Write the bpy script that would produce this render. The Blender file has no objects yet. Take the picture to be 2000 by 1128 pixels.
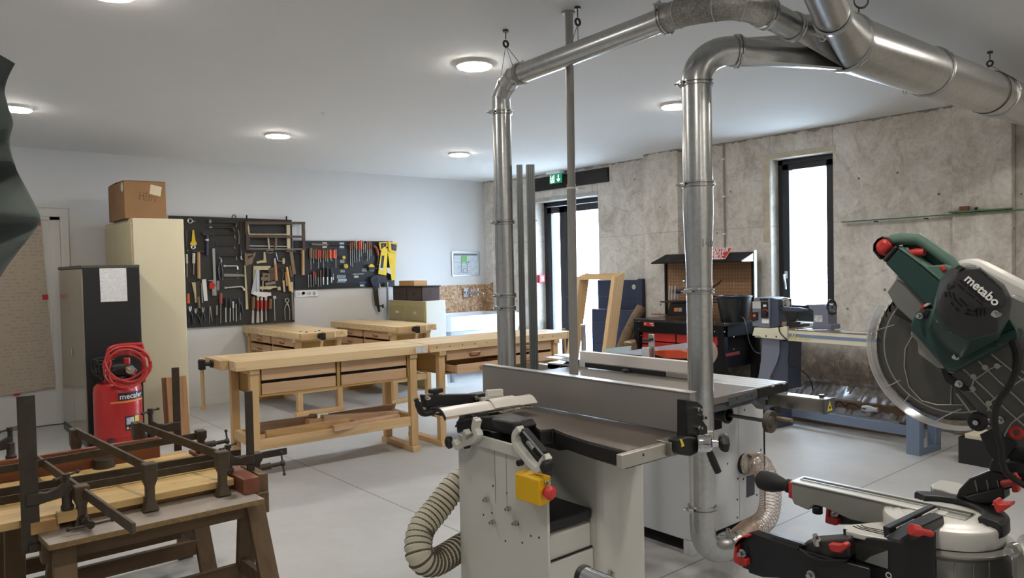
import bpy, bmesh, math, random
from mathutils import Vector as V, Matrix
from math import sin, cos, pi, radians as RAD
random.seed(7)
SC = bpy.context.scene
COL = SC.collection
# ---------------------------------------------------------------- camera model (2000 x 1128)
FP = 1450.0; CH = 1.48
_y, _p, _r = RAD(49.788), RAD(1.551), RAD(-1.1994)
CF = V((cos(_y)*cos(_p), sin(_y)*cos(_p), -sin(_p)))
_a = V((sin(_y), -cos(_y), 0)); _b = _a.cross(CF)
CR = cos(_r)*_a + sin(_r)*_b; CU = -sin(_r)*_a + cos(_r)*_b
CO = V((0, 0, CH))
def ray(x, y): return (x-1000)/FP*CR - (y-564)/FP*CU + CF
def PZ(x, y, z): d = ray(x, y); return CO + d*((z-CH)/d.z)      # where the line of sight meets a level plane
def PX(x, y, X): d = ray(x, y); return CO + d*(X/d.x)           # ... a plane X = const
def PY(x, y, Y): d = ray(x, y); return CO + d*(Y/d.y)           # ... a plane Y = const
def PN(x, y, P, n): d = ray(x, y); n = V(n); return CO + d*((V(P)-CO).dot(n)/d.dot(n))
cam = bpy.data.cameras.new('camera'); co = bpy.data.objects.new('camera', cam); COL.objects.link(co)
cam.sensor_width = 36; cam.lens = FP/2000*36; cam.clip_start = .02
co.matrix_world = Matrix(((CR.x, CU.x, -CF.x, 0), (CR.y, CU.y, -CF.y, 0), (CR.z, CU.z, -CF.z, CH), (0, 0, 0, 1)))
SC.camera = co
# ---------------------------------------------------------------- materials
def lin(c):
    return tuple(((v/255)/12.92 if v/255 <= .04045 else ((v/255+.055)/1.055)**2.4) for v in c)
MATS = {}
def nodes(name):
    m = bpy.data.materials.new(name); m.use_nodes = True
    nt = m.node_tree; b = nt.nodes['Principled BSDF']
    return m, nt, b
def N(nt, t, **kw):
    n = nt.nodes.new(t)
    for k, v in kw.items():
        if k in n.inputs: n.inputs[k].default_value = v
        else: setattr(n, k, v)
    return n
def coords(nt, scale=(1, 1, 1), rot=(0, 0, 0)):
    tc = N(nt, 'ShaderNodeTexCoord'); mp = N(nt, 'ShaderNodeMapping')
    mp.inputs['Scale'].default_value = scale; mp.inputs['Rotation'].default_value = rot
    nt.links.new(tc.outputs['Object'], mp.inputs['Vector']); return mp.outputs['Vector']
def ramp(nt, fac, stops):
    r = N(nt, 'ShaderNodeValToRGB'); e = r.color_ramp.elements
    while len(e) < len(stops): e.new(.5)
    for k, (p, c) in enumerate(stops): e[k].position = p; e[k].color = (*c, 1) if len(c) == 3 else c
    nt.links.new(fac, r.inputs['Fac']); return r.outputs['Color']
def mixc(nt, fac, a, b, mode='MIX'):
    m = N(nt, 'ShaderNodeMix', data_type='RGBA', blend_type=mode)
    for s, v in ((0, fac), (6, a), (7, b)):
        if hasattr(v, 'node'): nt.links.new(v, m.inputs[s])
        else: m.inputs[s].default_value = v if s == 0 else (*v, 1)
    return m.outputs[2]
def noise(nt, vec, scale, detail=4, rough=.6, dist=0):
    n = N(nt, 'ShaderNodeTexNoise', Scale=scale, Detail=detail, Roughness=rough, Distortion=dist)
    nt.links.new(vec, n.inputs['Vector']); return n.outputs['Fac']
def math_(nt, op, a, b=0.0, clamp=False):
    m = N(nt, 'ShaderNodeMath', operation=op, use_clamp=clamp)
    for s, v in ((0, a), (1, b)):
        if hasattr(v, 'node'): nt.links.new(v, m.inputs[s])
        else: m.inputs[s].default_value = v
    return m.outputs[0]
def bump(nt, b, fac, strength, dist=.002):
    n = N(nt, 'ShaderNodeBump', Strength=strength, Distance=dist)
    nt.links.new(fac, n.inputs['Height']); nt.links.new(n.outputs['Normal'], b.inputs['Normal'])
def mat(name, rgb, rough=.5, metal=0., var=.10, vs=14., bmp=0., bs=120., coat=0.):
    """plain surface with a little procedural tone variation and grain"""
    if name in MATS: return MATS[name]
    m, nt, b = nodes(name); vec = coords(nt); c = lin(rgb)
    f = noise(nt, vec, vs)
    col = ramp(nt, f, [(.25, tuple(v*(1-var) for v in c)), (.75, tuple(min(1, v*(1+var)) for v in c))])
    nt.links.new(col, b.inputs['Base Color'])
    b.inputs['Roughness'].default_value = rough; b.inputs['Metallic'].default_value = metal
    if coat: b.inputs['Coat Weight'].default_value = coat; b.inputs['Coat Roughness'].default_value = .1
    if bmp: bump(nt, b, noise(nt, vec, bs, 3), bmp, .001)
    MATS[name] = m; return m
def wood(name, rgb, dark, axis=0, rough=.5, fine=60., glue=0., var=.5):
    """board with long fibres along one axis; glue = width of edge-glued staves"""
    if name in MATS: return MATS[name]
    m, nt, b = nodes(name); sc = [fine/6, fine/6, fine/6]; sc[axis] = fine/90
    vec = coords(nt, tuple(sc)); c, d = lin(rgb), lin(dark)
    f = noise(nt, vec, 1.2, 6, .65, .6)
    col = ramp(nt, f, [(.28, d), (.5, tuple(c[i]*.75+d[i]*.25 for i in range(3))), (.7, c)])
    s2 = [18, 18, 18]; s2[axis] = 2.5
    big = noise(nt, coords(nt, tuple(s2)), .35, 2)
    col = mixc(nt, var*.35, col, ramp(nt, big, [(.3, tuple(v*.78 for v in c)), (.7, tuple(min(1, v*1.15) for v in c))]))
    if glue:
        s3 = [1/glue]*3; s3[axis] = 1/(glue*9)
        vo = N(nt, 'ShaderNodeTexWhiteNoise', noise_dimensions='3D'); sn = N(nt, 'ShaderNodeVectorMath', operation='FLOOR')
        nt.links.new(coords(nt, tuple(s3)), sn.inputs[0]); nt.links.new(sn.outputs[0], vo.inputs['Vector'])
        col = mixc(nt, 1., col, ramp(nt, vo.outputs['Value'], [(0, (.86, .84, .82)), (1, (1.06, 1.05, 1.03))]), 'MULTIPLY')
    nt.links.new(col, b.inputs['Base Color']); b.inputs['Roughness'].default_value = rough
    bump(nt, b, f, .12, .001)
    MATS[name] = m; return m
def emis(name, rgb, strength):
    if name in MATS: return MATS[name]
    m, nt, b = nodes(name); c = lin(rgb)
    b.inputs['Base Color'].default_value = (*c, 1); b.inputs['Emission Color'].default_value = (*c, 1)
    b.inputs['Emission Strength'].default_value = strength; MATS[name] = m; return m
def glassy(name, tint=(1, 1, 1), clear=.9, rough=.02, gloss=(1, 1, 1)):
    """thin sheet: mostly clear, partly mirror-like"""
    if name in MATS: return MATS[name]
    m, nt, b = nodes(name); nt.nodes.remove(b); out = nt.nodes['Material Output']
    t = N(nt, 'ShaderNodeBsdfTransparent'); t.inputs[0].default_value = (*tint, 1)
    g = N(nt, 'ShaderNodeBsdfGlossy', Roughness=rough); g.inputs[0].default_value = (*gloss, 1)
    x = N(nt, 'ShaderNodeMixShader'); x.inputs[0].default_value = 1-clear
    nt.links.new(t.outputs[0], x.inputs[1]); nt.links.new(g.outputs[0], x.inputs[2]); nt.links.new(x.outputs[0], out.inputs[0])
    MATS[name] = m; return m
# ---------------------------------------------------------------- mesh builder
def frame(d, up=(0, 0, 1)):
    d = V(d).normalized(); up = V(up)
    if abs(d.dot(up.normalized())) > .99: up = V((1, 0, 0)) if abs(d.x) < .9 else V((0, 1, 0))
    a = d.cross(up).normalized(); return a, a.cross(d).normalized()
class MB:
    def __init__(s): s.v = []; s.f = []
    def add(s, vs, fs):
        k = len(s.v); s.v += [V(p) for p in vs]; s.f += [tuple(k+i for i in q) for q in fs]; return s
    def box(s, x0, x1, y0, y1, z0, z1):
        return s.add([(x, y, z) for z in (z0, z1) for y in (y0, y1) for x in (x0, x1)],
                     [(0, 2, 3, 1), (4, 5, 7, 6), (0, 1, 5, 4), (2, 6, 7, 3), (0, 4, 6, 2), (1, 3, 7, 5)])
    def cbox(s, c, sx, sy, sz): return s.box(c[0]-sx/2, c[0]+sx/2, c[1]-sy/2, c[1]+sy/2, c[2]-sz/2, c[2]+sz/2)
    def bar(s, p0, p1, w, h, up=(0, 0, 1)):
        p0, p1 = V(p0), V(p1); a, b = frame(p1-p0, up); q = []
        for p in (p0, p1): q += [p-a*w/2-b*h/2, p+a*w/2-b*h/2, p-a*w/2+b*h/2, p+a*w/2+b*h/2]
        return s.add(q, [(0, 2, 3, 1), (4, 5, 7, 6), (0, 1, 5, 4), (2, 6, 7, 3), (0, 4, 6, 2), (1, 3, 7, 5)])
    def loft(s, rings, cap=True, closed=False):
        n = len(rings[0]); k = len(s.v); m = len(rings)
        for r_ in rings: s.v += [V(p) for p in r_]
        for i in range(m if closed else m-1):
            for j in range(n):
                a, b = k+i*n, k+((i+1) % m)*n; s.f.append((a+j, a+(j+1) % n, b+(j+1) % n, b+j))
        if cap and not closed: s.f.append(tuple(k+j for j in range(n))[::-1]); s.f.append(tuple(k+(m-1)*n+j for j in range(n)))
        return s
    def cyl(s, p0, p1, r0, r1=None, n=20, cap=True): return s.lathe(p0, V(p1)-V(p0), [(r0, 0), (r0 if r1 is None else r1, 1)], n, cap, True)
    def lathe(s, p0, ax, prof, n=24, cap=True, rel=False, up=(0, 0, 1)):
        """prof = (radius, distance along the axis); rel: distances are fractions of the axis vector"""
        p0, ax = V(p0), V(ax); a, b = frame(ax, up); d = ax if rel else ax.normalized()
        return s.loft([[p0+d*t+(a*cos(2*pi*j/n)+b*sin(2*pi*j/n))*max(r_, 1e-5) for j in range(n)] for r_, t in prof], cap)
    def tube(s, pts, r, n=10, closed=False, cap=True, sq=None):
        pts = [V(p) for p in pts]; m = len(pts); rings = []; a = b = None
        for i, p in enumerate(pts):
            if closed: d = pts[(i+1) % m]-pts[i-1]
            else: d = pts[min(i+1, m-1)]-pts[max(i-1, 0)]
            d.normalize()
            if a is None: a, b = frame(d)
            else:
                a = (a-d*a.dot(d)).normalized(); b = a.cross(d)
            rr = r[i] if isinstance(r, (list, tuple)) else r
            if sq: rings.append([p+a*x*sq[0]/2+b*y*sq[1]/2 for x, y in ((-1, -1), (1, -1), (1, 1), (-1, 1))])
            else: rings.append([p+(a*cos(2*pi*j/n)+b*sin(2*pi*j/n))*rr for j in range(n)])
        return s.loft(rings, cap, closed)
    def prism(s, poly, ext):
        n = len(poly); k = len(s.v); ext = V(ext); s.v += [V(p) for p in poly]+[V(p)+ext for p in poly]
        s.f.append(tuple(k+i for i in range(n))); s.f.append(tuple(k+n+i for i in range(n))[::-1])
        for i in range(n): j = (i+1) % n; s.f.append((k+i, k+n+i, k+n+j, k+j))
        return s
    def ring(s, c, ax, R, r, n=32, m=8, up=(0, 0, 1)):
        c = V(c); a, b = frame(ax, up)
        return s.tube([c+(a*cos(2*pi*i/n)+b*sin(2*pi*i/n))*R for i in range(n)], r, m, True)
    def ball(s, c, r, n=14, sq=(1, 1, 1)):
        c = V(c); m = max(5, n//2)
        return s.loft([[c+V((sin(pi*(i+.02)/(m+.04))*cos(2*pi*j/n)*r*sq[0], sin(pi*(i+.02)/(m+.04))*sin(2*pi*j/n)*r*sq[1], -cos(pi*(i+.02)/(m+.04))*r*sq[2])) for j in range(n)] for i in range(m+1)])
    def text(s, body, size, o, right, up, ext=.0008, align='LEFT', shear=0., bold=0., stretch=1.):
        cu = bpy.data.curves.new('t', 'FONT'); cu.body = body; cu.size = size; cu.align_x = align; cu.shear = shear
        cu.extrude = ext; cu.resolution_u = 3; cu.offset = bold
        ob = bpy.data.objects.new('t', cu); COL.objects.link(ob)
        me = ob.evaluated_get(bpy.context.evaluated_depsgraph_get()).to_mesh()
        o, R_, U_ = V(o), V(right).normalized(), V(up).normalized(); W_ = R_.cross(U_)
        s.add([o+R_*v.co.x*stretch+U_*v.co.y+W_*(v.co.z+ext) for v in me.vertices], [tuple(p.vertices) for p in me.polygons])
        bpy.data.objects.remove(ob); bpy.data.curves.remove(cu); return s
    def build(s, name, m, parent=None, bev=0., local=False, ang=32, seg=2):
        root = parent
        while root is not None and root.parent is not None: root = root.parent
        if root is None:
            xs = [min(p[i] for p in s.v) for i in range(3)]; xm = [max(p[i] for p in s.v) for i in range(3)]
            off = V(((xs[0]+xm[0])/2, (xs[1]+xm[1])/2, xs[2]))
        else: off = V((0, 0, 0)) if local else V(root.location)
        me = bpy.data.meshes.new(name); me.from_pydata([p-off for p in s.v], [], s.f)
        bm = bmesh.new(); bm.from_mesh(me); bmesh.ops.recalc_face_normals(bm, faces=bm.faces); bm.to_mesh(me); bm.free()
        me.shade_smooth(); me.set_sharp_from_angle(angle=RAD(ang))
        me.materials.append(m); ob = bpy.data.objects.new(name, me); COL.objects.link(ob)
        if root is None: ob.location = off
        else: ob.parent = parent
        if bev:
            md = ob.modifiers.new('edge', 'BEVEL'); md.width = bev; md.segments = seg; md.limit_method = 'ANGLE'; md.angle_limit = RAD(40)
            md.harden_normals = False
        return ob
def tag(o, label=None, cat=None, group=None, kind=None):
    for k, v in (('label', label), ('category', cat), ('group', group), ('kind', kind)):
        if v: o[k] = v
    return o
def thing(name, loc, label, cat, group=None, rz=0.):
    o = bpy.data.objects.new(name, None); COL.objects.link(o); o.empty_display_size = .05
    o.location = loc; o.rotation_euler = (0, 0, rz); return tag(o, label, cat, group)
KIDS = {}
def dup(root, loc, rz=None, label=None, group=None):
    def cp(o, par):
        c = o.copy(); COL.objects.link(c); c.parent = par
        for ch in [k for k in list(COL.objects) if k.parent == o and k != c]: cp(ch, c)
        return c
    r_ = cp(root, None); r_.location = loc
    if rz is not None: r_.rotation_euler = (0, 0, rz)
    return tag(r_, label, None, group)
def arc(c, r, a0, a1, n, ax, ay):
    c = V(c); ax, ay = V(ax), V(ay)
    return [c+ax*r*cos(a0+(a1-a0)*i/n)+ay*r*sin(a0+(a1-a0)*i/n) for i in range(n+1)]
def bez(pts, n=8):
    """smooth curve through points (Catmull-Rom)"""
    p = [V(q) for q in pts]; out = []
    for i in range(len(p)-1):
        a, b, c, d = p[max(i-1, 0)], p[i], p[i+1], p[min(i+2, len(p)-1)]
        for k in range(n):
            t = k/n; out.append(.5*((2*b)+(c-a)*t+(2*a-5*b+4*c-d)*t*t+(3*b-a-3*c+d)*t**3))
    return out+[p[-1]]
# ---------------------------------------------------------------- setting
YB = 8.73; ZC = 2.78
def floor_mat():
    m, nt, b = nodes('polished_concrete'); vec = coords(nt)
    big = noise(nt, vec, .9, 5, .6, .4); fine = noise(nt, vec, 9, 5, .65)
    c = ramp(nt, big, [(.3, lin((168, 168, 168))), (.5, lin((183, 183, 183))), (.72, lin((194, 194, 194)))])
    c = mixc(nt, .35, c, ramp(nt, fine, [(.3, lin((164, 164, 164))), (.7, lin((196, 196, 196)))]))
    sx = N(nt, 'ShaderNodeSeparateXYZ'); nt.links.new(vec, sx.inputs[0])
    def saw_cut(sock, at): return math_(nt, 'LESS_THAN', math_(nt, 'ABSOLUTE', math_(nt, 'SUBTRACT', sock, at)), .0035)
    cut = math_(nt, 'MAXIMUM', saw_cut(sx.outputs['X'], 2.44), saw_cut(sx.outputs['Y'], 2.225))
    c = mixc(nt, math_(nt, 'MULTIPLY', cut, .8), c, lin((70, 68, 66)))
    nt.links.new(c, b.inputs['Base Color'])
    nt.links.new(ramp(nt, fine, [(.3, (.40, .40, .40)), (.7, (.56, .56, .56))]), b.inputs['Roughness'])
    bump(nt, b, fine, .04, .003); return m
def concrete_mat():
    m, nt, b = nodes('old_concrete'); vec = coords(nt)
    big = noise(nt, vec, 1.1, 6, .62, .5); mid = noise(nt, coords(nt, (1, 1, .75)), 4.5, 7, .68, 1.0); fine = noise(nt, vec, 26, 5, .7)
    c = ramp(nt, big, [(.33, lin((176, 168, 158))), (.48, lin((212, 205, 196))), (.62, lin((232, 227, 220)))])
    c = mixc(nt, .62, c, ramp(nt, mid, [(.33, lin((160, 150, 137))), (.5, lin((210, 203, 194))), (.66, lin((234, 230, 223)))]))
    c = mixc(nt, .22, c, ramp(nt, fine, [(.35, lin((120, 108, 92))), (.6, lin((210, 204, 196)))]))
    blot = noise(nt, coords(nt, (1, 1, 1.6)), 2.6, 8, .72, 1.6)
    c = mixc(nt, math_(nt, 'MULTIPLY', math_(nt, 'LESS_THAN', blot, .40), .20), c, lin((112, 98, 80)))
    sq = N(nt, 'ShaderNodeSeparateXYZ'); nt.links.new(vec, sq.inputs[0])
    lift = math_(nt, 'ABSOLUTE', math_(nt, 'SUBTRACT', math_(nt, 'ADD', sq.outputs['Z'], math_(nt, 'MULTIPLY', fine, .012)), 1.865))
    c = mixc(nt, math_(nt, 'MULTIPLY', math_(nt, 'LESS_THAN', lift, .004), .35), c, lin((96, 84, 70)))
    # pits
    vo = N(nt, 'ShaderNodeTexVoronoi', Scale=3.6); nt.links.new(vec, vo.inputs['Vector'])
    pit = math_(nt, 'LESS_THAN', vo.outputs['Distance'], .045); c = mixc(nt, math_(nt, 'MULTIPLY', pit, .75), c, lin((60, 50, 42)))
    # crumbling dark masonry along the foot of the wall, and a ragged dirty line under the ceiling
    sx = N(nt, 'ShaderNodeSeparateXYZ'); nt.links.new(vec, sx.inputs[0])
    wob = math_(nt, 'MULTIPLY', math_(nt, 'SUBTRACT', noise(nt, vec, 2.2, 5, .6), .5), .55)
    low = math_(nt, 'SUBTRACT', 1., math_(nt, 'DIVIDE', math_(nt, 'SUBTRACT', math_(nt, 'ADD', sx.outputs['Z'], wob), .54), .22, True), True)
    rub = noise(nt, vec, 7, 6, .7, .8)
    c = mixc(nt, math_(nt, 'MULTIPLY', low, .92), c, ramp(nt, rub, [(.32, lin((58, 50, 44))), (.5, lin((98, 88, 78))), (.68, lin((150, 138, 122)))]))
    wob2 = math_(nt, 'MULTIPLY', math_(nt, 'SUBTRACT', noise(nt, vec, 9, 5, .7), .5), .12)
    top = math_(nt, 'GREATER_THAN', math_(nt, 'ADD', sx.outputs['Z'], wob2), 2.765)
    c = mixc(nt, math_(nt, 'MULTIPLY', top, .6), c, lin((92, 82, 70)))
    nt.links.new(c, b.inputs['Base Color']); b.inputs['Roughness'].default_value = .92
    h = math_(nt, 'ADD', math_(nt, 'MULTIPLY', mid, .6), math_(nt, 'MULTIPLY', fine, .4)); h = math_(nt, 'ADD', h, math_(nt, 'MULTIPLY', math_(nt, 'MULTIPLY', low, rub), 3.))
    bump(nt, b, h, .55, .012); return m
white_wall = mat('white_wall_paint', (210, 209, 208), .75, var=.015, vs=1.2, bmp=.05, bs=250)
ceil_paint = mat('white_ceiling_paint', (226, 225, 223), .8, var=.012, vs=1)
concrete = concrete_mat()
def struct(name, mb, m, bev=0):
    o = mb.build(name, m, bev=bev); o['kind'] = 'structure'
    return o
def world_coords(o):   # keep the mesh in room coordinates so the patterns sit where they belong
    for v in o.data.vertices: v.co = v.co+o.location
    o.location = (0, 0, 0); return o
world_coords(struct('floor', MB().box(-2.6, 7.4, -3, 8.9, -.1, 0), floor_mat()))
struct('ceiling', MB().box(-2.7, 7.4, -3.1, 8.9, ZC, ZC+.1), ceil_paint)
struct('wall_back', MB().box(-2.7, 7.4, YB, YB+.15, 0, ZC), white_wall)
struct('wall_left', MB().box(-2.75, -2.6, -3, YB, 0, ZC), white_wall)
struct('wall_front', MB().box(-2.7, 7.4, -3.15, -3, 0, ZC), white_wall)
w = MB(); XO = 7.4
DY0, DY1, DZ = 6.574, 7.816, 2.45
WY0, WY1, WZ0, WZ1 = 3.432, 4.084, .88, 2.535
w.box(7.03, XO, DY1, YB, 0, ZC).box(6.86, 7.03, 8.53, YB, 0, ZC)
w.box(7.03, XO, DY0, DY1, DZ, ZC).box(7.03, XO, 5.645, DY0, 0, ZC)
w.box(6.82, XO, 5.16, 5.645, 0, ZC)
w.box(6.93, XO, WY1, 5.16, 0, ZC).box(6.93, XO, WY0, WY1, WZ1, ZC).box(6.93, XO, WY0, WY1, 0, WZ0)
w.box(6.93, XO, 2.384, WY0, 0, ZC).box(6.885, XO, 1.95, 2.384, 0, ZC).box(6.97, XO, -3, 1.95, 0, ZC)
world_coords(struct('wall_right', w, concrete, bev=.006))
# raw plaster band round the window, and the steel lintel over the door
raw = mat('raw_plaster', (190, 180, 160), .95, var=.2, vs=10, bmp=.5, bs=60)
t = MB()
for y0, y1, z0, z1 in ((WY0-.03, WY1+.09, WZ1, WZ1+.055), (WY1+.005, WY1+.085, 1.7, WZ1)): t.box(6.922, 6.945, y0, y1, z0, z1)
struct('trim_1', t, raw, bev=.004)
lint = mat('sooty_steel', (38, 34, 32), .6, .3, var=.45, vs=7, bmp=.5, bs=30)
struct('trim_2', MB().box(7.005, 7.06, 6.37, 7.93, 2.555, 2.735), lint, bev=.004)
struct('trim_3', MB().box(7.02, 7.2, DY0+.002, DY1-.002, DZ-.045, DZ), mat('bare_render', (176, 172, 165), .9, var=.15))
struct('baseboard_back', MB().box(1.47, 6.86, YB-.012, YB, 0, .085), mat('white_baseboard', (212, 210, 206), .55, var=.02))
struct('ground', MB().box(7.42, 16, -6, 16, -.3, -.05), mat('outside_paving', (190, 190, 188), .9, var=.06))
# glazed door in the concrete wall
black_al = mat('anthracite_frame', (40, 41, 46), .45, .2, var=.06)
pane = glassy('window_pane', (.96, .98, 1), .93, .01)
steel = mat('brushed_steel', (190, 190, 188), .3, 1., var=.06, vs=30)
chrome = mat('chrome', (215, 217, 220), .12, 1., var=.03)
d = tag(thing('door_2', (7.27, 7.2, 0), None, None), kind='structure')
f = MB(); X0, X1 = 7.235, 7.30
f.box(X0, X1, DY0, DY1, 2.345, 2.445).box(X0, X1, DY1-.055, DY1, 0, 2.4).box(X0, X1, DY0, DY0+.04, 0, 2.4)
f.build('door_frame', black_al, d, .004)
for nm, y0, y1, st in (('narrow', 7.395, 7.755, .11), ('wide', 6.62, 7.385, .10)):
    lf = MB(); lf.box(X0+.005, X1-.005, y0, y0+st, .02, 2.34).box(X0+.005, X1-.005, y1-st*.75, y1, .02, 2.34)
    lf.box(X0+.005, X1-.005, y0, y1, 2.34-.09, 2.34).box(X0+.005, X1-.005, y0, y1, .02, .16)
    lo = lf.build('door_leaf', black_al, d, .003)
    MB().box(7.262, 7.27, y0+st, y1-st*.75, .16, 2.25).build('pane', pane, lo)
hd = MB(); hd.cbox((7.228, 7.345, 1.02), .012, .04, .22); hd.cyl((7.225, 7.345, 1.08), (7.18, 7.345, 1.08), .011); hd.cyl((7.185, 7.345, 1.08), (7.185, 7.23, 1.08), .011)
hd.build('door_handle', black_al, d, .003)
# window
wn = tag(thing('window_1', (7.12, 3.75, .9), None, None), kind='structure')
f = MB(); X0, X1 = 7.08, 7.15
f.box(X0, X1, WY0, WY0+.06, WZ0, WZ1).box(X0, X1, WY1-.05, WY1, WZ0, WZ1).box(X0, X1, WY0, WY1, WZ1-.05, WZ1).box(X0, X1, WY0, WY1, WZ0, WZ0+.075)
f.build('window_frame', black_al, wn, .003)
f = MB(); a0, a1, b0, b1 = WY0+.06, WY1-.05, WZ0+.075, WZ1-.05; X0 -= .012
f.box(X0, X1-.01, a0, a0+.075, b0, b1).box(X0, X1-.01, a1-.075, a1, b0, b1).box(X0, X1-.01, a0, a1, b1-.06, b1).box(X0, X1-.01, a0, a1, b0, b0+.095)
sash = f.build('sash', black_al, wn, .004)
MB().box(7.11, 7.118, a0+.075, a1-.075, b0+.095, b1-.06).build('pane', pane, sash)
h = MB(); hy = a1-.04; h.cbox((X0-.006, hy, 1.36), .012, .03, .075); h.cyl((X0-.005, hy, 1.36), (X0-.05, hy, 1.36), .009)
h.tube(bez([(X0-.05, hy, 1.365), (X0-.055, hy-.005, 1.33), (X0-.06, hy-.018, 1.27), (X0-.055, hy-.02, 1.215)], 5), [.011]*8+[.009]*8, 8)
h.build('window_handle', mat('satin_aluminium', (200, 203, 206), .35, .9, var=.03), wn)
struct('trim_4', MB().box(6.90, 7.09, WY0, WY1, WZ0-.03, WZ0+.012), mat('pale_sill', (196, 198, 200), .6, var=.05), .003)
# white door at the end of the back wall, with the paper chart taped on it
wd = mat('white_door_paint', (206, 203, 198), .5, var=.02, vs=2)
d = tag(thing('door_1', (.7, YB, 0), None, None), kind='structure')
f = MB(); f.box(-.05, 1.45, YB-.06, YB, 2.10, 2.185).box(1.376, 1.45, YB-.06, YB, 0, 2.099).box(-.05, .02, YB-.06, YB, 0, 2.099)
f.box(-.05, 1.46, YB-.07, YB, 2.186, 2.212)
f.build('door_frame', wd, d)
f = MB(); f.box(.02, 1.375, YB-.035, YB, .012, 2.10)
f.box(1.285, 1.375, YB-.048, YB, .012, 2.10)
f.box(.02, 1.375, YB-.048, YB, 2.065, 2.10)
f.build('door_panel', wd, d, .003)
# ---------------------------------------------------------------- lamps and daylight
lampw = emis('lamp_diffuser', (255, 248, 237), 75)
rimw = mat('white_lamp_rim', (235, 233, 228), .9, var=.01)
first = None
GRID = [(.82, 3.74), (2.89, 3.74), (4.93, 3.74), (.80, 6.71), (2.85, 6.71), (4.94, 6.71), 
        (.82, .74), (2.89, .74), (4.93, .74), (.82, -1.9), (2.89, -1.9)]
LB = ['round ceiling lamp cut by the top edge above the benches', 'large bright round ceiling lamp beside the small suspended pipe', 'round ceiling lamp half hidden by the thick vertical duct',
      'round ceiling lamp beside the grey folded fabric', 'round ceiling lamp above the dark tool board', 'round ceiling lamp above the framed floor plan']
for i, (x, y) in enumerate(GRID):
    lb = LB[i] if i < 6 else 'round ceiling lamp out of sight of the photograph'
    if first is None:
        first = thing('ceiling_light', (x, y, ZC), lb, 'ceiling light', 'round ceiling lamps')
        r_ = MB().lathe((x, y, ZC), (0, 0, -1), [(.118, 0), (.118, .012), (.112, .020), (.104, .020), (.104, .010)], 40, False).build('lamp_rim', rimw, first)
        MB().lathe((x, y, ZC), (0, 0, -1), [(.104, .012), (.102, .026), (.06, .031), (.001, .032)], 40).build('lamp_diffuser', lampw, first)
    else: dup(first, (x, y, ZC), None, lb)
W = bpy.data.worlds.new('sky'); SC.world = W; W.use_nodes = True
bg = W.node_tree.nodes['Background']; bg.inputs[0].default_value = (.66, .82, 1, 1); bg.inputs[1].default_value = 17.
def portal(name, c, sx, sy):
    l = bpy.data.lights.new(name, 'AREA'); l.shape = 'RECTANGLE'; l.size = sx; l.size_y = sy; l.cycles.is_portal = True
    o = bpy.data.objects.new(name, l); COL.objects.link(o); o.location = c; o.rotation_euler = (0, RAD(90), 0); return o
portal('door_daylight', (7.33, 7.2, 1.2), 2.35, 1.2); portal('window_daylight', (7.2, 3.76, 1.7), 1.6, .62)
SC.view_settings.view_transform = 'Standard'; SC.view_settings.look = 'None'; SC.view_settings.gamma = 1; SC.view_settings.exposure = 1.18
SC.cycles.max_bounces = 8; SC.cycles.diffuse_bounces = 5; SC.cycles.glossy_bounces = 4; SC.cycles.transparent_max_bounces = 12
SC.cycles.sample_clamp_indirect = 6; SC.cycles.caustics_reflective = False; SC.cycles.caustics_refractive = False
# ---------------------------------------------------------------- along the back wall, door side
def printed(name, base, ink, line, axes=(0, 2), col=.02, amount=.5, thr=.5):
    """sheet with faint rows of small illegible print"""
    if name in MATS: return MATS[name]
    m, nt, b = nodes(name); vec = coords(nt); sx = N(nt, 'ShaderNodeSeparateXYZ'); nt.links.new(vec, sx.inputs[0])
    row = math_(nt, 'FRACT', math_(nt, 'DIVIDE', sx.outputs[axes[1]], line))
    on = math_(nt, 'LESS_THAN', math_(nt, 'ABSOLUTE', math_(nt, 'SUBTRACT', row, .5)), .2)
    sc = [0, 0, 0]; sc[axes[0]] = 1/col; sc[axes[1]] = 1/line
    fl = N(nt, 'ShaderNodeVectorMath', operation='FLOOR'); nt.links.new(coords(nt, tuple(sc)), fl.inputs[0])
    wn_ = N(nt, 'ShaderNodeTexWhiteNoise', noise_dimensions='3D'); nt.links.new(fl.outputs[0], wn_.inputs['Vector'])
    f = math_(nt, 'MULTIPLY', math_(nt, 'MULTIPLY', on, math_(nt, 'GREATER_THAN', wn_.outputs['Value'], thr)), amount)
    nt.links.new(mixc(nt, f, lin(base), lin(ink)), b.inputs['Base Color']); b.inputs['Roughness'].default_value = .8
    MATS[name] = m; return m
white_paper = printed('typed_paper', (226, 225, 226), (120, 120, 125), .011, (0, 2), .012, .3, .5)
brown_paper = printed('chart_paper', (178, 165, 148), (130, 116, 102), .034, (0, 2), .022, .30, .62)
red_tape = mat('red_tape', (176, 40, 42), .5, var=.08)
card = mat('brown_cardboard', (146, 110, 76), .85, var=.10, vs=5, bmp=.1, bs=90)
ink = mat('dark_ink', (48, 34, 26), .7)
# paper chart on the door
o = MB()
pc = [(.62, 2.075), (1.215, 2.065), (1.245, 1.3), (1.285, .385), (.95, .365), (.62, .34)]
o.prism([(x, YB-.052-(.004 if z < 1 else 0), z) for x, z in pc], (0, .001, 0))
ch = o.build('paper_chart', brown_paper); tag(ch, 'tall brown paper chart with red tape fixed on the white door', 'chart')
for x, z in ((1.185, 2.035), (1.225, 1.295), (.955, .365)): MB().box(x-.024, x+.026, YB-.0545, YB-.0515, z-.026, z+.026).build('tape', red_tape, ch)
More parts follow.
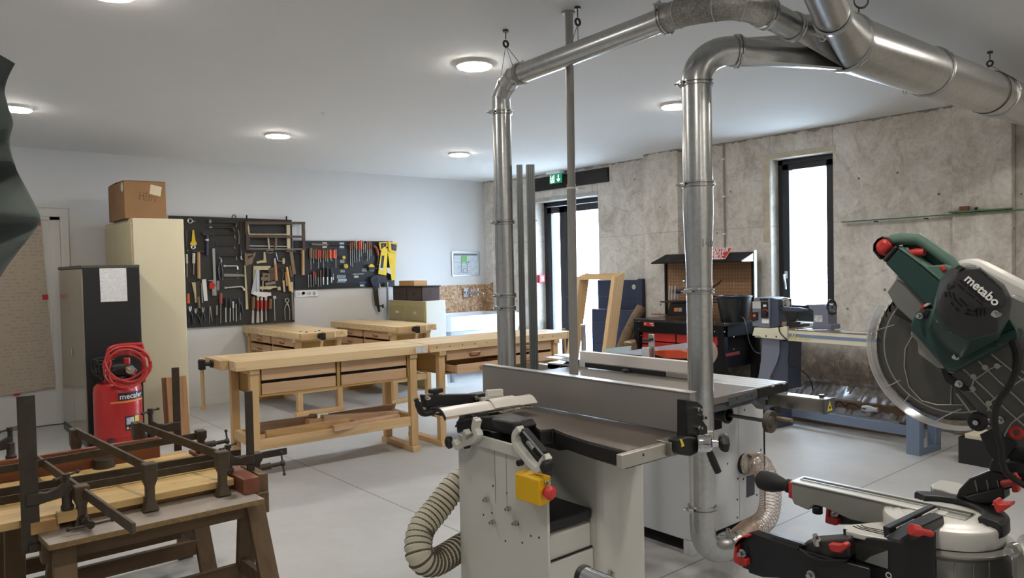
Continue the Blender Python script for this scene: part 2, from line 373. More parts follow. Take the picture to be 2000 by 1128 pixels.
# tall cream cabinet
cream = mat('cream_enamel', (212, 202, 172), .45, var=.03, vs=3, bmp=.04, bs=60)
cream_d = mat('cream_cabinet_door', (206, 194, 158), .45, var=.03, vs=3)
hw = mat('dark_slot', (40, 38, 34), .7)
cab = thing('storage_cabinet', (2.005, 8.11, 0), 'tall cream metal cabinet carrying the brown cardboard box', 'cabinet')
MB().box(1.785, 2.237, 7.556, 8.67, 0, 2.028).build('body', cream, cab, .006)
for y0, y1, s in ((7.58, 8.108, 1), (8.116, 8.645, -1)):
    dr = MB().box(1.773, 1.785, y0, y1, .09, 1.985).build('door', cream_d, cab, .003)
    yy = 8.112+s*-.05
    MB().cbox((1.7715, yy, 1.05), .0025, .022, .11).build('handle', steel, dr, .003)
# black tambour cabinet
blk = mat('black_enamel', (23, 23, 24), .5, var=.15, vs=8, bmp=.05, bs=300)
smoke = mat('grey_tambour', (148, 141, 128), .22, .0, var=.03, vs=3, coat=.5)
edge_al = mat('dark_grey_edging', (78, 78, 70), .45, .2)
bc = thing('tambour_cabinet', (1.535, 7.87, 0), 'black office cabinet with glossy grey shutters and a paper sheet on its side', 'cabinet')
MB().box(1.317, 1.767, 7.30, 8.41, .0, 1.562).build('body', blk, bc, .004)
MB().box(1.302, 1.769, 7.298, 8.413, 1.562, 1.589).build('top', edge_al, bc, .004)
MB().box(1.302, 1.317, 7.30, 8.41, 0, .075).build('plinth', edge_al, bc, .003)
for y0, y1 in ((7.32, 7.85), (7.86, 8.39)):
    sh = MB().box(1.306, 1.319, y0, y1, .08, 1.559).build('shutter', smoke, bc, .002)
    if y1 < 8: MB().cbox((1.301, 7.83, .80), .012, .014, .06).build('handle', chrome, sh, .003)
o = MB().prism([(1.444, 7.2990, 1.560), (1.658, 7.2990, 1.560), (1.66, 7.2990, 1.265), (1.447, 7.2990, 1.265)], (0, .0015, 0)).build('paper_sheet', white_paper)
tag(o, 'white typed sheet stuck on the side of the black cabinet', 'paper')
# cardboard box
bx = thing('cardboard_box', (1.935, 8.0, 2.03), 'brown cardboard box marked in pen on top of the cream cabinet', 'box')
MB().box(1.75, 2.12, 7.687, 8.32, 2.030, 2.385).build('body', card, bx, .004)
fl = MB(); fl.bar((1.752, 7.69, 2.388), (2.118, 7.69, 2.392), .006, .006).prism([(1.755, 7.69, 2.386), (2.118, 7.69, 2.386), (2.118, 7.99, 2.400), (1.755, 7.99, 2.394)], (0, 0, .004)).prism([(1.755, 8.0, 2.396), (2.118, 8.0, 2.392), (2.118, 8.31, 2.386), (1.755, 8.31, 2.386)], (0, 0, .004))
fl.build('lid_flaps', card, bx)
MB().text('Hêtre', .125, (1.872, 7.6865, 2.21), (1, 0, -.10), (.08, 0, 1), .0006, shear=.1, bold=-.0035, stretch=.55).build('lettering', ink, bx)
lb = mat('beige_label', (214, 200, 172), .7, var=.03)
MB().prism([(1.985, 7.6855, 2.362), (2.085, 7.6855, 2.342), (2.07, 7.6855, 2.25), (1.972, 7.6855, 2.272)], (0, .001, 0)).build('label', lb, bx)
MB().lathe((1.7495, 7.755, 2.33), (-1, 0, 0), [(.045, 0), (.045, .001)], 28).build('round_sticker', mat('pale_sticker', (206, 206, 196), .6, var=.25, vs=70), bx)
# two boards leaning on the cream cabinet
ash = wood('reddish_board', (176, 134, 94), (132, 92, 60), 2, .55)
ash2 = wood('grey_brown_board', (138, 106, 78), (100, 74, 52), 2, .6)
o = MB().prism([(1.955, 7.215, 0), (2.133, 7.215, 0), (2.133, 7.255, 0), (1.955, 7.255, 0)], (.0, .06, .545)).build('board', ash, bev=.002); tag(o, 'front one of two thick boards standing before the cream cabinet', 'board')
o = MB().prism([(1.935, 7.262, 0), (2.12, 7.262, 0), (2.12, 7.295, 0), (1.935, 7.295, 0)], (.0, .06, .54)).build('board', ash2, bev=.002); tag(o, 'darker board behind another, standing before the cream cabinet', 'board')
# air compressor
redp = mat('red_gloss_paint', (186, 34, 36), .3, var=.05, vs=4, coat=.4)
rub = mat('black_rubber', (28, 27, 27), .7, var=.1)
blkpl = mat('black_plastic', (26, 26, 27), .45, var=.12, vs=20)
cc = PY(231, 800, 7.085); cx, cy = cc.x, cc.y
cp = thing('air_compressor', (cx, cy, 0), 'red upright air compressor standing before the black cabinet', 'compressor')
R_ = .188
MB().lathe((cx, cy, 0), (0, 0, 1), [(.12, .045), (.165, .055), (.186, .085), (R_, .13), (R_, .133), (R_+.003, .137), (R_, .141), (R_, .50), (.182, .545), (.155, .578), (.09, .595), (.01, .598)], 40).build('tank', redp, cp)
MB().lathe((cx, cy, 0), (0, 0, 1), [(.17, .02), (.178, .02), (.186, .09), (.178, .09)], 40, False).build('foot_skirt', redp, cp)
pm = MB(); pm.cyl((cx-.02, cy, .58), (cx-.02, cy, .63), .09).cyl((cx-.13, cy-.02, .68), (cx+.12, cy+.0, .68), .075).cbox((cx-.10, cy-.03, .72), .11, .12, .17)
for i in range(5): pm.cbox((cx-.10, cy-.03, .66+i*.03), .135, .145, .008)
pm.build('pump', blkpl, cp, .004)
fw = MB(); fw.ring((cx-.17, cy-.04, .72), (1, .2, .1), .075, .006, 28); fw.ring((cx-.175, cy-.04, .72), (1, .2, .1), .05, .004, 24)
for i in range(10): a = i*pi/5; fw.cyl((cx-.175, cy-.04, .72), (cx-.172, cy-.04+.075*cos(a), .72+.075*sin(a)), .003)
fw.build('fan_guard', mat('dark_wire', (52, 52, 50), .5, .5), cp)
hx0, hx1 = cx-.085, cx+.195
MB().tube(bez([(hx0-.02, cy-.05, .56), (hx0, cy-.055, .80), (hx0+.045, cy-.06, .885), (hx1-.05, cy-.07, .895), (hx1-.005, cy-.07, .86), (hx1+.0, cy-.06, .56)], 7), .0155, 10).build('handle', redp, cp)
g = MB().cyl((cx+.10, cy-.10, .665), (cx+.07, cy-.16, .69), .036).build('pressure_gauge', chrome, cp)
MB().cyl((cx+.055, cy-.115, .735), (cx+.055, cy-.115, .79), .026).build('pressure_switch', redp, cp, .004)
MB().cyl((cx+.04, cy-.14, .71), (cx+.09, cy-.16, .66), .012).build('valve', mat('brass', (190, 150, 90), .3, .9), cp)
for s in (-1, 1):
    w_ = MB().lathe((cx+.03+s*.13, cy-.17, .062), (s, 0, 0), [(.03, -.02), (.06, -.02), (.062, -.012), (.062, .012), (.06, .02), (.03, .02)], 28).build('wheel', rub, cp)
    MB().lathe((cx+.03+s*.13, cy-.17, .062), (s, 0, 0), [(.028, -.021), (.001, -.016)], 20, True).build('hub', mat('pale_hub', (170, 165, 158), .5), w_)
def wrap(mb, c, r, a0, z0, up=1):
    """lay flat lettering (x = along, y = up) round an upright cylinder"""
    for i, v in enumerate(mb.v): a = a0+v.x/r; rr = r+v.z; mb.v[i] = V((c[0]+rr*cos(a), c[1]+rr*sin(a), z0+v.y))
    return mb
A0 = math.atan2(-cy, -cx)
def plate(x0, x1, y0, y1, n=8, t=.001):
    m_ = MB()
    for i in range(n): m_.box(x0+(x1-x0)*i/n, x0+(x1-x0)*(i+1)/n, y0, y1, -.001, t)
    return m_
lw = mat('white_print', (232, 230, 226), .5, var=.01); navy = mat('navy_print', (30, 34, 52), .5)
wrap(plate(.0, .25, -.012, .05), (cx, cy), R_, A0+.02, .452).build('name_band', navy, cp)
wrap(MB().text('mecafer', .066, (.008, -.002, .001), (1, 0, 0), (0, 1, 0), .0006, bold=.001), (cx, cy), R_+.001, A0+.02, .452).build('lettering', lw, cp)
wrap(plate(-.06, .25, -.034, -.019), (cx, cy), R_, A0+.02, .452).build('orange_stripe', mat('orange_print', (226, 150, 70), .5), cp)
wrap(plate(.04, .175, -.12, 0), (cx, cy), R_, A0+.05, .30).build('data_plate', navy, cp)
wrap(plate(.05, .115, -.07, -.012, 5, .002), (cx, cy), R_, A0+.05, .30).build('label', printed('plate_print', (205, 205, 208), (110, 110, 120), .008, (0, 2), .01, .6), cp)
wrap(plate(.125, .168, -.07, -.005, 4, .002), (cx, cy), R_, A0+.05, .30).build('yellow_label', mat('yellow_label', (222, 206, 70), .5), cp)
t_ = MB()
for i, cx_ in enumerate((.058, .088, .118, .148)): t_.prism([(cx_-.012, -.108, .0022), (cx_+.012, -.108, .0022), (cx_, -.083, .0022)], (0, 0, .0005))
wrap(t_, (cx, cy), R_, A0+.05, .30).build('warning_marks', mat('pale_yellow_print', (226, 214, 120), .5), cp)
# coiled hose hung on the handle
hc = V((cx+.02, cy-.255, .735)); hs = MB(); pts = []
for i in range(6*26+1):
    a = 2*pi*i/26; k = i/26; rr = .143+.013*sin(k*2.1)+.010*cos(2.3*a+k)
    off = V((0.015*sin(k*1.7), -.035+.075*((k*.37) % 1), -.012*k+.03))
    pts.append(hc+off+V((rr*1.06*cos(a), -.05*cos(a)+.02*sin(a+k), rr*.95*sin(a))))
hs.tube(pts, .0085, 8)
tag(hs.build('air_hose', mat('red_hose', (196, 62, 58), .4, var=.05)), 'coiled red hose hanging on the handle of the compressor', 'hose')
# folded fabric at the edge of the picture
cv = mat('grey_green_canvas', (92, 100, 96), .85, var=.18, vs=5, bmp=.25, bs=260)
def at(x, y, d): return CO+ray(x, y)*d
cl = MB()
rows = [[(-90, 60, 1.75), (-40, 85, 1.70), (0, 108, 1.66), (22, 125, 1.62)],
        [(-90, 130, 1.72), (-40, 140, 1.78), (-6, 140, 1.74), (10, 145, 1.68)],
        [(-90, 200, 1.70), (-45, 195, 1.64), (-12, 190, 1.72), (-4, 180, 1.74)],
        [(-90, 240, 1.76), (-45, 225, 1.70), (2, 215, 1.66), (17, 229, 1.61)],
        [(-90, 285, 1.70), (-45, 265, 1.62), (4, 255, 1.60), (20, 245, 1.64)],
        [(-90, 310, 1.78), (-45, 290, 1.74), (-8, 288, 1.70), (6, 276, 1.68)],
        [(-90, 335, 1.70), (-45, 315, 1.60), (0, 314, 1.59), (22, 322, 1.60)],
        [(-90, 350, 1.82), (-45, 345, 1.80), (-5, 340, 1.80), (24, 330, 1.66)],
        [(-90, 385, 1.66), (-45, 375, 1.60), (0, 362, 1.60), (37, 353, 1.62)],
        [(-90, 425, 1.62), (-45, 410, 1.58), (8, 400, 1.58), (60, 396, 1.62)],
        [(-90, 440, 1.60), (-45, 422, 1.55), (20, 424, 1.55), (77, 426, 1.62)],
        [(-90, 455, 1.74), (-45, 440, 1.69), (18, 440, 1.67), (68, 440, 1.66)],
        [(-90, 500, 1.62), (-45, 480, 1.60), (8, 470, 1.60), (52, 463, 1.62)],
        [(-90, 560, 1.64), (-45, 545, 1.62), (-18, 535, 1.62), (14, 506, 1.66)],
        [(-90, 620, 1.70), (-60, 600, 1.68), (-40, 590, 1.68), (-20, 560, 1.70)]]
n_, w_ = len(rows), 4
for k in (0, .012):
    cl.add([at(x, y, d+k) for r_ in [[(x+(9 if i_ == 3 else 3 if i_ == 2 else 0), y, d) for i_, (x, y, d) in enumerate(rr)] for rr in rows] for x, y, d in r_], [(i*w_+j, i*w_+j+1, (i+1)*w_+j+1, (i+1)*w_+j) for i in range(n_-1) for j in range(w_-1)])
L_ = n_*w_
for i in range(n_-1): cl.f.append((i*w_+3, (i+1)*w_+3, L_+(i+1)*w_+3, L_+i*w_+3))
tp = thing('folded_canvas', (at(-60, 300, 1.7).x, at(-60, 300, 1.7).y, 0), 'creased grey green canvas hanging in from the picture edge near the white door', 'canvas')
cn = cl.build('canvas', cv, tp, ang=60); sd_ = cn.modifiers.new('soft', 'SUBSURF'); sd_.levels = 2; sd_.render_levels = 2
pc_ = at(-75, 300, 1.85); MB().cyl((pc_.x, pc_.y, 0), (pc_.x, pc_.y, 2.1), .018).cyl((pc_.x, pc_.y, 0), (pc_.x, pc_.y, .02), .2).build('stand', blk, tp)
# ---------------------------------------------------------------- tool boards on the back wall
YT = 8.70                                   # front face of the boards
def wp(x, y, lift=.0): return PY(x, y, YT-lift)
board_grey = mat('charcoal_board', (50, 48, 46), .75, var=.07, vs=4, bmp=.08, bs=150)
def pegboard_mat():
    m, nt, b = nodes('perforated_black_board'); vec = coords(nt, (1/.038,)*3)
    fr = N(nt, 'ShaderNodeVectorMath', operation='FRACTION'); nt.links.new(vec, fr.inputs[0])
    sx = N(nt, 'ShaderNodeSeparateXYZ'); nt.links.new(fr.outputs[0], sx.inputs[0])
    dx = math_(nt, 'SUBTRACT', sx.outputs['X'], .5); dz = math_(nt, 'SUBTRACT', sx.outputs['Z'], .5)
    d2 = math_(nt, 'ADD', math_(nt, 'MULTIPLY', dx, dx), math_(nt, 'MULTIPLY', dz, dz))
    hole = math_(nt, 'LESS_THAN', d2, .03)
    nt.links.new(mixc(nt, hole, lin((27, 28, 31)), lin((6, 6, 7))), b.inputs['Base Color']); b.inputs['Roughness'].default_value = .5; return m
peg_black = pegboard_mat()
def board(name, pts, m, lb):
    o = MB().prism([wp(*p) for p in pts], (0, .022, 0)).build(name, m, bev=.003); return tag(o, lb, 'tool board')
b1 = board('tool_board', [(330, 420.5), (570, 429), (576, 628), (355, 640.5)], board_grey, 'large charcoal tool board crowded with hanging hand tools')
b2 = board('perforated_board', [(574.5, 469.5), (767, 471), (771, 559), (575.5, 565.5)], peg_black, 'long black perforated tool board with screwdrivers and yellow saws')
woodh = wood('tool_wood', (196, 156, 108), (150, 108, 66), 2, .5); woodd = wood('old_dark_wood', (84, 66, 52), (50, 38, 30), 0, .6)
woodp = wood('pale_tool_wood', (196, 182, 146), (160, 142, 104), 2, .55); woodm = wood('brown_tool_wood', (136, 98, 62), (96, 66, 40), 2, .55)
woodg = wood('grey_tool_wood', (128, 108, 84), (92, 74, 56), 2, .6)
red_h = mat('red_handle', (186, 46, 42), .35, var=.06); org_h = mat('orange_handle', (222, 96, 46), .35, var=.06); dred_h = mat('dull_red_handle', (150, 72, 56), .4, var=.08)
blk_h = mat('black_handle', (30, 30, 34), .4, var=.1); blue_h = mat('navy_handle', (36, 42, 66), .4, var=.1); cream_h = mat('cream_handle', (200, 194, 180), .45, var=.05)
dks = mat('dark_tool_steel', (74, 68, 62), .45, .7, var=.15, vs=30); mds = mat('grey_tool_steel', (150, 146, 140), .38, .75, var=.12, vs=30)
lts = mat('bright_tool_steel', (205, 204, 202), .3, .7, var=.06, vs=30); whp = mat('white_tool_paint', (216, 214, 210), .5, var=.03)
yel = mat('yellow_tool_paint', (224, 186, 40), .4, var=.05)
def rod(mb, p0, p1, w, lift=.02, w1=None):          # round bar between two spots on the board; w in pixels of the photograph
    a, b = wp(*p0, lift), wp(*p1, lift); return mb.cyl(a, b, w*.003, None if w1 is None else w1*.003, 12)
def flat(mb, pts, th=.006, lift=.012): return mb.prism([wp(*p, lift) for p in pts], (0, -th, 0))
def bend(mb, pts, w, lift=.02, n=4): return mb.tube(bez([wp(*p, lift) for p in pts], n), w*.003, 8)
def tool(name, lb, cat, parts, group=None):
    """parts: (part name, material, shape, data...)"""
    mbs = []
    for pn, m_, *shapes in parts:
        mb = MB()
        for sh, *a in shapes: {'rod': rod, 'flat': flat, 'bend': bend, 'ring': lambda b_, c, R, r, l=.02: b_.ring(wp(*c, l), (0, 1, 0), R*.006, r*.003, 18, 6), 'ball': lambda b_, c, r, l=.02: b_.ball(wp(*c, l), r*.006, 12)}[sh](mb, *a)
        mbs.append((pn, m_, mb))
    if len(mbs) == 1: return tag(mbs[0][2].build(name, mbs[0][1]), lb, cat, group)
    vs = [v for q in mbs for v in q[2].v]; lo = min(v.z for v in vs); ax = sum(v.x for v in vs)/len(vs)
    t_ = thing(name, (ax, YT-.02, lo), lb, cat, group)
    for pn, m_, mb in mbs: mb.build(pn, m_, t_)
    return t_
T = tool
for b_, ps in ((b1, ((398, 437), (430, 470), (452, 452), (402, 535), (408, 580), (446, 548), (475, 545), (491, 560), (516, 600), (548, 600), (541, 575), (388, 612), (436, 612), (458, 614), (552, 517), (507, 445))),
               (b2, ((600, 515), (636, 515), (660, 492), (684, 530), (712, 515), (734, 530), (655, 555), (620, 566-5), (695, 555)))):
    for x_, y_ in ps: MB().cyl(wp(x_, y_, -.002), wp(x_, y_, .05), .0028, n=8).build('hook', dks, b_)
T('adjustable_spanner', 'small bright spanner hooked at the top corner of the charcoal tool board', 'spanner', [('jaw', lts, ('ring', (371, 431), 4, 2)), ('shank', mds, ('rod', (374, 431), (381, 432), 2))])
T('adjustable_wrench', 'yellow adjustable wrench hanging jaw down on the charcoal tool board', 'wrench', [('handle', yel, ('flat', [(375.5, 449), (378, 449), (381, 470), (384, 476), (382, 479), (372, 479), (370.5, 476), (374, 470)], .014)), ('jaw', lts, ('ring', (377, 482), 3.2, 3))])
T('claw_hammer', 'black headed hammer with a navy rubber grip near the yellow wrench', 'hammer', [('head', blk_h, ('flat', [(392, 456), (397, 452), (416, 452), (421, 459), (414, 460), (397, 460)], .022)), ('handle', blue_h, ('rod', (404, 459), (404, 498), 6)), ('band', whp, ('rod', (404, 466.5), (404, 470), 6.6))])
T('box_spanner', 'topmost long dark box spanner lying level on the charcoal board', 'spanner', [('bar', dks, ('rod', (409, 433), (459, 434), 3.5), ('bend', [(457, 434), (461, 437), (460, 443)], 4)), ('socket', mds, ('rod', (407, 432), (412, 432.5), 8))])
T('box_spanner', 'second long box spanner from the top with an angled end', 'spanner', [('bar', dks, ('rod', (409, 444), (450, 444), 3.5), ('bend', [(449, 444), (454, 444.5), (457, 452)], 5)), ('socket', mds, ('rod', (408, 443.5), (414, 444), 5))])
for i, (x0, y0, x1, y1, d, lb) in enumerate(((417, 457, 460, 457, 9, 'thin dark hooked rod under the two long box spanners'), (422, 479, 460, 479, 7, 'thin dark hooked rod with a short crossbar on the charcoal board'), (428, 500, 463, 499, 9, 'lowest of the three thin dark hooked rods'))):
    T('hooked_rod', lb, 'tool', [('rod', dks, ('rod', (x0, y0), (x1, y1), 2.2), ('rod', (x0, y0-4), (x0, y0+3), 2)), ('hook', mds, ('bend', [(x1-1, y1+2), (x1-2, y1+d*.5), (x1, y1+d)], 1.6))])
T('elbow_wrench', 'short bright elbow wrench above the level grey bar', 'wrench', [('bar', lts, ('rod', (439, 519), (460, 519), 3), ('bend', [(459, 519), (463, 520), (464, 526)], 3)), ('socket', lts, ('rod', (436, 519.5), (440, 519), 5))])
T('steel_bar', 'flat grey steel bar level between two elbow wrenches', 'bar', [('bar', mds, ('flat', [(437, 534), (472, 535), (478, 537), (477, 539.5), (437, 540)], .008)), ('peg', lts, ('ball', (464, 532), .8)), ('peg', lts, ('ball', (465, 543), .9))])
T('elbow_wrench', 'longer bright elbow wrench below the level grey bar', 'wrench', [('bar', lts, ('bend', [(441, 562), (455, 560.5), (469, 559.5), (474, 561), (476, 565)], 3)), ('socket', lts, ('rod', (438, 562), (442, 562), 4.5)), ('socket', lts, ('rod', (475, 563), (477, 567), 4.5))])
T('steel_rule', 'long light grey steel rule hanging upright on the charcoal board', 'rule', [('rule', mat('satin_rule', (168, 168, 168), .4, .5, var=.05), ('flat', [(414.5, 485), (419.5, 484.5), (423, 577), (418, 577)], .003)), ('hole', hw, ('ball', (417, 487.5), .5, .016))])
T('long_pliers', 'dark long handled pliers hanging beside the long grey rule', 'pliers', [('jaw', mds, ('bend', [(427, 503), (431, 505), (432, 512)], 3)), ('handle', blk_h, ('bend', [(430, 510), (426, 525), (429, 546)], 3.5)), ('handle', dks, ('bend', [(430, 510), (434, 528), (434, 547)], 3.5))])
T('pry_bar', 'long dark pry bar upright beside the frame saws', 'pry bar', [('bar', dks, ('bend', [(470, 432), (470, 470), (470.5, 500)], 3.5)), ('claw', mds, ('bend', [(470, 500), (471, 506), (474, 506)], 3.5))])
T('iron_rod', 'thin bright rod upright beside the long dark pry bar', 'rod', [('rod', mds, ('bend', [(465.5, 449), (467, 460), (467, 476)], 2))])
T('bench_hammer', 'hammer with a plain pale wooden handle beside the yellow wrench', 'hammer', [('head', dks, ('flat', [(376, 490), (398, 489.5), (398, 492.5), (376, 492.5)], .02)), ('handle', woodh, ('rod', (387.5, 492), (388.5, 543.5), 6))])
T('file', 'flat file with a grey white grip between hammer and cabinet', 'file', [('handle', cream_h, ('rod', (378.5, 494), (378, 514), 5.5)), ('blade', mds, ('flat', [(377, 514), (379.5, 514), (379, 536), (377, 536)], .005))])
T('file', 'file with a pale grip at the cabinet edge of the charcoal board', 'file', [('handle', cream_h, ('rod', (364.5, 496), (365, 514), 4)), ('blade', mds, ('flat', [(364, 514), (366, 514), (366.5, 541), (364.5, 541)], .005))])
T('rasp', 'dark slender rasp with a bright tip by the cream cabinet', 'rasp', [('blade', dks, ('flat', [(361.5, 450), (365.5, 450), (366, 484), (363, 484)], .006)), ('tip', lts, ('ball', (366.5, 489), 1.2))])
T('marking_knife', 'dull beige knife shaped tool low on the charcoal board', 'knife', [('blade', woodp, ('flat', [(374, 551), (382, 551), (383, 572), (384, 590), (381, 591), (379, 573)], .006))])
T('paint_scraper', 'dark scraper with a worn brown grip', 'scraper', [('blade', dks, ('flat', [(383, 549), (390, 549), (390, 580), (384, 579)], .008)), ('handle', woodg, ('rod', (387, 579), (389, 601), 5))])
T('try_square', 'broad white painted square slightly tilted', 'square', [('stock', whp, ('flat', [(394, 545.5), (402, 545), (405, 586.5), (398, 587.5)], .012, .02)), ('blade', mds, ('rod', (393.5, 552), (395, 591), 3))])
T('quick_clamp', 'small clamp with a bright red body', 'clamp', [('body', red_h, ('flat', [(408, 553), (413, 549), (420, 556), (416, 564), (408, 563)], .022)), ('rod', mds, ('rod', (415, 549), (415.5, 577), 3.5), ('flat', [(406, 547), (416, 546), (416, 549), (406, 549)], .01))])
T('putty_knife', 'short grey putty knife beside the red clamp', 'knife', [('blade', mds, ('flat', [(423, 548), (428, 548), (428, 565), (425, 567.5), (423, 565)], .006))])
T('sanding_grip', 'stubby orange red handle at the cabinet edge of the board', 'handle', [('grip', org_h, ('rod', (367, 573), (368, 592), 5))])
for nm, lb, hx, hy, a, b_, m_ in (('combination_pliers', 'pliers with black handles nearest the cream cabinet', 371, 602, (368, 631), (376.5, 634), blk_h), ('end_cutters', 'dark cutters second in the bottom row from the cream cabinet', 382, 606, (379, 631), (393, 634), blk_h), ('water_pump_pliers', 'curved grey pliers third in the bottom row from the cabinet', 396, 604, (394, 630), (400, 627), dks)):
    T(nm, lb, 'pliers', [('jaw', lts if nm[0] == 'c' else mds, ('bend', [(hx-1, hy-4), (hx-1.5, hy), (hx, hy+6)], 2.5), ('bend', [(hx+1.5, hy-4), (hx+2, hy), (hx, hy+6)], 2.5)), ('handle', m_, ('bend', [(hx, hy+6), ((hx+a[0])/2-1.5, hy+16), a], 2.8)), ('handle', m_, ('bend', [(hx, hy+6), ((hx+b_[0])/2+1.5, hy+15), b_], 2.8))])
T('dividers', 'pair of grey dividers with parted legs', 'dividers', [('hinge', mds, ('rod', (410, 598), (410, 606), 4)), ('leg', mds, ('rod', (409.5, 604), (409, 630), 2.4, .03, 1)), ('leg', mds, ('rod', (411, 604), (414.5, 627), 2.4, .03, 1))])
T('centre_punch', 'grey handled punch hanging past the lower edge of the board', 'punch', [('handle', mds, ('rod', (423, 596), (423, 615), 4)), ('blade', dks, ('rod', (422.5, 615), (422, 635.5), 1.6))])
def stick(name, lb, cat, x, y0, y1, w, y2, bw, hm, bm, dx=0, group=None, chisel=False, cap=None):
    p_ = [('handle', hm, ('rod', (x, y0), (x+dx*.4, y1), w))]
    if chisel: p_.append(('blade', bm, ('rod', (x+dx*.4, y1), (x+dx*.5, y1+5), 2), ('flat', [(x+dx*.5-bw*.4, y1+4), (x+dx*.5+bw*.4, y1+4), (x+dx+bw*.55, y2), (x+dx-bw*.55, y2)], .005, .018)))
    else: p_.append(('blade', bm, ('rod', (x+dx*.4, y1), (x+dx, y2), bw)))
    if cap: p_.append(('cap', cap, ('rod', (x, y0-6), (x, y0+.5), w*.95)))
    return T(name, lb, cat, p_, group)
stick('big_screwdriver', 'brown red handled screwdriver longest in the bottom row', 'screwdriver', 431, 572, 593, 6, 631, 2, dred_h, mds)
stick('screwdriver', 'thick black handled screwdriver next to the brown red one', 'screwdriver', 440.5, 582, 600, 5.5, 629, 2.5, blk_h, lts, .5)
stick('screwdriver', 'black handled screwdriver between a thick one and a cream one', 'screwdriver', 449.5, 583, 600, 4.5, 628, 2, blue_h, lts)
stick('bradawl', 'slim tool with a cream grip in the bottom row', 'awl', 455, 588, 601, 3.5, 626, 1.6, cream_h, lts, 1)
stick('bradawl', 'slim tool with a grey grip beside the black snips', 'awl', 461, 593, 608, 3.2, 627, 2, mds, lts, .6)
T('tin_snips', 'black tin snips behind the slim awls', 'snips', [('handle', blk_h, ('bend', [(465, 582), (467, 595), (464, 612)], 3.5)), ('handle', blk_h, ('bend', [(469, 590), (472, 600), (474, 612)], 3.5)), ('blade', mds, ('rod', (469, 610), (469, 624), 2.4))])
# hand saw hanging by its grip, and the two frame saws
T('hand_saw', 'hand saw hanging upright with an open brown wooden grip', 'saw', [('handle', woodg, ('flat', [(477, 492), (480, 495), (494, 495), (497, 491), (498, 497), (494, 505), (492, 514), (479, 519), (477, 510)], .02), ), ('grip_opening', hw, ('flat', [(483, 500), (493, 497), (492, 501), (483, 505)], .0222, .0122)), ('blade', mat('tarnished_saw_steel', (70, 66, 60), .5, .6, var=.2), ('flat', [(478, 517), (493, 513), (485.5, 603.5), (479.5, 604)], .002, .016)), ('tooth_edge', woodp, ('flat', [(477, 517), (479.5, 517), (485, 603.5), (480, 604)], .004, .015))])
T('bow_saw', 'big dark frame saw reaching past the end of the charcoal board', 'saw', [('upright', woodd, ('flat', [(477, 433), (482, 434), (482, 460), (487, 466), (486, 486), (480, 487), (479, 460)], .022, .035)), ('upright', woodd, ('flat', [(588.5, 434), (594, 434), (595.5, 487), (590, 487)], .022, .035)), ('top_bar', woodd, ('flat', [(478, 432), (595, 433), (595, 438), (478, 438)], .018, .045)), ('stretcher', woodd, ('flat', [(480, 458.5), (593, 460), (593, 464.5), (480, 464)], .022, .045)), ('blade', mds, ('flat', [(484, 485), (596, 485), (596, 487), (484, 486.5)], .003, .045)), ('toggle', woodm, ('rod', (539, 464), (538, 488), 4, .05)), ('knob', mds, ('ball', (596.5, 488), 1, .045))])
T('bow_saw', 'pale wooden frame saw hung behind the big dark one', 'saw', [('upright', woodp, ('flat', [(482.5, 438), (485.5, 438), (487, 457), (484.5, 458)], .014, .014)), ('upright', woodp, ('flat', [(558.5, 439), (565.5, 439), (566, 484.5), (560, 484.5)], .018, .014)), ('stretcher', woodp, ('flat', [(486, 456), (560, 456.5), (560, 458.5), (486, 458.5)], .016, .014)), ('blade', lts, ('flat', [(486, 479), (560, 480), (560, 482), (486, 480.5)], .003, .02)), ('toggle', woodp, ('rod', (523.5, 464), (525.5, 485), 3.5, .03))])
T('spokeshave', 'small pale two bar shave under the pale frame saw', 'shave', [('bar', woodp, ('bend', [(520, 489.5), (527, 488), (533, 489)], 2)), ('blade', mds, ('bend', [(521, 493), (527, 494), (533, 492.5)], 2))])
T('wooden_brace', 'pale wooden brace with an elbow shape under the frame saws', 'brace', [('stem', woodp, ('flat', [(514, 492), (517, 492), (518, 503), (519.5, 512), (513, 513), (514, 503)], .02)), ('grip', woodp, ('bend', [(501, 513), (508, 511), (518, 510)], 5))])
T('crank_brace', 'steel crank brace with a round pale knob', 'brace', [('crank', mds, ('bend', [(538.5, 493), (541, 503), (544, 509.5), (552, 510)], 2.4)), ('knob', woodp, ('flat', [(551, 504.5), (554, 504), (555.5, 510), (554, 515.5), (551, 515), (550.5, 510)], .02))])
T('wooden_square', 'pale wooden square above the white angle rule', 'square', [('stock', woodp, ('flat', [(494, 519.5), (528, 519), (527, 523), (524, 527), (494, 527)], .016)), ('blade', woodp, ('flat', [(494, 524), (500, 524), (498, 548), (494, 548)], .008))])
T('steel_angle', 'tall bright steel angle rule in front of the wooden square', 'rule', [('upright', mat('pale_steel_sheet', (190, 194, 200), .4, .35, var=.06), ('flat', [(500, 527), (506.5, 527), (507, 580), (501.5, 580)], .004, .035), ('flat', [(499, 530), (502, 530), (500.5, 571), (490, 573)], .004, .028)), ('foot', whp, ('flat', [(490, 573), (498, 569), (529, 571), (529.5, 577), (522, 578), (521, 581), (501, 577)], .006, .034))])
T('dark_block', 'dark wooden block beside the pale wooden square', 'block', [('block', woodd, ('flat', [(524, 523), (535, 522), (535, 545), (527, 550), (523, 530)], .02))])
T('large_chisel', 'chisel with a long orange brown handle pointing up', 'chisel', [('blade', lts, ('flat', [(534.5, 505), (538, 504), (539.5, 516), (535.5, 516)], .006, .02)), ('handle', wood('orange_wood', (196, 132, 84), (150, 90, 52), 2, .45), ('rod', (537, 515), (539.5, 548), 6))])
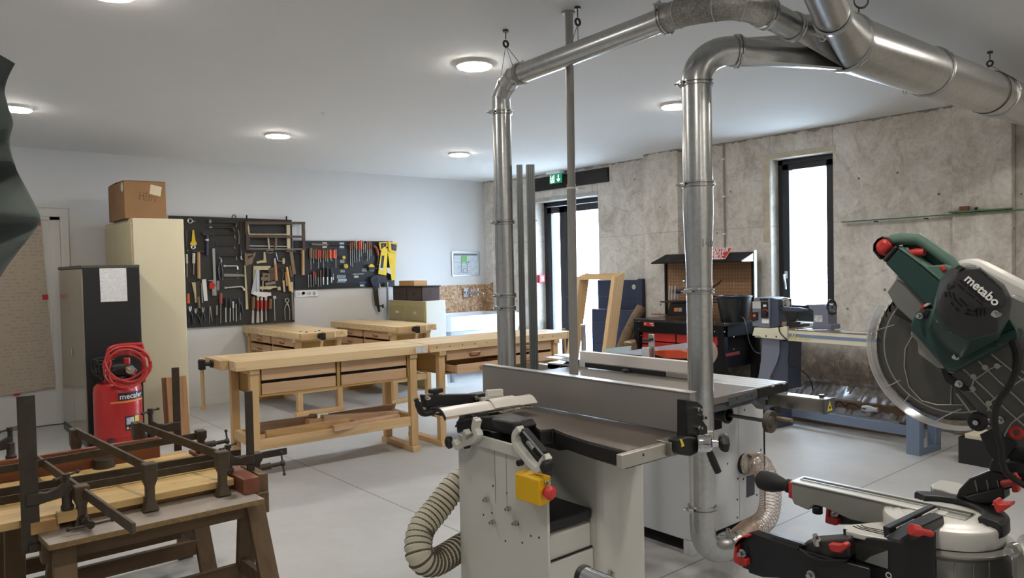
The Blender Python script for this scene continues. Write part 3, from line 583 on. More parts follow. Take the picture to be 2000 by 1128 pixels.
T('marking_gauge', 'greyish marking gauge among the squares', 'gauge', [('stock', woodg, ('flat', [(511, 533), (525, 534), (526, 547), (523, 551), (521, 547), (516, 549), (509, 547), (508, 541), (512, 540)], .024)), ('beam', woodp, ('rod', (514, 546), (512.5, 568), 2.6)), ('window', hw, ('flat', [(516, 537), (522, 537.5), (522, 541), (515, 541)], .0245, .0121))])
T('oil_stone', 'grey oblong block tilted below the marking gauge', 'stone', [('stone', mat('grey_stone', (122, 116, 106), .8, var=.1), ('flat', [(516.5, 552), (536, 548.5), (537, 553.5), (518, 558)], .026))])
T('curved_gauge', 'pale wooden tool with a rounded end lying level', 'gauge', [('stem', woodp, ('flat', [(507, 559.5), (531, 558), (538, 558), (541, 561), (533, 562), (527, 565), (507, 564.5)], .014)), ('round_end', woodp, ('rod', (544, 560), (545, 566.5), 7))])
T('tack_hammer', 'small dark hammer with a pale stub handle', 'hammer', [('head', dks, ('bend', [(547, 527), (551, 526), (555, 524.5)], 2.4), ('bend', [(551, 526), (553, 535), (551, 545)], 2.4)), ('handle', woodp, ('flat', [(551.5, 547), (554.5, 547), (556.5, 569.5), (553, 569.5)], .014))])
T('turned_handle', 'long yellowish turned handle beside the pale short one', 'handle', [('handle', wood('yellow_wood', (222, 188, 122), (180, 140, 84), 2, .45), ('rod', (560, 521), (567, 568), 4.6, .028, 6))])
T('turned_handle', 'paler short turned handle partly behind the yellowish one', 'handle', [('handle', woodh, ('rod', (558, 531), (560.5, 558), 4, .016))])
T('cross_hammer', 'old hammer with a wide brown head and brown handle', 'hammer', [('head', woodd, ('flat', [(555, 490), (562, 487), (575, 487), (575, 492.5), (561, 492.5)], .026)), ('handle', woodg, ('flat', [(564.5, 492), (570.5, 492), (577, 535), (571, 536)], .02, .018))])
T('loose_handle', 'grey brown wooden handle behind the old wide hammer', 'handle', [('handle', woodg, ('rod', (566.5, 518), (569, 540), 5, .012))])
T('loose_handle', 'whitish worn handle at the edge of the charcoal board', 'handle', [('handle', cream_h, ('rod', (569.5, 550), (570.5, 571), 4.6))])
stick('wood_chisel', 'brown handled chisel with a bright square tip, first of the chisels', 'chisel', 494.5, 579, 602, 7, 631, 4.6, woodm, lts, -.8, None, True)
stick('wood_chisel', 'widest red handled chisel with a pale cap', 'chisel', 503.5, 586, 604, 5, 630, 5.4, red_h, lts, 0, None, True, cream_h)
stick('wood_chisel', 'middle red handled chisel of the three', 'chisel', 511, 586, 603, 5, 629, 4, red_h, lts, .3, None, True, cream_h)
stick('wood_chisel', 'narrowest red handled chisel of the three', 'chisel', 519, 586, 603, 5, 626, 2, red_h, lts, .6, None, True, cream_h)
stick('wood_chisel', 'brown handled chisel with a dark blade, last of the chisels', 'chisel', 528, 583, 603, 6, 625, 3, woodm, dks, -1.5, None, True)
T('needle_awl', 'thin awl with a small pale square knob', 'awl', [('knob', cream_h, ('flat', [(533, 577.5), (538, 577.5), (538, 583), (533, 583)], .02)), ('blade', lts, ('rod', (535.5, 583), (537, 626), 1.8))])
T('pincers', 'grey pincers with long open legs', 'pincers', [('jaw', mds, ('ring', (560.5, 586.5), 4, 2.4)), ('leg', mds, ('bend', [(562, 590), (556, 602), (557, 624)], 2.5)), ('leg', mds, ('bend', [(560, 590), (565, 604), (565.5, 624)], 2.5))])
T('drawknife', 'pale grey blade hanging along the end of the charcoal board', 'blade', [('blade', mds, ('flat', [(569, 572), (572, 573), (574.5, 607), (575, 624), (571, 624.5), (569.5, 600)], .006))])
T('rope_ring', 'small black ring on the top edge of the charcoal board', 'ring', [('ring', rub, ('ring', (457, 423), 3.6, 1.6, -.004))])
for x, y, lb in ((482, 423, 'dark peg on the board top above the frame saw grip'), (559.5, 425, 'dark peg on the board top above the pale saw upright')):
    tag(MB().cyl(wp(x, y+5, .0), wp(x, y-3, .02), .009).build('peg', blk_h), lb, 'peg')
T('joiner_hammer', 'hammer with a clean pale handle beside the black perforated board', 'hammer', [('head', mds, ('ball', (587.5, 493), 1.4, .03)), ('handle', woodh, ('rod', (591.5, 488), (592, 537), 6, .03))])
# black perforated board
G_ = 'screwdrivers and files on the black board'
UP = [(606.5, 484, woodg, 526, 7), (612, 487, woodm, 514, 4), (616.5, 486, woodm, 506, 4), (621.5, 487, red_h, 524, 4.4), (625.5, 488, red_h, 512, 4), (631, 487, woodm, 522, 4.6), (635.5, 488, dred_h, 510, 3.6), (639.5, 487, woodm, 512, 3.6), (644.8, 487, org_h, 508, 4.6), (647.6, 489, red_h, 511, 3), (652, 488, org_h, 505, 4.4), (655.5, 487, org_h, 523, 3.6)]
nmz = {id(woodg): 'thick grey brown', id(woodm): 'brown wooden', id(red_h): 'red', id(dred_h): 'dull red', id(org_h): 'orange', id(blk_h): 'black', id(mds): 'slim grey', id(woodh): 'pale wooden'}
from collections import Counter
def row(items, where, yb):
    cnt = Counter(id(i[2]) for i in items)
    for x, y0, m_, y2, w_ in items:
        n_ = nmz[id(m_)]; many = cnt[id(m_)] > 1
        stick('screwdriver', f'screwdriver with {"an" if n_[0] == "o" else "a"} {n_} handle in the {where}', 'screwdriver', x, y0, yb, w_, y2, 1.6 if m_ is not blk_h else 3, m_, lts if m_ is blk_h else mds, .6, f'{n_} handled screwdrivers in the {where}' if many else None)
row(UP, 'upper row beneath the level long file', 504)
LO = [(601.8, 536, mds, 561, 2.4), (606.8, 536, mds, 560, 2.2), (612.3, 530, red_h, 559, 3.6), (616.2, 532, dred_h, 555, 2.8), (626, 527, woodm, 559, 2.8), (631, 522, blk_h, 555.5, 4), (639, 522, blk_h, 555.5, 4.6), (646.8, 524, blk_h, 552, 4)]
row(LO, 'lower row of the black perforated board', 541)
stick('round_file', 'plain dark round file in the lower row of the black board', 'file', 621.5, 528, 541, 2, 559, 2, dks, mds)
stick('short_driver', 'shortest small driver at the end of the lower row', 'screwdriver', 650.7, 534, 541, 2, 546.5, 2.4, mds, lts)
FI = [(684, 473.5, dred_h, 519, 3.6), (687.8, 472.5, woodm, 521, 3.4), (691.7, 471.5, woodm, 512, 3.2), (696, 470.5, woodh, 512, 3.6), (701, 472, red_h, 510, 3.6), (705, 469, org_h, 501, 4.4), (709.7, 471, mds, 494, 2), (713.2, 475, mds, 493, 2), (716.8, 471, woodm, 509, 3.4), (720.6, 471, woodm, 506, 3.2), (724, 472, dred_h, 500, 2.6)]
row(FI, 'top row beside the yellow saws', 486.5)
T('long_file', 'long file with a brown wooden grip lying level along the top', 'file', [('handle', woodg, ('rod', (608, 477), (640, 478), 4.6)), ('blade', dks, ('rod', (640, 478), (682, 478), 2.6)), ('ferrule', mds, ('ball', (642, 478), .7, .016), ('ball', (647, 478), .7, .016), ('ball', (676, 478), .7, .016))])
labm = printed('card_print', (206, 208, 210), (90, 92, 98), .018, (0, 2), .012, .7, .3); labb = printed('blue_card_print', (186, 206, 226), (60, 90, 140), .018, (0, 2), .012, .7, .3); labg = printed('grey_card_print', (140, 152, 156), (66, 70, 74), .018, (0, 2), .012, .7, .3)
for x0, x1, y0, y1, m_, lb in ((629.5, 638.5, 473, 476.5, labm, 'upper white card by the grip of the level long file'), (629.5, 638.5, 480, 483.5, labm, 'lower white card by the grip of the level long file'), (663, 672, 473.5, 477, labm, 'white card by the tip of the level long file'), (663, 672, 479.5, 484, labb, 'bluish card by the tip of the level long file'),
        (664, 672.5, 507, 513, labg, 'grey card under the upper yellow roll'), (664.5, 673.5, 526.5, 531.5, labg, 'grey card under the lower yellow roll'), (658, 675, 536.5, 543.5, labg, 'largest grey card low on the black board'), (660.5, 677, 544.5, 548.5, labb, 'pale blue card directly under the largest grey card'), (658.5, 675, 549, 551.5, labg, 'thin grey card lowest of the stack'),
        (706.5, 716, 524, 530, labg, 'grey card beside the half round tape measure'), (722, 731, 525, 530, labg, 'grey card under the half round tape measure'), (691.5, 700, 537.5, 542, labm, 'white card under the small level tool'), (703, 711, 555.5, 559, labm, 'white card on the bottom edge of the black board')):
    tag(MB().prism([wp(x0, y0, .001), wp(x1, y0, .001), wp(x1, y1, .001), wp(x0, y1, .001)], (0, -.002, 0)).build('label_card', m_), lb, 'label')
blueb = mat('blue_print', (52, 78, 140), .5)
tag(MB().prism([wp(700.5, 550.5, .001), wp(717.5, 549.5, .001), wp(716, 553, .001), wp(702, 553.5, .001)], (0, -.003, 0)).build('blue_strip', blueb), 'small blue strip above a white card near the dark handled saw', 'label')
for x, y, R_, lb in ((671.5, 502.5, 4, 'upper small yellow roll on the black board'), (675.5, 519.5, 5, 'lower small yellow roll on the black board')):
    T('tape_roll', lb, 'tape roll', [('roll', yel, ('ring', (x, y), R_*.62, R_*.75, .03)), ('core', cream_h, ('rod', (x, y), (x+.01, y+R_*.3), R_*.8, .03))])
T('tape_measure', 'half round yellow and black tape measure', 'tape measure', [('case', yel, ('flat', [(718.5, 520), (720, 517), (724, 515.5), (728, 517.5), (729.5, 521), (719, 522)], .03)), ('base', blk_h, ('flat', [(718, 521.5), (730, 521), (730.5, 526), (718, 527)], .034)), ('button', lts, ('ball', (735, 523.5), .9, .02))])
T('small_level', 'small bright tool lying level above a white card', 'tool', [('bar', lts, ('rod', (689, 535.5), (710, 534.5), 2.2)), ('tip', mds, ('rod', (684, 536.5), (689, 535.5), .8))])
T('pruning_saw', 'folding saw with a curved red grip next to the yellow saws', 'saw', [('handle', dred_h, ('bend', [(729.5, 480), (734.5, 484), (737.5, 492), (738.5, 499)], 6)), ('blade', dks, ('bend', [(738.5, 499), (738.5, 508), (736, 517)], 3.4))])
sleeve = mat('yellow_sleeve', (226, 196, 44), .4, var=.05, vs=12)
for lb, hp, op, bp, dp in (('yellow hand saw in its sleeve, the one beside the red grip', [(739, 473), (755, 472), (755.5, 481), (750, 485), (744, 490), (741, 487)], [(742, 475), (753, 474.5), (753, 481), (747, 483), (743, 487)], [(744, 489), (750, 484), (756.5, 485), (754, 537.5), (738, 534.5)], [(745, 499), (750, 498.5), (747.5, 523), (742, 523)]),
                       ('yellow hand saw in its sleeve at the end of the black board', [(757, 471), (766, 473), (774.5, 475), (774, 484), (772, 494), (762, 493), (757.5, 488)], [(762, 475), (773, 478), (772, 490), (763, 488)], [(756.5, 490), (772.5, 494), (771.5, 545), (764.5, 547.5)], [(760, 506), (767, 507), (768, 517), (761, 516)])):
    T('sleeved_saw', lb, 'saw', [('handle', yel, ('flat', hp, .022, .03)), ('grip_inset', blk_h, ('flat', op, .0225, .0305)), ('sleeve', sleeve, ('flat', bp, .01, .03)), ('print', blk_h if '739' in str(hp[0][0]) else yel, ('flat', dp, .0102, .0302)), ('hole', whp, ('ball', (749, 479) if hp[0][0] == 739 else (769.5, 483), 1.0, .052)), ('badge', cream_h, ('flat', [(x+dp[0][0]-5, y+dp[0][1]+17) for x, y in ((0, 0), (5, -1), (8, 5), (9, 13), (0, 9))], .0101, .0301))])
T('dark_hand_saw', 'dark hand saw with a navy grip hanging below the black board', 'saw', [('handle', blue_h, ('flat', [(722, 545), (727, 539), (738, 537), (742, 541), (740, 552), (738, 558), (728, 560), (724, 553)], .022, .02)), ('grip_inset', hw, ('flat', [(728, 544), (737, 541), (736, 550), (729, 552)], .0225, .0205)), ('blade', mat('dark_brown_saw_sleeve', (52, 44, 38), .5, var=.15), ('flat', [(727, 558), (737, 556), (740, 590), (742.5, 608), (739, 609.5), (735.5, 598), (732.5, 597)], .006, .026)), ('wing_nut', blk_h, ('rod', (738, 597), (746, 597), 3, .03), ('rod', (747.5, 594), (748, 601), 4, .03))])
T('white_rod', 'short thin white rod beside the grip of the dark saw', 'rod', [('rod', whp, ('rod', (740, 549), (742.5, 562), 2, .03))])
# things along the wall to the corner
al = mat('aluminium', (176, 178, 180), .35, .85, var=.05, vs=12)
a, b_ = PY(755, 551, 8.695), PY(749, 660, 8.60); b_.z = .60
o = MB().bar(PY(756, 551, 8.672), V((b_.x-.03, 8.45, 0)), .036, .012, (1, 0, 0)).build('straightedge', al); tag(o, 'long aluminium straightedge leaning on the wall beside the drawer cabinet', 'straightedge')
sk = thing('socket_strip', PY(595, 575, YB), 'white four gang socket strip below the black board', 'socket')
sw = mat('white_plastic', (226, 226, 228), .4, var=.01)
MB().prism([PY(575.5, 567, YB), PY(619, 565, YB), PY(620, 578, YB), PY(576, 580.5, YB)], (0, -.012, 0)).build('plate', sw, sk, .003)
for i in range(4):
    p_ = PY(582+i*10.6, 573.2-i*.55, YB-.012); MB().lathe(p_, (0, -1, 0), [(.027, 0), (.029, .003), (.023, .003), (.021, -.003)], 24).build('socket', sw, sk)
pl = thing('floor_plan', PY(910, 538, YB), 'framed evacuation floor plan with a green block near the corner', 'sign')
q = [PY(882.5, 492, YB-.008), PY(935.5, 491.5, YB-.008), PY(936.5, 536, YB-.008), PY(884, 538.5, YB-.008)]
fr_ = MB()
for i in range(4): fr_.bar(q[i], q[(i+1) % 4], .016, .016, (0, 1, 0))
fr_.build('frame', al, pl); MB().prism([V((v.x, YB, v.z)) for v in q], (0, -.006, 0)).build('sheet', printed('plan_paper', (200, 208, 214), (130, 140, 150), .03, (0, 2), .05, .35, .55), pl)
def pq(x0, y0, x1, y1, dy=.0065): return [PY(x0, y0, YB-dy), PY(x1, y0, YB-dy), PY(x1, y1, YB-dy), PY(x0, y1, YB-dy)]
MB().prism(pq(886, 495.5, 932, 498.5), (0, -.001, 0)).build('title_band', mat('grey_print', (96, 104, 112), .6), pl)
MB().prism(pq(901.5, 500, 912, 512), (0, -.001, 0)).build('green_block', mat('green_print', (120, 190, 110), .6), pl)
pr = MB()
for x0, y0, x1, y1 in ((901, 499.5, 912.5, 500), (901, 531, 912.5, 531.6), (901, 500, 901.7, 531.5), (911.8, 512, 912.5, 531), (901, 513, 912, 513.5), (905, 524, 912, 524.5), (904.6, 524, 905.2, 531), (914, 510.5, 916, 512.5)): pr.prism(pq(x0, y0, x1, y1, .0068), (0, -.001, 0))
pr.build('plan_lines', mat('dark_print', (60, 66, 74), .6), pl)
# ---------------------------------------------------------------- sink corner
kh = mat('khaki_enamel', (176, 166, 126), .5, var=.04, vs=4); khd = mat('khaki_drawer', (168, 158, 118), .5, var=.04, vs=4)
offw = mat('offwhite_enamel', (216, 218, 212), .5, var=.02, vs=3)
t = thing('drawer_cabinet', (5.27, 8.19, 0), 'pale metal drawer cabinet with khaki fronts carrying the dark chest', 'cabinet')
MB().box(5.13, 5.42, 7.72, 8.60, 0, 1.10).build('body', offw, t, .005)
MB().box(5.118, 5.13, 7.72, 8.60, 0, 1.10).build('front_frame', kh, t, .003)
for i, (y0, y1) in enumerate(((7.745, 8.14), (8.18, 8.575))):
    for k in range(5):
        z1 = 1.045-k*.205
        d_ = MB().box(5.108, 5.12, y0, y1, z1-.19, z1).build('drawer', khd, t, .003)
        yc = (y0+y1)/2
        MB().cbox((5.104, yc, z1-.095), .01, .07 if i else .05, .03).build('card_holder', mat('drawer_label', (206, 198, 176), .6, var=.1), d_)
dkw = wood('dark_chest_wood', (74, 58, 54), (44, 32, 30), 1, .4)
t = thing('wooden_chest', (5.27, 8.2, 1.1), 'small dark wooden chest of drawers on the pale drawer cabinet', 'chest')
MB().box(5.145, 5.41, 7.83, 8.53, 1.100, 1.275).build('body', dkw, t, .003)
MB().box(5.13, 5.42, 7.815, 8.545, 1.275, 1.29).build('lid', mat('near_black_lid', (34, 28, 30), .3, var=.1), t, .003)
for y0 in (7.85, 8.19):
    d_ = MB().box(5.138, 5.147, y0, y0+.32, 1.115, 1.262).build('drawer', dkw, t, .002)
    MB().ball((5.134, y0+.16, 1.19), .011, 10).build('knob', hw, d_)
o = MB().box(5.15, 5.35, 8.02, 8.38, 1.29, 1.355).build('carton', mat('tan_cardboard', (196, 152, 104), .8, var=.06, vs=6), bev=.002); tag(o, 'small flat tan carton on the dark wooden chest', 'box')
def osb_mat():
    m, nt, b = nodes('chipboard_strands'); vec = coords(nt, (1, 1, 1))
    vo = N(nt, 'ShaderNodeTexVoronoi', Scale=22.); nt.links.new(coords(nt, (1, 1, 2.2), (0, .6, 0)), vo.inputs['Vector'])
    vo2 = N(nt, 'ShaderNodeTexVoronoi', Scale=26.); nt.links.new(coords(nt, (2.4, 1, 1), (0, .5, 0)), vo2.inputs['Vector'])
    s1 = N(nt, 'ShaderNodeSeparateColor'); nt.links.new(vo.outputs['Color'], s1.inputs[0]); s2 = N(nt, 'ShaderNodeSeparateColor'); nt.links.new(vo2.outputs['Color'], s2.inputs[0])
    a = ramp(nt, s1.outputs[0], [(0, lin((128, 92, 62))), (.5, lin((172, 134, 98))), (1, lin((208, 178, 146)))])
    c = mixc(nt, .5, a, ramp(nt, s2.outputs[1], [(0, lin((132, 96, 66))), (.6, lin((178, 142, 108))), (1, lin((214, 188, 160)))]))
    nt.links.new(c, b.inputs['Base Color']); b.inputs['Roughness'].default_value = .7; return m
o = MB().box(5.75, 6.855, YB-.016, YB-.0005, .84, 1.262).build('strand_board', osb_mat()); tag(o, 'strand board splash panel on the wall behind the sink tap', 'panel')
o = MB().prism([(6.842, YB-.017, .84), (6.842, YB-.017, 1.235), (6.842, 8.535, 1.29), (6.842, 8.535, .84)], (.014, 0, 0)).build('strand_board', MATS.get('strand2') or osb_mat()); tag(o, 'narrow strand board side panel in the corner by the sink', 'panel')
# tap
t = thing('wall_tap', (6.45, YB-.02, 1.06), 'chrome mixer tap on the strand board above the white sink', 'tap')
c0 = PY(909, 571, YB-.016)
MB().cbox((c0.x, YB-.03, c0.z), .10, .028, .14).build('mount_plate', chrome, t, .004)
b_ = MB().cyl((c0.x, YB-.04, c0.z), (c0.x, YB-.07, c0.z), .03); b_.cyl((c0.x-.0, YB-.07, c0.z), (c0.x+.2, YB-.07, c0.z+.0), .018); b_.cyl((c0.x+.02, YB-.07, c0.z), (c0.x+.02, YB-.01, c0.z), .02); b_.cyl((c0.x+.16, YB-.07, c0.z), (c0.x+.16, YB-.01, c0.z), .02)
b_.build('body', chrome, t)
MB().tube(bez([(c0.x+.17, YB-.07, c0.z), (c0.x+.175, YB-.16, c0.z), (c0.x+.175, YB-.22, c0.z-.01), (c0.x+.175, YB-.22, c0.z-.08)], 5), .011).build('spout', chrome, t)
for dx in (.06, .19):
    h = MB().cyl((c0.x+dx, YB-.07, c0.z-.055), (c0.x+dx, YB-.07, c0.z+.055), .008); h.cyl((c0.x+dx-.05, YB-.095, c0.z), (c0.x+dx+.05, YB-.095, c0.z), .008); h.cyl((c0.x+dx, YB-.06, c0.z), (c0.x+dx, YB-.10, c0.z), .012)
    h.build('handle', chrome, t)
# sink
cer = mat('white_ceramic', (224, 226, 230), .2, var=.01, coat=.3)
t = thing('trough_sink', (6.2, 8.3, 0), 'wide white trough sink standing in the corner', 'sink')
x0, x1, y0, y1 = 5.62, 6.80, 7.90, 8.70
s_ = MB(); s_.box(x0, x1, y0, y0+.05, .67, .87).box(x0, x1, y1-.04, y1, .67, .87).box(x0, x0+.05, y0+.05, y1-.04, .67, .87).box(x1-.05, x1, y0+.05, y1-.04, .67, .87).box(x0+.05, x1-.05, y0+.05, y1-.04, .67, .70)
s_.build('basin', cer, t, .008)
MB().box(x0+.01, x1-.01, y0+.01, y1, .60, .67).build('apron', mat('pale_blue_grey_steel', (178, 190, 204), .35, .4, var=.03), t, .004)
for x in (x0+.06, x1-.06):
    for y in (y0+.08, y1-.08): MB().cbox((x, y, .30), .04, .04, .60).build('leg', mat('grey_frame_tube', (120, 124, 130), .4, .6), t)
MB().cyl(((x0+x1)/2, 8.25, .67), ((x0+x1)/2, 8.25, .36), .03).build('drain_pipe', offw, t)
a = PZ(924, 605, .885); o = MB().box(a.x-.04, 6.78, 7.93, 8.12, .8705, .885).build('plank', wood('sink_plank', (176, 130, 96), (134, 92, 62), 0)); tag(o, 'thin reddish plank lying across the white sink', 'plank')
# ---------------------------------------------------------------- joiner's benches (drawers at local -y, vise at local +x)
beech = wood('bench_beech', (216, 184, 138), (186, 148, 102), 0, .42, glue=.06); beech_t = wood('bench_beech_top', (226, 200, 156), (204, 170, 122), 0, .38, glue=.055)
beech_v = wood('bench_beech_upright', (210, 176, 128), (180, 140, 94), 2, .45); beech_y = wood('bench_beech_cross', (212, 180, 132), (182, 144, 98), 1, .45)
drw = wood('drawer_beech', (206, 172, 136), (176, 136, 98), 0, .48, glue=.09); ply = mat('yellow_plywood', (172, 138, 78), .6, var=.08, vs=4)
gapm = mat('dark_gap', (16, 14, 12), .9)
LB_, WB_, HB_, TH_ = 1.56, .545, .868, .068
def bench(loc, rz, lb, handles=True, pulled=(), dogs=False):
    t = thing('workbench', loc, lb, 'workbench', None, rz); L_, W_ = LB_, WB_
    top = MB().box(0, L_, 0, W_, HB_-TH_, HB_).build('bench_top', beech_t, t, .003, True)
    dg_ = MB()
    for i in range(11): dg_.cyl((.07+i*.13, -.0006, HB_-.03), (.07+i*.13, .004, HB_-.03), .0055, n=10)
    dg_.build('dog_holes', hw, top, 0, True)
    jw = MB().prism([(L_+.004, 0, HB_), (L_+.058, 0, HB_), (L_+.058, W_*.68, HB_), (L_+.03, W_*.72, HB_), (L_+.004, W_*.72, HB_)], (0, 0, -TH_)).build('vise_jaw', beech_y, t, .003, True)
    vy = .20
    MB().cyl((L_+.058, vy, HB_-.034), (L_+.12, vy, HB_-.034), .016).lathe((L_+.06, vy, HB_-.034), (1, 0, 0), [(.03, 0), (.03, .015), (.018, .02)], 20).build('vise_screw', blkpl, t, 0, True)
    MB().cbox((L_+.135, vy, HB_-.036), .045, .045, .075).build('vise_head', blkpl, t, .006, True)
    MB().cyl((L_+.135, vy, HB_-.0), (L_+.12, vy-.05, HB_-.36), .013).cyl((L_+.1205, vy-.048, HB_-.345), (L_+.1195, vy-.052, HB_-.37), .019).cyl((L_+.1365, vy+.003, HB_+.012), (L_+.135, vy, HB_-.004), .017).build('vise_handle', beech_v, t, 0, True)
    for x in (.10, L_-.165):
        for y in (.02, W_-.075): MB().box(x, x+.06, y, y+.055, .045, HB_-TH_-.035).build('leg', beech_v, t, .003, True)
        MB().box(x-.005, x+.065, -.005, W_-.0, 0, .045).build('foot', beech_y, t, .004, True)
        MB().box(x-.004, x+.064, .0, W_-.01, HB_-TH_-.035, HB_-TH_).build('bearer', beech_y, t, .003, True)
        MB().box(x+.01, x+.05, .075, W_-.075, .23, .30).build('rail', beech_y, t, .003, True)
    for y in (.022, W_-.062): MB().box(.16, L_-.165, y, y+.035, .215, .29).build('stretcher', beech, t, .003, True)
    MB().box(.16, L_-.165, .057, W_-.062, .222, .236).build('shelf', beech, t, 0, True)
    x0, x1 = .163, L_-.168; y0, y1 = .045, W_-.035; z0, z1 = .60, HB_-TH_
    c = MB(); c.box(x0, x0+.015, y0, y1, z0, z1).box(x1-.015, x1, y0, y1, z0, z1).box(x0, x1, y0, y1, z0-.004, z0+.010)
    xm = (x0+x1)/2; c.box(xm-.012, xm+.012, y0, y1, z0, z1); c.build('carcass', ply, t, 0, True)
    MB().box(x0+.01, x1-.01, y1-.03, y1-.02, z0+.004, z1-.002).build('gap_shade_sheet', gapm, t, 0, True)  # near-black sheet added so the gaps between drawers show painted shade
    for ci, (a, b) in enumerate(((x0+.021, xm-.019), (xm+.019, x1-.021))):
        for ri, (c0_, c1_) in enumerate(((z1-.086, z1-.004), (z0+.012, z1-.110))):
            out = .15 if (ci, ri) in pulled else 0
            f0 = y0-.022-out
            d = MB().box(a, b, f0, f0+.02, c0_, c1_).box(a+.006, a+.018, f0+.02, f0+.40, c0_+.01, c1_-.01).box(b-.018, b-.006, f0+.02, f0+.40, c0_+.01, c1_-.01).box(a+.006, b-.006, f0+.39, f0+.40, c0_+.01, c1_-.01).box(a+.006, b-.006, f0+.02, f0+.40, c0_+.01, c0_+.016).build('drawer', drw, t, .002, True)
            # back of the same drawer box, as it shows from behind the bench
            bb = MB().box(a+.004, b-.004, y1-.018, y1-.002, c0_, c1_).build('drawer_back', drw, d, .001, True)
            if handles:
                xc, zc = (a+b)/2, (c0_+c1_)/2+.004
                h = MB().tube(bez([(xc-.052, f0, zc-.006), (xc-.048, f0-.02, zc+.004), (xc-.03, f0-.027, zc+.008), (xc+.03, f0-.027, zc+.008), (xc+.048, f0-.02, zc+.004), (xc+.052, f0, zc-.006)], 4), .009, 8)
                h.build('drawer_handle', wood('handle_wood', (198, 150, 112), (160, 108, 76), 0), d, 0, True)
                MB().tube(bez([(xc-.05, f0-.001, zc-.014), (xc-.04, f0-.001, zc-.024), (xc+.04, f0-.001, zc-.024), (xc+.05, f0-.001, zc-.014), (xc+.04, f0-.001, zc+.006), (xc-.04, f0-.001, zc+.006)], 3), .004, 6, True).build('handle_recess', mat('brown_edge', (120, 84, 60), .6), d, 0, True)
    if dogs:
        for dx, dy in ((.08, .12), (.08, .22), (.18, .10), (.16, .30)): MB().cyl((L_-dx, dy, HB_), (L_-dx, dy, HB_+.006), .013).build('bench_dog', blkpl, t, 0, True)
    return t
# C: long front bench seen from behind; D continues it; A and B stand end-on by the wall
benchC = bench((3.417-.005, 5.134+WB_, 0), pi-RAD(3.0), 'long pale workbench with the offcuts stacked on its lower shelf')
bc_ = benchC
benchC.location = V((1.858, 5.213, 0))+V((cos(-RAD(3))*LB_, sin(-RAD(3))*LB_, 0))+V((-sin(-RAD(3)), cos(-RAD(3)), 0))*WB_
benchD = bench((3.435, 5.134, 0), RAD(-1.4), 'workbench with a drawer pulled out, behind the steel pipes', True, ((0, 1),))
benchA = bench((3.20, 8.715, 0), -pi/2, 'workbench end-on to the wall under the charcoal board', True, (), True)
benchB = bench((4.28, 8.62, 0), -pi/2, 'workbench end-on to the wall beside the pale drawer cabinet', True, ((1, 0),) and ())
# label on the top edge of the near bench
o = MB().prism([PN(x, y, (3.38, 5.13, .84), (.052, -.9986, 0))+V((0, -.0011, 0)) for x, y in ((811, 678), (832, 675.5), (832.5, 687), (811.5, 689.5))], (0, .002, 0)).build('paper_label', printed('bench_label', (206, 204, 202), (120, 120, 126), .016, (0, 2), .012, .4), ); tag(o, 'white paper label on the front edge where two workbenches meet', 'label')
# offcuts on the shelf
oc = [wood('offcut_a', (196, 160, 112), (160, 120, 76), 0, .5), wood('offcut_b', (206, 172, 138), (168, 128, 96), 0, .5), wood('offcut_c', (176, 148, 124), (138, 110, 88), 0, .55)]
def stickp(lb, p0, p1, w, h, m_, up=(0, 0, 1)): return tag(MB().bar(p0, p1, w, h, up).build('offcut', m_, bev=.002), lb, 'offcut')
def sh(x, y, yy, z=None):
    p = PY(x, y, yy); return p
stickp('long yellowish offcut on the bench shelf, in front', PY(519, 849, 5.30), PY(682, 824, 5.24), .04, .062, oc[0])
stickp('reddish squared offcut sloping over the shelf stretcher', PY(650, 836, 5.20), PY(778, 813, 5.25), .05, .045, oc[1])
stickp('brown offcut resting level on other pieces of the pile', PY(629, 817, 5.38), PY(775, 808, 5.38), .07, .05, oc[1])
stickp('wide pale thin offcut tilted at the end of the pile', PY(640, 815, 5.52), PY(771, 795, 5.56), .012, .075, oc[2], (0, -.4, 1))
stickp('grey brown long offcut at the back of the shelf', PY(508, 834, 5.52), PY(604, 821, 5.50), .03, .075, oc[2])
stickp('short pale offcut with a sawn end on the shelf', PY(600, 823, 5.36), PY(690, 818, 5.45), .05, .04, oc[0])
stickp('small triangular offcut behind the short pale one', PY(604, 813, 5.47), PY(618, 813, 5.47), .04, .03, oc[2], (0, 1, 1))
# ---------------------------------------------------------------- glue-up on trestles
ZB = .56
tw = wood('trestle_wood', (120, 98, 74), (78, 60, 42), 2, .75); twx = wood('trestle_wood_x', (114, 92, 68), (74, 56, 40), 0, .75)
oak = wood('oak_panel', (214, 182, 124), (180, 142, 88), 0, .5, glue=.0); oake = wood('oak_batten', (186, 150, 98), (146, 110, 66), 0, .55)
redw = wood('red_hardwood', (140, 84, 58), (104, 58, 40), 0, .5); redy = wood('red_hardwood_cross', (134, 80, 58), (98, 54, 38), 1, .5)
iron = mat('rusty_clamp_iron', (88, 75, 60), .6, .3, var=.3, vs=22, bmp=.3, bs=90); irond = mat('dark_clamp_iron', (66, 58, 49), .55, .3, var=.25, vs=22)
mel = mat('grey_melamine', (166, 156, 146), .4, var=.03, vs=5); chip = mat('raw_chipboard', (138, 112, 76), .85, var=.3, vs=60)
def down(a, b):                                     # carry a leg on to the floor
    a, b = V(a), V(b); t_ = a.z/(a.z-b.z); return a+(b-a)*t_
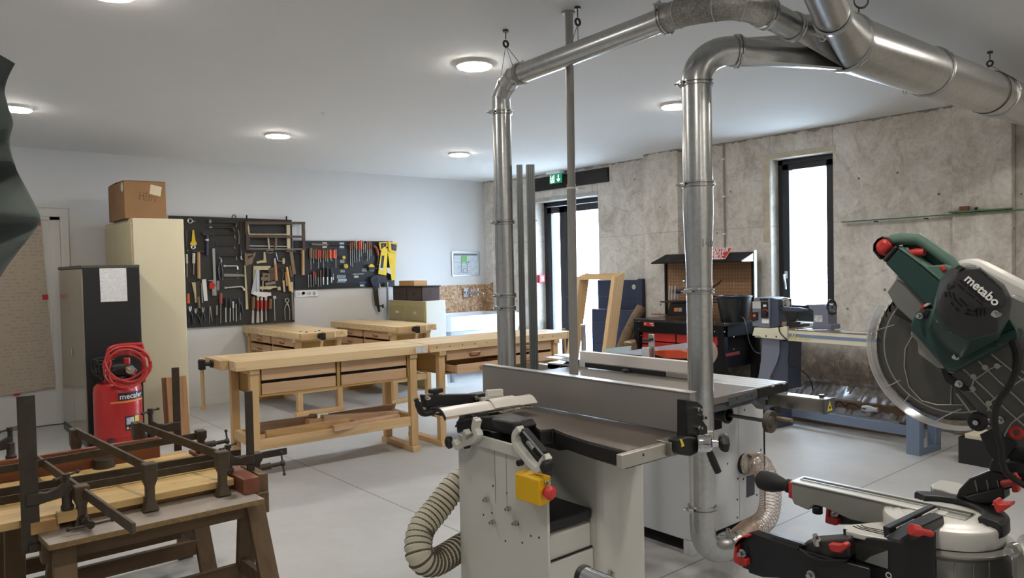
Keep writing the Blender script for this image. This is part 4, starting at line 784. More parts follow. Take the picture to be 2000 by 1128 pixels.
def trestle(lb, x0, x1, y, hz, spread):
    t = thing('trestle', ((x0+x1)/2, y, 0), lb, 'trestle')
    MB().box(x0-.07, x1+.07, y-.03, y+.03, hz-.09, hz).build('top_rail', twx, t, .004)
    for x in (x0, x1):
        for s in (-1, 1): MB().bar((x, y+s*.035, hz-.03), (x+(.03 if x == x1 else -.03), y+s*spread, .0), .075, .035, (0, 1, 0)).build('leg', tw, t, .003)
        MB().bar((x, y-spread*.62, .20), (x, y+spread*.62, .20), .03, .06).build('cross_rail', tw, t, .003)
    for s in (-1, 1): MB().bar((x0, y+s*spread*.72, .165), (x1, y+s*spread*.72, .165), .03, .07).build('stretcher', twx, t, .003)
    return t
q1 = PZ(95, 1065, ZB); q2 = PZ(517, 973.5, ZB); q3 = PZ(492, 960, ZB)
trestle('worn wooden trestle under the front edge of the grey board', .47, 1.17, q1.y+.17, ZB-.018, .20)
trestle('worn wooden trestle under the back of the glued panel', .40, 1.13, 3.88, ZB-.0, .20)
g = thing('chipboard_shelf', (q1.x+.3, q1.y+.15, ZB-.018), 'grey melamine chipboard shelf lying on the front trestle', 'board')
wB = .30
MB().prism([q1, q2, (q3.x, q3.y, ZB), (q2.x+.0, q2.y+wB, ZB), (q1.x-.02, q1.y+wB, ZB)], (0, 0, -.0185)).build('core', chip, g)
MB().prism([q1+V((.002, .001, 0)), q2+V((-.002, .001, 0)), (q3.x-.002, q3.y, ZB), (q2.x-.002, q2.y+wB, ZB), (q1.x-.018, q1.y+wB, ZB)], (0, 0, .001)).build('melamine_face', mel, g)
MB().text('IN:', .022, PY(405, 1003, q1.y-.0008), (1, 0, 0), (0, 0, 1), .0003, shear=-.2).build('edge_mark', hw, g)
# battens and the panel
f0, f1 = PZ(73, 1042, ZB), PZ(467, 950, ZB); yb1 = 3.80
ang_ = 0
pt = thing('glued_panel', ((f0.x+f1.x)/2, 3.4, ZB), 'square glued oak panel lying flat under the clamps', 'panel')
zl, zp = ZB+.027, ZB+.055
for k in range(3):
    y_ = f1.y+.0+k*.33; MB().box(f0.x-.02 if k == 0 else f0.x-.2, f1.x-.005, y_, y_+.10, ZB+.0015, zl).build('batten', oake, pt, .002)
fp = PZ(457, 934, zp); n_ = 6
for k in range(n_):
    y0 = fp.y+.002+k*(yb1-fp.y)/n_; y1 = y0+(yb1-fp.y)/n_-.0025
    MB().box(-.02+(.02 if k % 2 else 0)+.0, fp.x, y0, y1, zl, zp).build('stave', oak, pt, .0015)
ra, rb = PY(48, 893, yb1+.02), PY(310, 852, yb1+.02)
o = MB().box(.30, rb.x, yb1+.004, yb1+.034, zl+.005, (ra.z+rb.z)/2).build('caul', redw, bev=.002); tag(o, 'long red hardwood bar along the back of the panel', 'bar')
o = MB().box(fp.x+.006, fp.x+.075, fp.y-.09, yb1-.0, ZB+.002, zp+.012).build('caul', redy, bev=.002); tag(o, 'red hardwood bar along the end of the panel next to the workbench', 'bar')
p_ = PZ(28, 915, zp+.02); o = MB().box(p_.x-.06, p_.x+.06, yb1+.04, yb1+.10, zp-.02, zp+.075).build('block', redw, bev=.002); tag(o, 'red block at the far corner under the clamp screw near the white door', 'block')
p_ = PZ(92, 1040, ZB); o = MB().box(p_.x-.05, p_.x+.04, p_.y+.0, p_.y+.045, ZB+.0015, ZB+.045).build('block', oake, bev=.002); tag(o, 'pale wooden block at the front corner beside the upright clamp bar', 'block')
p_ = PZ(138, 1000, zp); o = MB().box(p_.x-.045, p_.x+.05, fp.y-.045, fp.y-.002, zl+.001, zp+.012).build('block', oak, bev=.002); tag(o, 'pale wooden block pressed under the front clamp screw', 'block')
p_ = PZ(203, 912, zp); o = MB().cyl((p_.x, p_.y, zp+.0005), (p_.x, p_.y, zp+.042), .047, .042, 28).build('puck', irond, bev=.003); tag(o, 'dark round iron weight lying on the panel', 'weight')
o = MB().box(fp.x+.10, fp.x+.14, fp.y-.02, fp.y+.20, ZB-.03, ZB+.055).build('board', tw, bev=.002); tag(o, 'worn board end standing beyond the red bar near the bench leg', 'board')
def jaw(mb, top, bot, w=.026, d=.03):
    top, bot = V(top), V(bot); m_ = top.lerp(bot, .35); e = top.lerp(bot, .75)
    ax = V((0, 1, 0)) if abs((top-bot).normalized().y) < .5 else V((1, 0, 0))
    s = [(top, w*.85, d*1.0), (m_, w*.85, d*.85), (top.lerp(bot, .5), w*.55, d*.6), (e, w*.55, d*.6), (bot, w*1.0, d*.95)]
    dn = (bot-top).normalized(); sx = dn.cross(ax).normalized(); return mb.loft([[p+sx*a+ax*b, p-sx*a+ax*b, p-sx*a-ax*b, p+sx*a-ax*b] for p, a, b in s])
def tommy(mb, c, d, l=.075, r=.0045):
    c, d = V(c), V(d).normalized(); return mb.cyl(c-d*l, c+d*l, r, n=8).ball(c-d*l, r*1.8, 8).ball(c+d*l, r*1.8, 8)
def screw(t, p0, p1, r=.016, handle=(1, 0, 0), hl=.05):
    p0, p1 = V(p0), V(p1); d = (p1-p0)
    MB().lathe(p0, d, [(r*1.5, 0), (r*1.55, .10), (r*1.2, .16), (r*1.2, .5), (r*.75, .54), (r*.75, .86), (r*1.0, .88), (r*1.0, 1)], 14, rel=True).build('screw', irond, t)
    tommy(MB(), p0+d*.94, handle, hl).build('tommy_bar', irond, t)
# three clamps across the panel
def across(lb, a, b, jn, sc=False):
    YN = fp.y-.032; n = PY(*jn, YN)
    A = PY(*a, yb1+.06) if not sc else PZ(*a, n.z); B = PY(*b, YN) if not sc else PZ(*b, n.z-.01)
    t = thing('bar_clamp', ((A.x+B.x)/2, (A.y+B.y)/2, ZB), lb, 'clamp', 'iron clamps on the panel')
    MB().bar(A, B, .012, .036).build('bar', iron, t, .002)
    if not sc: jaw(MB(), A+V((0, .0, .014)), V((A.x, A.y, zl+.005)), .026).build('fixed_jaw', iron, t, .004)
    jaw(MB(), n+V((0, 0, .022)), V((n.x, YN, ZB+.004)), .03, .026).build('sliding_jaw', iron, t, .005)
    if sc: screw(t, V((n.x, YN+.005, ZB+.030)), V((n.x+.012, YN-.10, ZB+.024)), .014, (1, -.1, .05), .07)
    return t
yjaw = fp.y-.05
across('iron bar clamp across the panel, nearer the compressor of the two', (147, 842), (291, 914), (291, 914))
across('iron bar clamp across the panel, nearest the long workbench', (268, 829), (435, 890), (433, 890))
across('heavy iron bar clamp whose free bar end juts out past the grey shelf', (62, 888), (262, 1032), (158, 958), True)
# lengthwise clamps lying on the panel
def along(lb, a, b, z, head=None, Y=None):
    A, B = (PY(*a, Y), PY(*b, Y)) if Y else (PZ(*a, z), PZ(*b, z))
    t = thing('long_clamp', ((A.x+B.x)/2, A.y, z), lb, 'clamp', 'iron clamps on the panel')
    MB().bar(A, B, .010, .032).build('bar', irond, t, .002)
    if head:
        n = PY(*head, Y) if Y else PZ(*head, z)
        jaw(MB(), n+V((0, 0, .026)), n+V((0, 0, -.075)), .026, .028).build('head', irond, t, .004)
        screw(t, n+V((.0, 0, -.05)), n+V((.13, -.01, -.045)), .013, (0, .3, 1), .05)
    return t
along('long iron clamp lying on the panel beside the red back bar', (-60, 928), (395, 849), zp+.036, (392, 850), 3.70)
along('long iron clamp lying on the panel, second from the red back bar', (-40, 968), (470, 883), zp+.034)
along('long iron clamp lying on the panel with its bar reaching towards the bench leg', (-40, 985), (560, 880), zp+.022, (500, 894))
# clamps standing upright
def upright(lb, top, bot, Y, sx, sz0, sz1, arm_z, low_z=None, w=.034, armside=1):
    A, B = PY(*top, Y), PY(*bot, Y); B.x = A.x = (A.x+B.x)/2
    t = thing('upright_clamp', (A.x, Y, B.z), lb, 'clamp', 'iron clamps on the panel')
    MB().bar(A, B, w, .012, (0, 1, 0)).build('bar', irond, t, .002)
    S = PY(sx, 900, Y).x
    arm = MB().loft([[V((A.x-armside*.0+(S-A.x)*k, Y+dy, arm_z+dz+(.0 if k < .5 else (k-.5)*zz))) for dy, dz in ((-.012, -h), (.012, -h), (.012, h), (-.012, h))] for k, h, zz in ((-.12, .022, 0), (.22, .022, 0), (.45, .017, 0), (.75, .02, .03), (1, .028, .04))])
    arm.build('arm', irond, t, .004)
    screw(t, V((S, Y, sz1)), V((S, Y, sz0)), .014, (1, .5, .1), .045)
    if low_z is not None:
        MB().box(min(A.x, S)-.01, max(A.x, S)+.01, Y-.014, Y+.014, low_z-.03, low_z).build('foot_jaw', irond, t, .003)
    return t
Z = lambda x, y, Y: PY(x, y, Y).z
Yv = fp.y-.02
upright('tall upright clamp bar at the corner nearest the white door', (50, 772), (62, 1078), Yv, 128, Z(125, 925, Yv), zp+.014, Z(100, 968, Yv), ZB-.03, .056)
upright('upright clamp behind the panel in front of the two leaning boards', (344, 717), (346, 880), 3.86, 297, Z(297, 797, 3.86), zp+.02, Z(320, 835, 3.86), ZB+.02, .034)
upright('upright clamp standing on the red bar next to the bench leg', (489, 763), (487, 945), fp.y+.07, 446, Z(446, 868, fp.y+.07), zp+.014, Z(470, 900, fp.y+.07), ZB-.02, .033)
upright('upright clamp at the far corner whose arm reaches out of the picture', (-60, 780), (-60, 960), 3.90, 22, Z(22, 833, 3.90), zp+.078, Z(10, 872, 3.90), ZB-.02, .034)
# ---------------------------------------------------------------- planer-thicknesser
lg = mat('light_grey_enamel', (206, 205, 198), .45, var=.02, vs=3, bmp=.05, bs=220)
cast = mat('worn_cast_iron', (118, 108, 100), .42, .55, var=.12, vs=6, bmp=.06, bs=200); castd = mat('black_casting', (26, 26, 27), .45, .1, var=.1)
ali = mat('anodised_aluminium', (156, 151, 147), .42, .45, var=.02, vs=3); wht = mat('white_guard', (222, 216, 208), .35, var=.02, coat=.3)
wgr = mat('pale_grey_casting', (206, 204, 196), .5, var=.03); zinc = mat('zinc_plated', (200, 200, 196), .25, 1., var=.05)
ZT = .862
j = thing('planer', (2.05, 2.5, 0), 'pale grey planing machine with a tall aluminium fence in the middle of the workshop', 'planing machine')
XF, XB = 1.80, 2.30                     # side panel towards the camera, and back
Y0, Y1 = 1.955, 2.50
# side panel with the cut corner
sp = [(Y0, 0), (Y1, 0), (Y1, .80), (Y0+.16, .80), (Y0+.0, .68)]
MB().prism([(XF, y, z) for y, z in sp], (.012, 0, 0)).build('side_panel', lg, j, .006)
MB().prism([(XB, y, z) for y, z in sp], (.012, 0, 0)).build('side_panel', lg, j, .003)
MB().box(XF+.012, XB, Y1-.012, Y1, 0, .80).build('rear_panel', lg, j, .002)
MB().box(XF+.012, 2.055, Y0+.03, Y1-.02, .0, .50).build('lower_housing', lg, j, .012)
dl = MB().box(XF+.02, 2.05, Y0+.018, Y0+.0295, .02, .40).build('front_cover', lg, j, .003)
MB().box(XF+.02, 2.05, Y0+.02, Y0+.029, .405, .408).build('cover_seam', gapm, j)
pil = MB().box(2.055, XB+.02, Y0-.02, Y1-.03, 0, .775).build('pillar', lg, j, .02)
MB().box(XF+.014, 2.054, Y0+.10, Y1-.02, .50, .545).build('thicknesser_table', castd, j, .006)
MB().box(XF+.014, 2.05, Y0+.02, Y0+.24, .515, .555).build('table_lip', castd, j, .008)
MB().box(XF+.02, 2.054, Y1-.10, Y1-.03, .55, .80).build('inner_wall', castd, j)
bl = []
def bolt(t, c, d, r=.009, m_=None, nm='bolt'):
    c, d = V(c), V(d).normalized(); return MB().cyl(c, c+d*.012, r*1.6, n=16).cyl(c, c+d*.024, r, n=6).build(nm, m_ or zinc, t, 0)
for x, z in ((1.985, .24), (2.10, .30)):
    bolt(j, (x, Y0+.017 if x < 2.05 else Y0-.021, z), (0, -1, 0), .008)
    yy = Y0+.0172 if x < 2.05 else Y0-.0208
    MB().box(x-.006, x+.006, yy, yy+.004, z-.05, z+.01).build('slot', hw, j)
for x, y in ((1, 2.43), (1, 2.30), (1, 2.17)):
    pass
# plate marks on the side panel: screws, seams
for py_, z_ in ((2.27, .63), (2.185, .62), (2.335, .50), (2.28, .52), (2.12, .515), (2.20, .43), (2.05, .49), (2.005, .495), (2.10, .45)):
    MB().cyl((XF-.0005, py_, z_), (XF+.004, py_, z_), .0045, n=12).build('screw_hole', hw, j)
for px_, py__ in ((953, 974), (965, 1018), (996, 992), (1010, 1020)):
    p_ = PX(px_, py__, XF); bolt(j, (XF, p_.y, p_.z), (-1, 0, 0), .006, zinc, 'screw')
for a, b, z0, z1 in ((2.185, 2.255, .565, .80),):
    for y in (a, b): MB().box(XF-.0006, XF+.002, y-.0012, y+.0012, z0, z1).build('panel_seam', mat('seam_grey', (120, 118, 112), .7), j)
# top rail with two screws
r0, r1 = PX(940, 852, XF-.006), PX(1000, 868, XF-.006)
MB().bar((XF-.005, Y1-.05, .80), (XF-.005, Y0+.13, .795), .012, .045).build('guard_rail', lg, j, .003)
# tables
def tabl(nm, pts, z, th, m_): return MB().prism([(x, y, z) for x, y in pts], (0, 0, -th)).build(nm, m_, j, .002)
inf = [(1.884, 1.648), (2.30, 1.648), (2.30, 2.50), (2.02, 2.50), (1.965, 2.246), (1.905, 2.103), (1.958, 2.088), (1.925, 1.98), (1.90, 1.84)]
tabl('infeed_table', inf, ZT, .008, cast)
rim = MB(); lo = [(x+(.01 if x < 2 else 0), y+(.01 if y < 1.7 else 0)) for x, y in inf]
rim.loft([[V((x, y, ZT-.0085)) for x, y in inf], [V((x, y, ZT-.06)) for x, y in inf], [V((x+(.10 if x < 2.0 else -.03), y+(.10 if y < 1.7 else 0), ZT-.10)) for x, y in inf]])
rim.build('infeed_casting', castd, j, .003)
out = [(1.985, 2.60), (2.30, 2.60), (2.30, 2.86), (2.10, 2.86), (2.0, 2.76)]
tabl('outfeed_table', out, ZT, .008, cast)
MB().loft([[V((x, y, ZT-.0085)) for x, y in out], [V((x, y, ZT-.06)) for x, y in out], [V((x+(.06 if x < 2.0 else -.03), y-(.04 if y > 2.8 else 0), ZT-.10)) for x, y in out]]).build('outfeed_casting', castd, j, .003)
MB().cyl((1.90, 2.55, ZT-.046), (2.32, 2.55, ZT-.046), .044, n=28).build('cutter_block', mat('dark_cutter_steel', (70, 68, 66), .35, .8), j)
for y in (2.502, 2.585): MB().box(1.97, 2.30, y, y+.012, ZT-.012, ZT-.0005).build('table_lip', mat('polished_edge', (150, 146, 140), .3, .8), j)
# fence
MB().box(2.205, 2.235, 1.625, 2.845, ZT+.004, 1.020).build('fence', ali, j, .003)
MB().box(2.2, 2.24, 1.623, 2.847, 1.018, 1.022).build('fence_top_edge', mat('bright_edge', (206, 204, 200), .3, .6), j, .001)
MB().box(2.235, 2.262, 1.63, 2.84, ZT+.03, .93).build('fence_rail', ali, j, .003)
# fence bracket at the near end
YN_ = 1.60
def jp(x, y, Y): p = PY(x, y, Y); return p
cheek = [(1342, 781), (1362, 783), (1373, 792), (1373, 820), (1382, 833), (1383, 862), (1342, 862)]
MB().prism([jp(x, y, YN_) for x, y in cheek], (0, .045, 0)).build('fence_bracket', castd, j, .003)
for x, y in ((1360, 798), (1371, 814), (1361, 834)): p_ = jp(x, y, YN_); bolt(j, p_, (0, -1, 0), .005)
p_ = jp(1366, 850, YN_); MB().cbox((p_.x, YN_-.0005, p_.z), .010, .003, .026).build('slot', hw, j)
MB().prism([jp(x, y, YN_-.02) for x, y in ((1322, 858), (1345, 852), (1382, 856), (1384, 874), (1350, 891), (1330, 888), (1322, 882))], (0, .04, 0)).build('bracket_foot', castd, j, .006)
p_ = jp(1331, 864, YN_-.021); MB().prism([jp(x, y, YN_-.0205) for x, y in ((1327, 857), (1332, 857), (1337, 870), (1331, 873), (1331, 866))], (0, .002, 0)).build('scale_plate', mat('yellow_scale', (226, 196, 60), .5), j)
cA, cB, cC, cD = jp(1311, 880, 1.60), jp(1331, 880, 1.60), jp(1311, 866, 1.60), jp(1311, 892, 1.60)
MB().box(cA.x, cB.x, 1.60, 1.665, cD.z, cC.z+.004).build('carriage', mat('machined_steel', (150, 144, 136), .35, .7, var=.1), j, .003)
ba, bb = jp(1232, 900, 1.60), jp(1312, 878, 1.625); bb.z = ba.z = (ba.z+bb.z)/2
MB().box(ba.x-.02, 2.34, 1.622, 1.646, ba.z-.024, ba.z+.024).build('guide_bar', mat('worn_aluminium_bar', (186, 182, 172), .42, .6, var=.06, vs=9), j, .003)
MB().cyl((ba.x+.09, 1.6215, ba.z+.006), (ba.x+.09, 1.63, ba.z+.006), .005, n=12).build('bar_hole', hw, j)
c_ = jp(1377, 864, 1.57)
MB().lathe((c_.x-.03, 1.585, c_.z), (.75, -.66, 0), [(.030, 0), (.033, .006), (.033, .045), (.027, .05), (.016, .052), (.012, .075)], 28).build('clamp_boss', chrome, j)
MB().lathe((c_.x+.03, 1.535, c_.z-.0), (.75, -.66, 0), [(.012, 0), (.03, .008), (.034, .016), (.034, .03), (.022, .036), (.02, .03)], 6).build('star_knob', blkpl, j, .005)
h0 = jp(1383, 876, 1.56); MB().tube([h0, h0+V((.012, -.008, -.035)), h0+V((.03, -.02, -.085))], [.011, .014, .013], 12).build('clamp_lever', blkpl, j)
# cutter guard: arm, carrier and the curved bridge
YA = 2.585
a0, a1 = PY(828, 783, YA), PY(938, 782, YA)
MB().prism([PY(x, y, YA) for x, y in ((828, 771), (934, 769), (938, 773), (938, 790), (860, 792), (832, 796))], (0, .035, 0)).build('guard_arm', castd, j, .004)
MB().prism([PY(x, y, YA-.012) for x, y in ((931, 770), (956, 766), (957, 774), (938, 778), (938, 790), (931, 790))], (0, .06, 0)).build('guard_slide', castd, j, .003)
for x, y in ((833, 776), (928, 776)): bolt(j, PY(x, y, YA), (0, -1, 0), .006)
k0 = PY(851, 766, YA+.015); MB().cyl(k0, k0+V((0, 0, -.03)), .012).cbox((k0.x, k0.y, k0.z+.008), .062, .03, .02).build('guard_knob', blkpl, j, .005)
k1 = PY(812, 778, YA+.01); k2 = PY(825, 806, YA+.01); k3 = PY(842, 804, YA+.01)
MB().tube(bez([k1, k1.lerp(k2, .5)+V((-.002, 0, 0)), k2, k3], 4), [.010]*3+[.014]*6+[.015]*4, 10).build('guard_lever', blkpl, j)
MB().prism([PY(x, y, YA+.002) for x, y in ((838, 795), (900, 791), (930, 796), (900, 806), (862, 812), (840, 806))], (0, .03, 0)).build('guard_mount', castd, j, .004)
g0, g1 = PZ(858, 811, ZT+.035), PZ(1036, 783, ZT+.045)
dv = (g1-g0).normalized(); sd = dv.cross(V((0, 0, 1))).normalized()
def bridge(a, b, w, up, th=.005):
    prof = [(-1+2*i/8, 1-((-1+2*i/8)**2)*.9) for i in range(9)]
    rg = []
    for p in (a, b): rg.append([p+sd*u*w/2+V((0, 0, up*v)) for u, v in prof]+[p+sd*u*(w/2-.004)+V((0, 0, up*v-th)) for u, v in prof[::-1]])
    return MB().loft(rg)
bridge(g0, g1, .115, .030).build('guard_bridge', wht, j, .001)
m0, m1 = g0.lerp(g1, .52), g0.lerp(g1, .80)
bridge(m0+V((0, 0, .004)), m1+V((0, 0, .004)), .122, .033, .004).build('guard_collar', wht, j, .001)
bridge(g0-dv*.004, g0+dv*.001, .12, .030, .014).build('guard_end_seal', rub, j)
MB().bar(m0.lerp(m1, .1)+V((0, .03, .055)), m0.lerp(m1, .75)+V((0, .03, .05)), .02, .03).build('guard_block', wgr, j, .004)
MB().bar(PY(938, 783, YA-.02), PY(982, 777, YA-.02), .02, .032).build('guard_plate', wgr, j, .003)
# black drive covers along the panel top
MB().prism([PX(x, y, XF+.03) for x, y in ((890, 822), (960, 812), (1004, 824), (1012, 836), (1004, 852), (945, 838), (892, 846))], (.10, 0, 0)).build('drive_cover', castd, j, .006)
MB().prism([PX(x, y, XF+.012) for x, y in ((958, 816), (1001, 824), (1004, 838), (1000, 846), (972, 842), (962, 834))], (.05, 0, 0)).build('index_casting', castd, j, .008)
# two pale hinge brackets with star knobs
def bracket(pts, r_, X):
    q = [PX(x, y, X) for x, y in pts]; return MB().tube(bez(q, 4), r_, 10, sq=(r_*2.2, r_*1.7))
b1_ = [(933, 818), (929, 836), (935, 848), (928, 858), (910, 866), (896, 872), (889, 860)]
bracket(b1_, .013, XF-.03).build('hinge_bracket', wgr, j, .005)
b2_ = [(1018, 836), (1009, 848), (1010, 866), (1024, 886), (1040, 906), (1054, 916), (1062, 902), (1070, 890)]
bracket(b2_, .014, XF-.03).build('hinge_bracket', wgr, j, .005)
for (x, y), (u, v) in (((884, 862), (872, 864)), ((1064, 908), (1076, 917))):
    a, b = PX(x, y, XF-.035), PX(u, v, XF-.05); MB().cyl(a.lerp(b, -.6), a, .008).build('knob_stem', zinc, j)
    d_ = (b-a).normalized(); MB().lathe(a, d_, [(.01, 0), (.026, .006), (.028, .022), (.016, .03)], 7).build('star_knob', blkpl, j, .004)
for x, y in ((933, 819), (916, 869), (1020, 902)):
    p_ = PX(x, y, XF-.02); MB().cyl(p_, p_+V((-.022, 0, 0)), .012).build('pivot_cap', castd if y > 830 else zinc, j, .002)
a, b = PX(1022, 842, XF-.02), PX(1062, 888, XF-.02); MB().bar(a, b, .035, .03, (1, 0, 0)).build('return_spring_housing', castd, j, .003)
a, b = PX(1022, 842, XF-.05), PX(1064, 892, XF-.05); MB().cyl(a, b, .004).build('spring_rod', zinc, j)
a, b = PX(1030, 862, XF-.05), PX(1042, 876, XF-.05); MB().bar(a, b, .012, .012).build('latch', zinc, j, .002)
a, b = PX(909, 840, XF-.03), PX(915, 850, XF-.03); MB().bar(a, b, .03, .02).build('latch', wgr, j, .003)
# emergency stop
e0 = PX(1020, 930, XF); e1 = PX(1059, 930, XF)
ey0, ey1 = PX(1059, 950, XF-.045).y, PX(1022, 950, XF-.02).y
ez0, ez1 = PX(1040, 977, XF-.03).z, PX(1040, 927, XF-.03).z
yel2 = mat('switch_yellow', (232, 182, 20), .4, var=.03)
MB().prism([(XF-.06, ey0, ez0), (XF-.06, ey0, ez1), (XF-.045, ey0+.0, ez1+.006), (XF-.001, ey0, ez1+.006), (XF-.001, ey0, ez0+.01), (XF-.02, ey0, ez0)], (0, ey1-ey0, 0)).build('stop_box', yel2, j, .005)
pc2 = V((XF-.035, ey0, (ez0+ez1)/2+.004)); MB().lathe(pc2, (0, -1, 0), [(.016, 0), (.016, .012), (.012, .012), (.012, .022), (.024, .024), (.026, .034), (.016, .044), (.002, .046)], 28).build('stop_button', mat('stop_red', (206, 56, 60), .4, var=.03), j)
MB().lathe(pc2+V((0, -.001, 0)), (0, -1, 0), [(.021, 0), (.021, .004)], 28).build('button_collar', yel2, j)
bolt(j, (XF-.03, ey0+.0, ez1-.012), (0, -1, 0), .005)
# ribbed suction hose
hs = mat('beige_hose', (206, 200, 178), .5, var=.05); hd = mat('dark_hose_rib', (84, 76, 62), .6)
path = bez([PY(925, 930, 2.60), PY(893, 945, 2.60), PY(855, 992, 2.60), PY(822, 1036, 2.58), PY(820, 1085, 2.53), PY(850, 1097, 2.54), PY(900, 1068, 2.58), PY(935, 1050, 2.62)], 16)
for p in path: p.z = max(p.z, .062)
ht = thing('suction_hose', (path[50].x, path[50].y, 0), 'beige ribbed hose curling out beside the planing machine', 'hose')
# ribs: radius swells and shrinks along the path
L = [0]
for i in range(1, len(path)): L.append(L[-1]+(path[i]-path[i-1]).length)
def resample(path, L, step):
    out = []; k = 0; t_ = 0
    while t_ < L[-1]:
        while L[k+1] < t_: k += 1
        f_ = (t_-L[k])/(L[k+1]-L[k]); out.append(path[k].lerp(path[k+1], f_)); t_ += step
    return out
fine = resample(path, L, .0058)
MB().tube(fine, [.057 if (i % 4) < 2 else .0515 for i in range(len(fine))], 22).build('hose', hs, ht, ang=60)
rb = MB()
for i in range(2, len(fine)-3, 4):
    p = fine[i]*.5+fine[i+1]*.5; rb.ring(p+(fine[i+2]-p)*1.0, fine[i+2]-fine[i], .052, .0064, 22, 6)
rb.build('dark_ribs', hd, ht)
# chips swept into the cutter gap
random.seed(3); ch = MB()
for i in range(70):
    t_ = random.random(); c = V((2.0+t_*.19, 2.47+random.gauss(0, .012), ZT+.002)); a_ = random.random()*6.3; r_ = .002+random.random()*.004
    ch.prism([c+V((cos(a_)*r_*2, sin(a_)*r_*2, 0)), c+V((cos(a_+2)*r_, sin(a_+2)*r_, .002)), c+V((cos(a_+4)*r_, sin(a_+4)*r_, 0))], (0, 0, .001))
tag(ch.build('wood_shavings', mat('pale_shavings', (214, 200, 176), .8)), 'scatter of pale wood shavings on the planing machine table', 'shavings', None, 'stuff')
# ---------------------------------------------------------------- extraction pipework
def galv_mat(name, a, b, sc, rough, met=.95, bp=.02):
    m, nt, bs = nodes(name); vec = coords(nt); vo = N(nt, 'ShaderNodeTexVoronoi', Scale=sc); nt.links.new(vec, vo.inputs['Vector'])
    sp_ = N(nt, 'ShaderNodeSeparateColor'); nt.links.new(vo.outputs['Color'], sp_.inputs[0])
    c = mixc(nt, .6, ramp(nt, sp_.outputs[0], [(0, lin(a)), (1, lin(b))]), ramp(nt, noise(nt, vec, 3, 4), [(.3, lin(a)), (.7, lin(b))]))
    nt.links.new(c, bs.inputs['Base Color']); bs.inputs['Metallic'].default_value = met; bs.inputs['Roughness'].default_value = rough
    bump(nt, bs, noise(nt, vec, 9, 2), bp, .01); return m
galv = galv_mat('galvanised_steel', (178, 179, 178), (204, 205, 204), 60, .27)
spang = galv_mat('spangled_steel', (112, 112, 108), (196, 194, 186), 150, .42, .8)
clampm = mat('clamp_ring_steel', (186, 186, 184), .25, .95, var=.05)
def pipe(name, lb, pts, r, m_, loc=None, group=None, n=32, extra=None):
    c = V(pts[len(pts)//2]); t = thing(name, loc or (c.x, c.y, min(V(p).z for p in pts)-r), lb, 'pipe', group)
    MB().tube(pts, r, n).build('tube', m_, t); return t
def collar(t, c, ax, r, ang=0.):
    """quick-release ring with its toggle"""
    c, ax = V(c), V(ax).normalized(); a, b = frame(ax)
    o = MB().lathe(c-ax*.012, ax, [(r+.001, 0), (r+.009, .002), (r+.009, .009), (r+.003, .0115), (r+.003, .0145), (r+.009, .017), (r+.009, .024), (r+.001, .026)], 36, False).build('clamp_ring', clampm, t)
    d = a*cos(ang)+b*sin(ang); e = ax.cross(d); p = c+d*(r+.014)
    MB().bar(p-e*.02, p+e*.02, .014, .018, ax).cyl(p-e*.032+d*.004, p+e*.032+d*.004, .004, n=8).ring(p+d*.006-e*.018, ax, .011, .003, 16, 6).build('toggle', clampm, o, .001)
    q = c-d*(r+.010); MB().cyl(q-e*.02, q+e*.02, .0045, n=8).build('bolt', zinc, o); return o
cam_dir = lambda p: math.atan2(-p[1], -p[0])
# thin run: upright, elbow, level pipe, flexible bend
LX, LY = 2.615, 3.15; r1 = .051
t1 = pipe('duct', 'thin upright steel duct with paired clamp rings behind the planing machine', [(LX, LY, .24), (LX, LY, 2.345)], r1, galv, (LX, LY, .24))
def side(p): return cam_dir(p)
def upcollar(t, x, y, z, r, off): 
    a = math.atan2(-y, -x)+off; ax = V((0, 0, 1)); fa, fb = frame(ax)
    d = V((cos(a), sin(a), 0)); return collar(t, (x, y, z), ax, r, math.atan2(d.dot(fb), d.dot(fa)))
for z, off in ((1.735, -.9), (1.335, -.8), (1.265, -.8), (2.335, -1.0)): upcollar(t1, LX, LY, z, r1, off)
MB().tube(bez([(LX, LY, .26), (LX, LY, .14), (LX+.0, LY-.06, .085), (LX-.02, LY-.22, .075)], 6), r1, 24).build('bottom_elbow', galv, t1)
eb = [(LX, LY, 2.345), (LX, LY, 2.42), (LX-.0, LY-.045, 2.475), (LX-.0, LY-.105, 2.507), (LX, LY-.15, 2.512)]
t2 = pipe('duct_elbow', 'segmented elbow joining the thin upright duct to the level pipe', eb, r1, galv, (LX, LY, 2.345), None, 28)
for k in (1, 2, 3):
    p, q = V(eb[k]), V(eb[k+1])-V(eb[k-1]); MB().ring(p, q, r1+.001, .0022, 28, 5).build('seam', galv, t2)
ze = 2.535; P0, P1 = V((LX, LY-.15, 2.512)), V((2.605, 2.02, ze+.006))
t3 = pipe('duct', 'thin level steel duct slanting across under the ceiling', [P0, P1], r1, galv)
collar(t3, P0+(P1-P0)*.012, P1-P0, r1, 2.2); 
J = V((3.40, 1.62, 2.485))                 # where the branches meet the main
I2 = V((3.02, 1.66, 2.49))
fx_ = bez([P1, P1+V((.004, -.10, .002)), V((2.655, 1.76, ze)), V((2.71, 1.685, ze-.015)), V((2.80, 1.66, ze-.03))], 8)
t4 = pipe('flexible_bend', 'spangled segmented bend between the thin level duct and the branch piece', fx_, r1+.008, spang)
for k in (6, 14, 22, 28):
    MB().ring(fx_[k], fx_[k+1]-fx_[k-1], r1+.009, .0022, 28, 5).build('seam', mat('bright_seam', (206, 206, 202), .3, .9), t4)
collar(t4, fx_[0], fx_[0]-fx_[1], r1+.006, 2.4); collar(t4, fx_[-1], fx_[-1]-fx_[-2], r1+.006, 2.2)
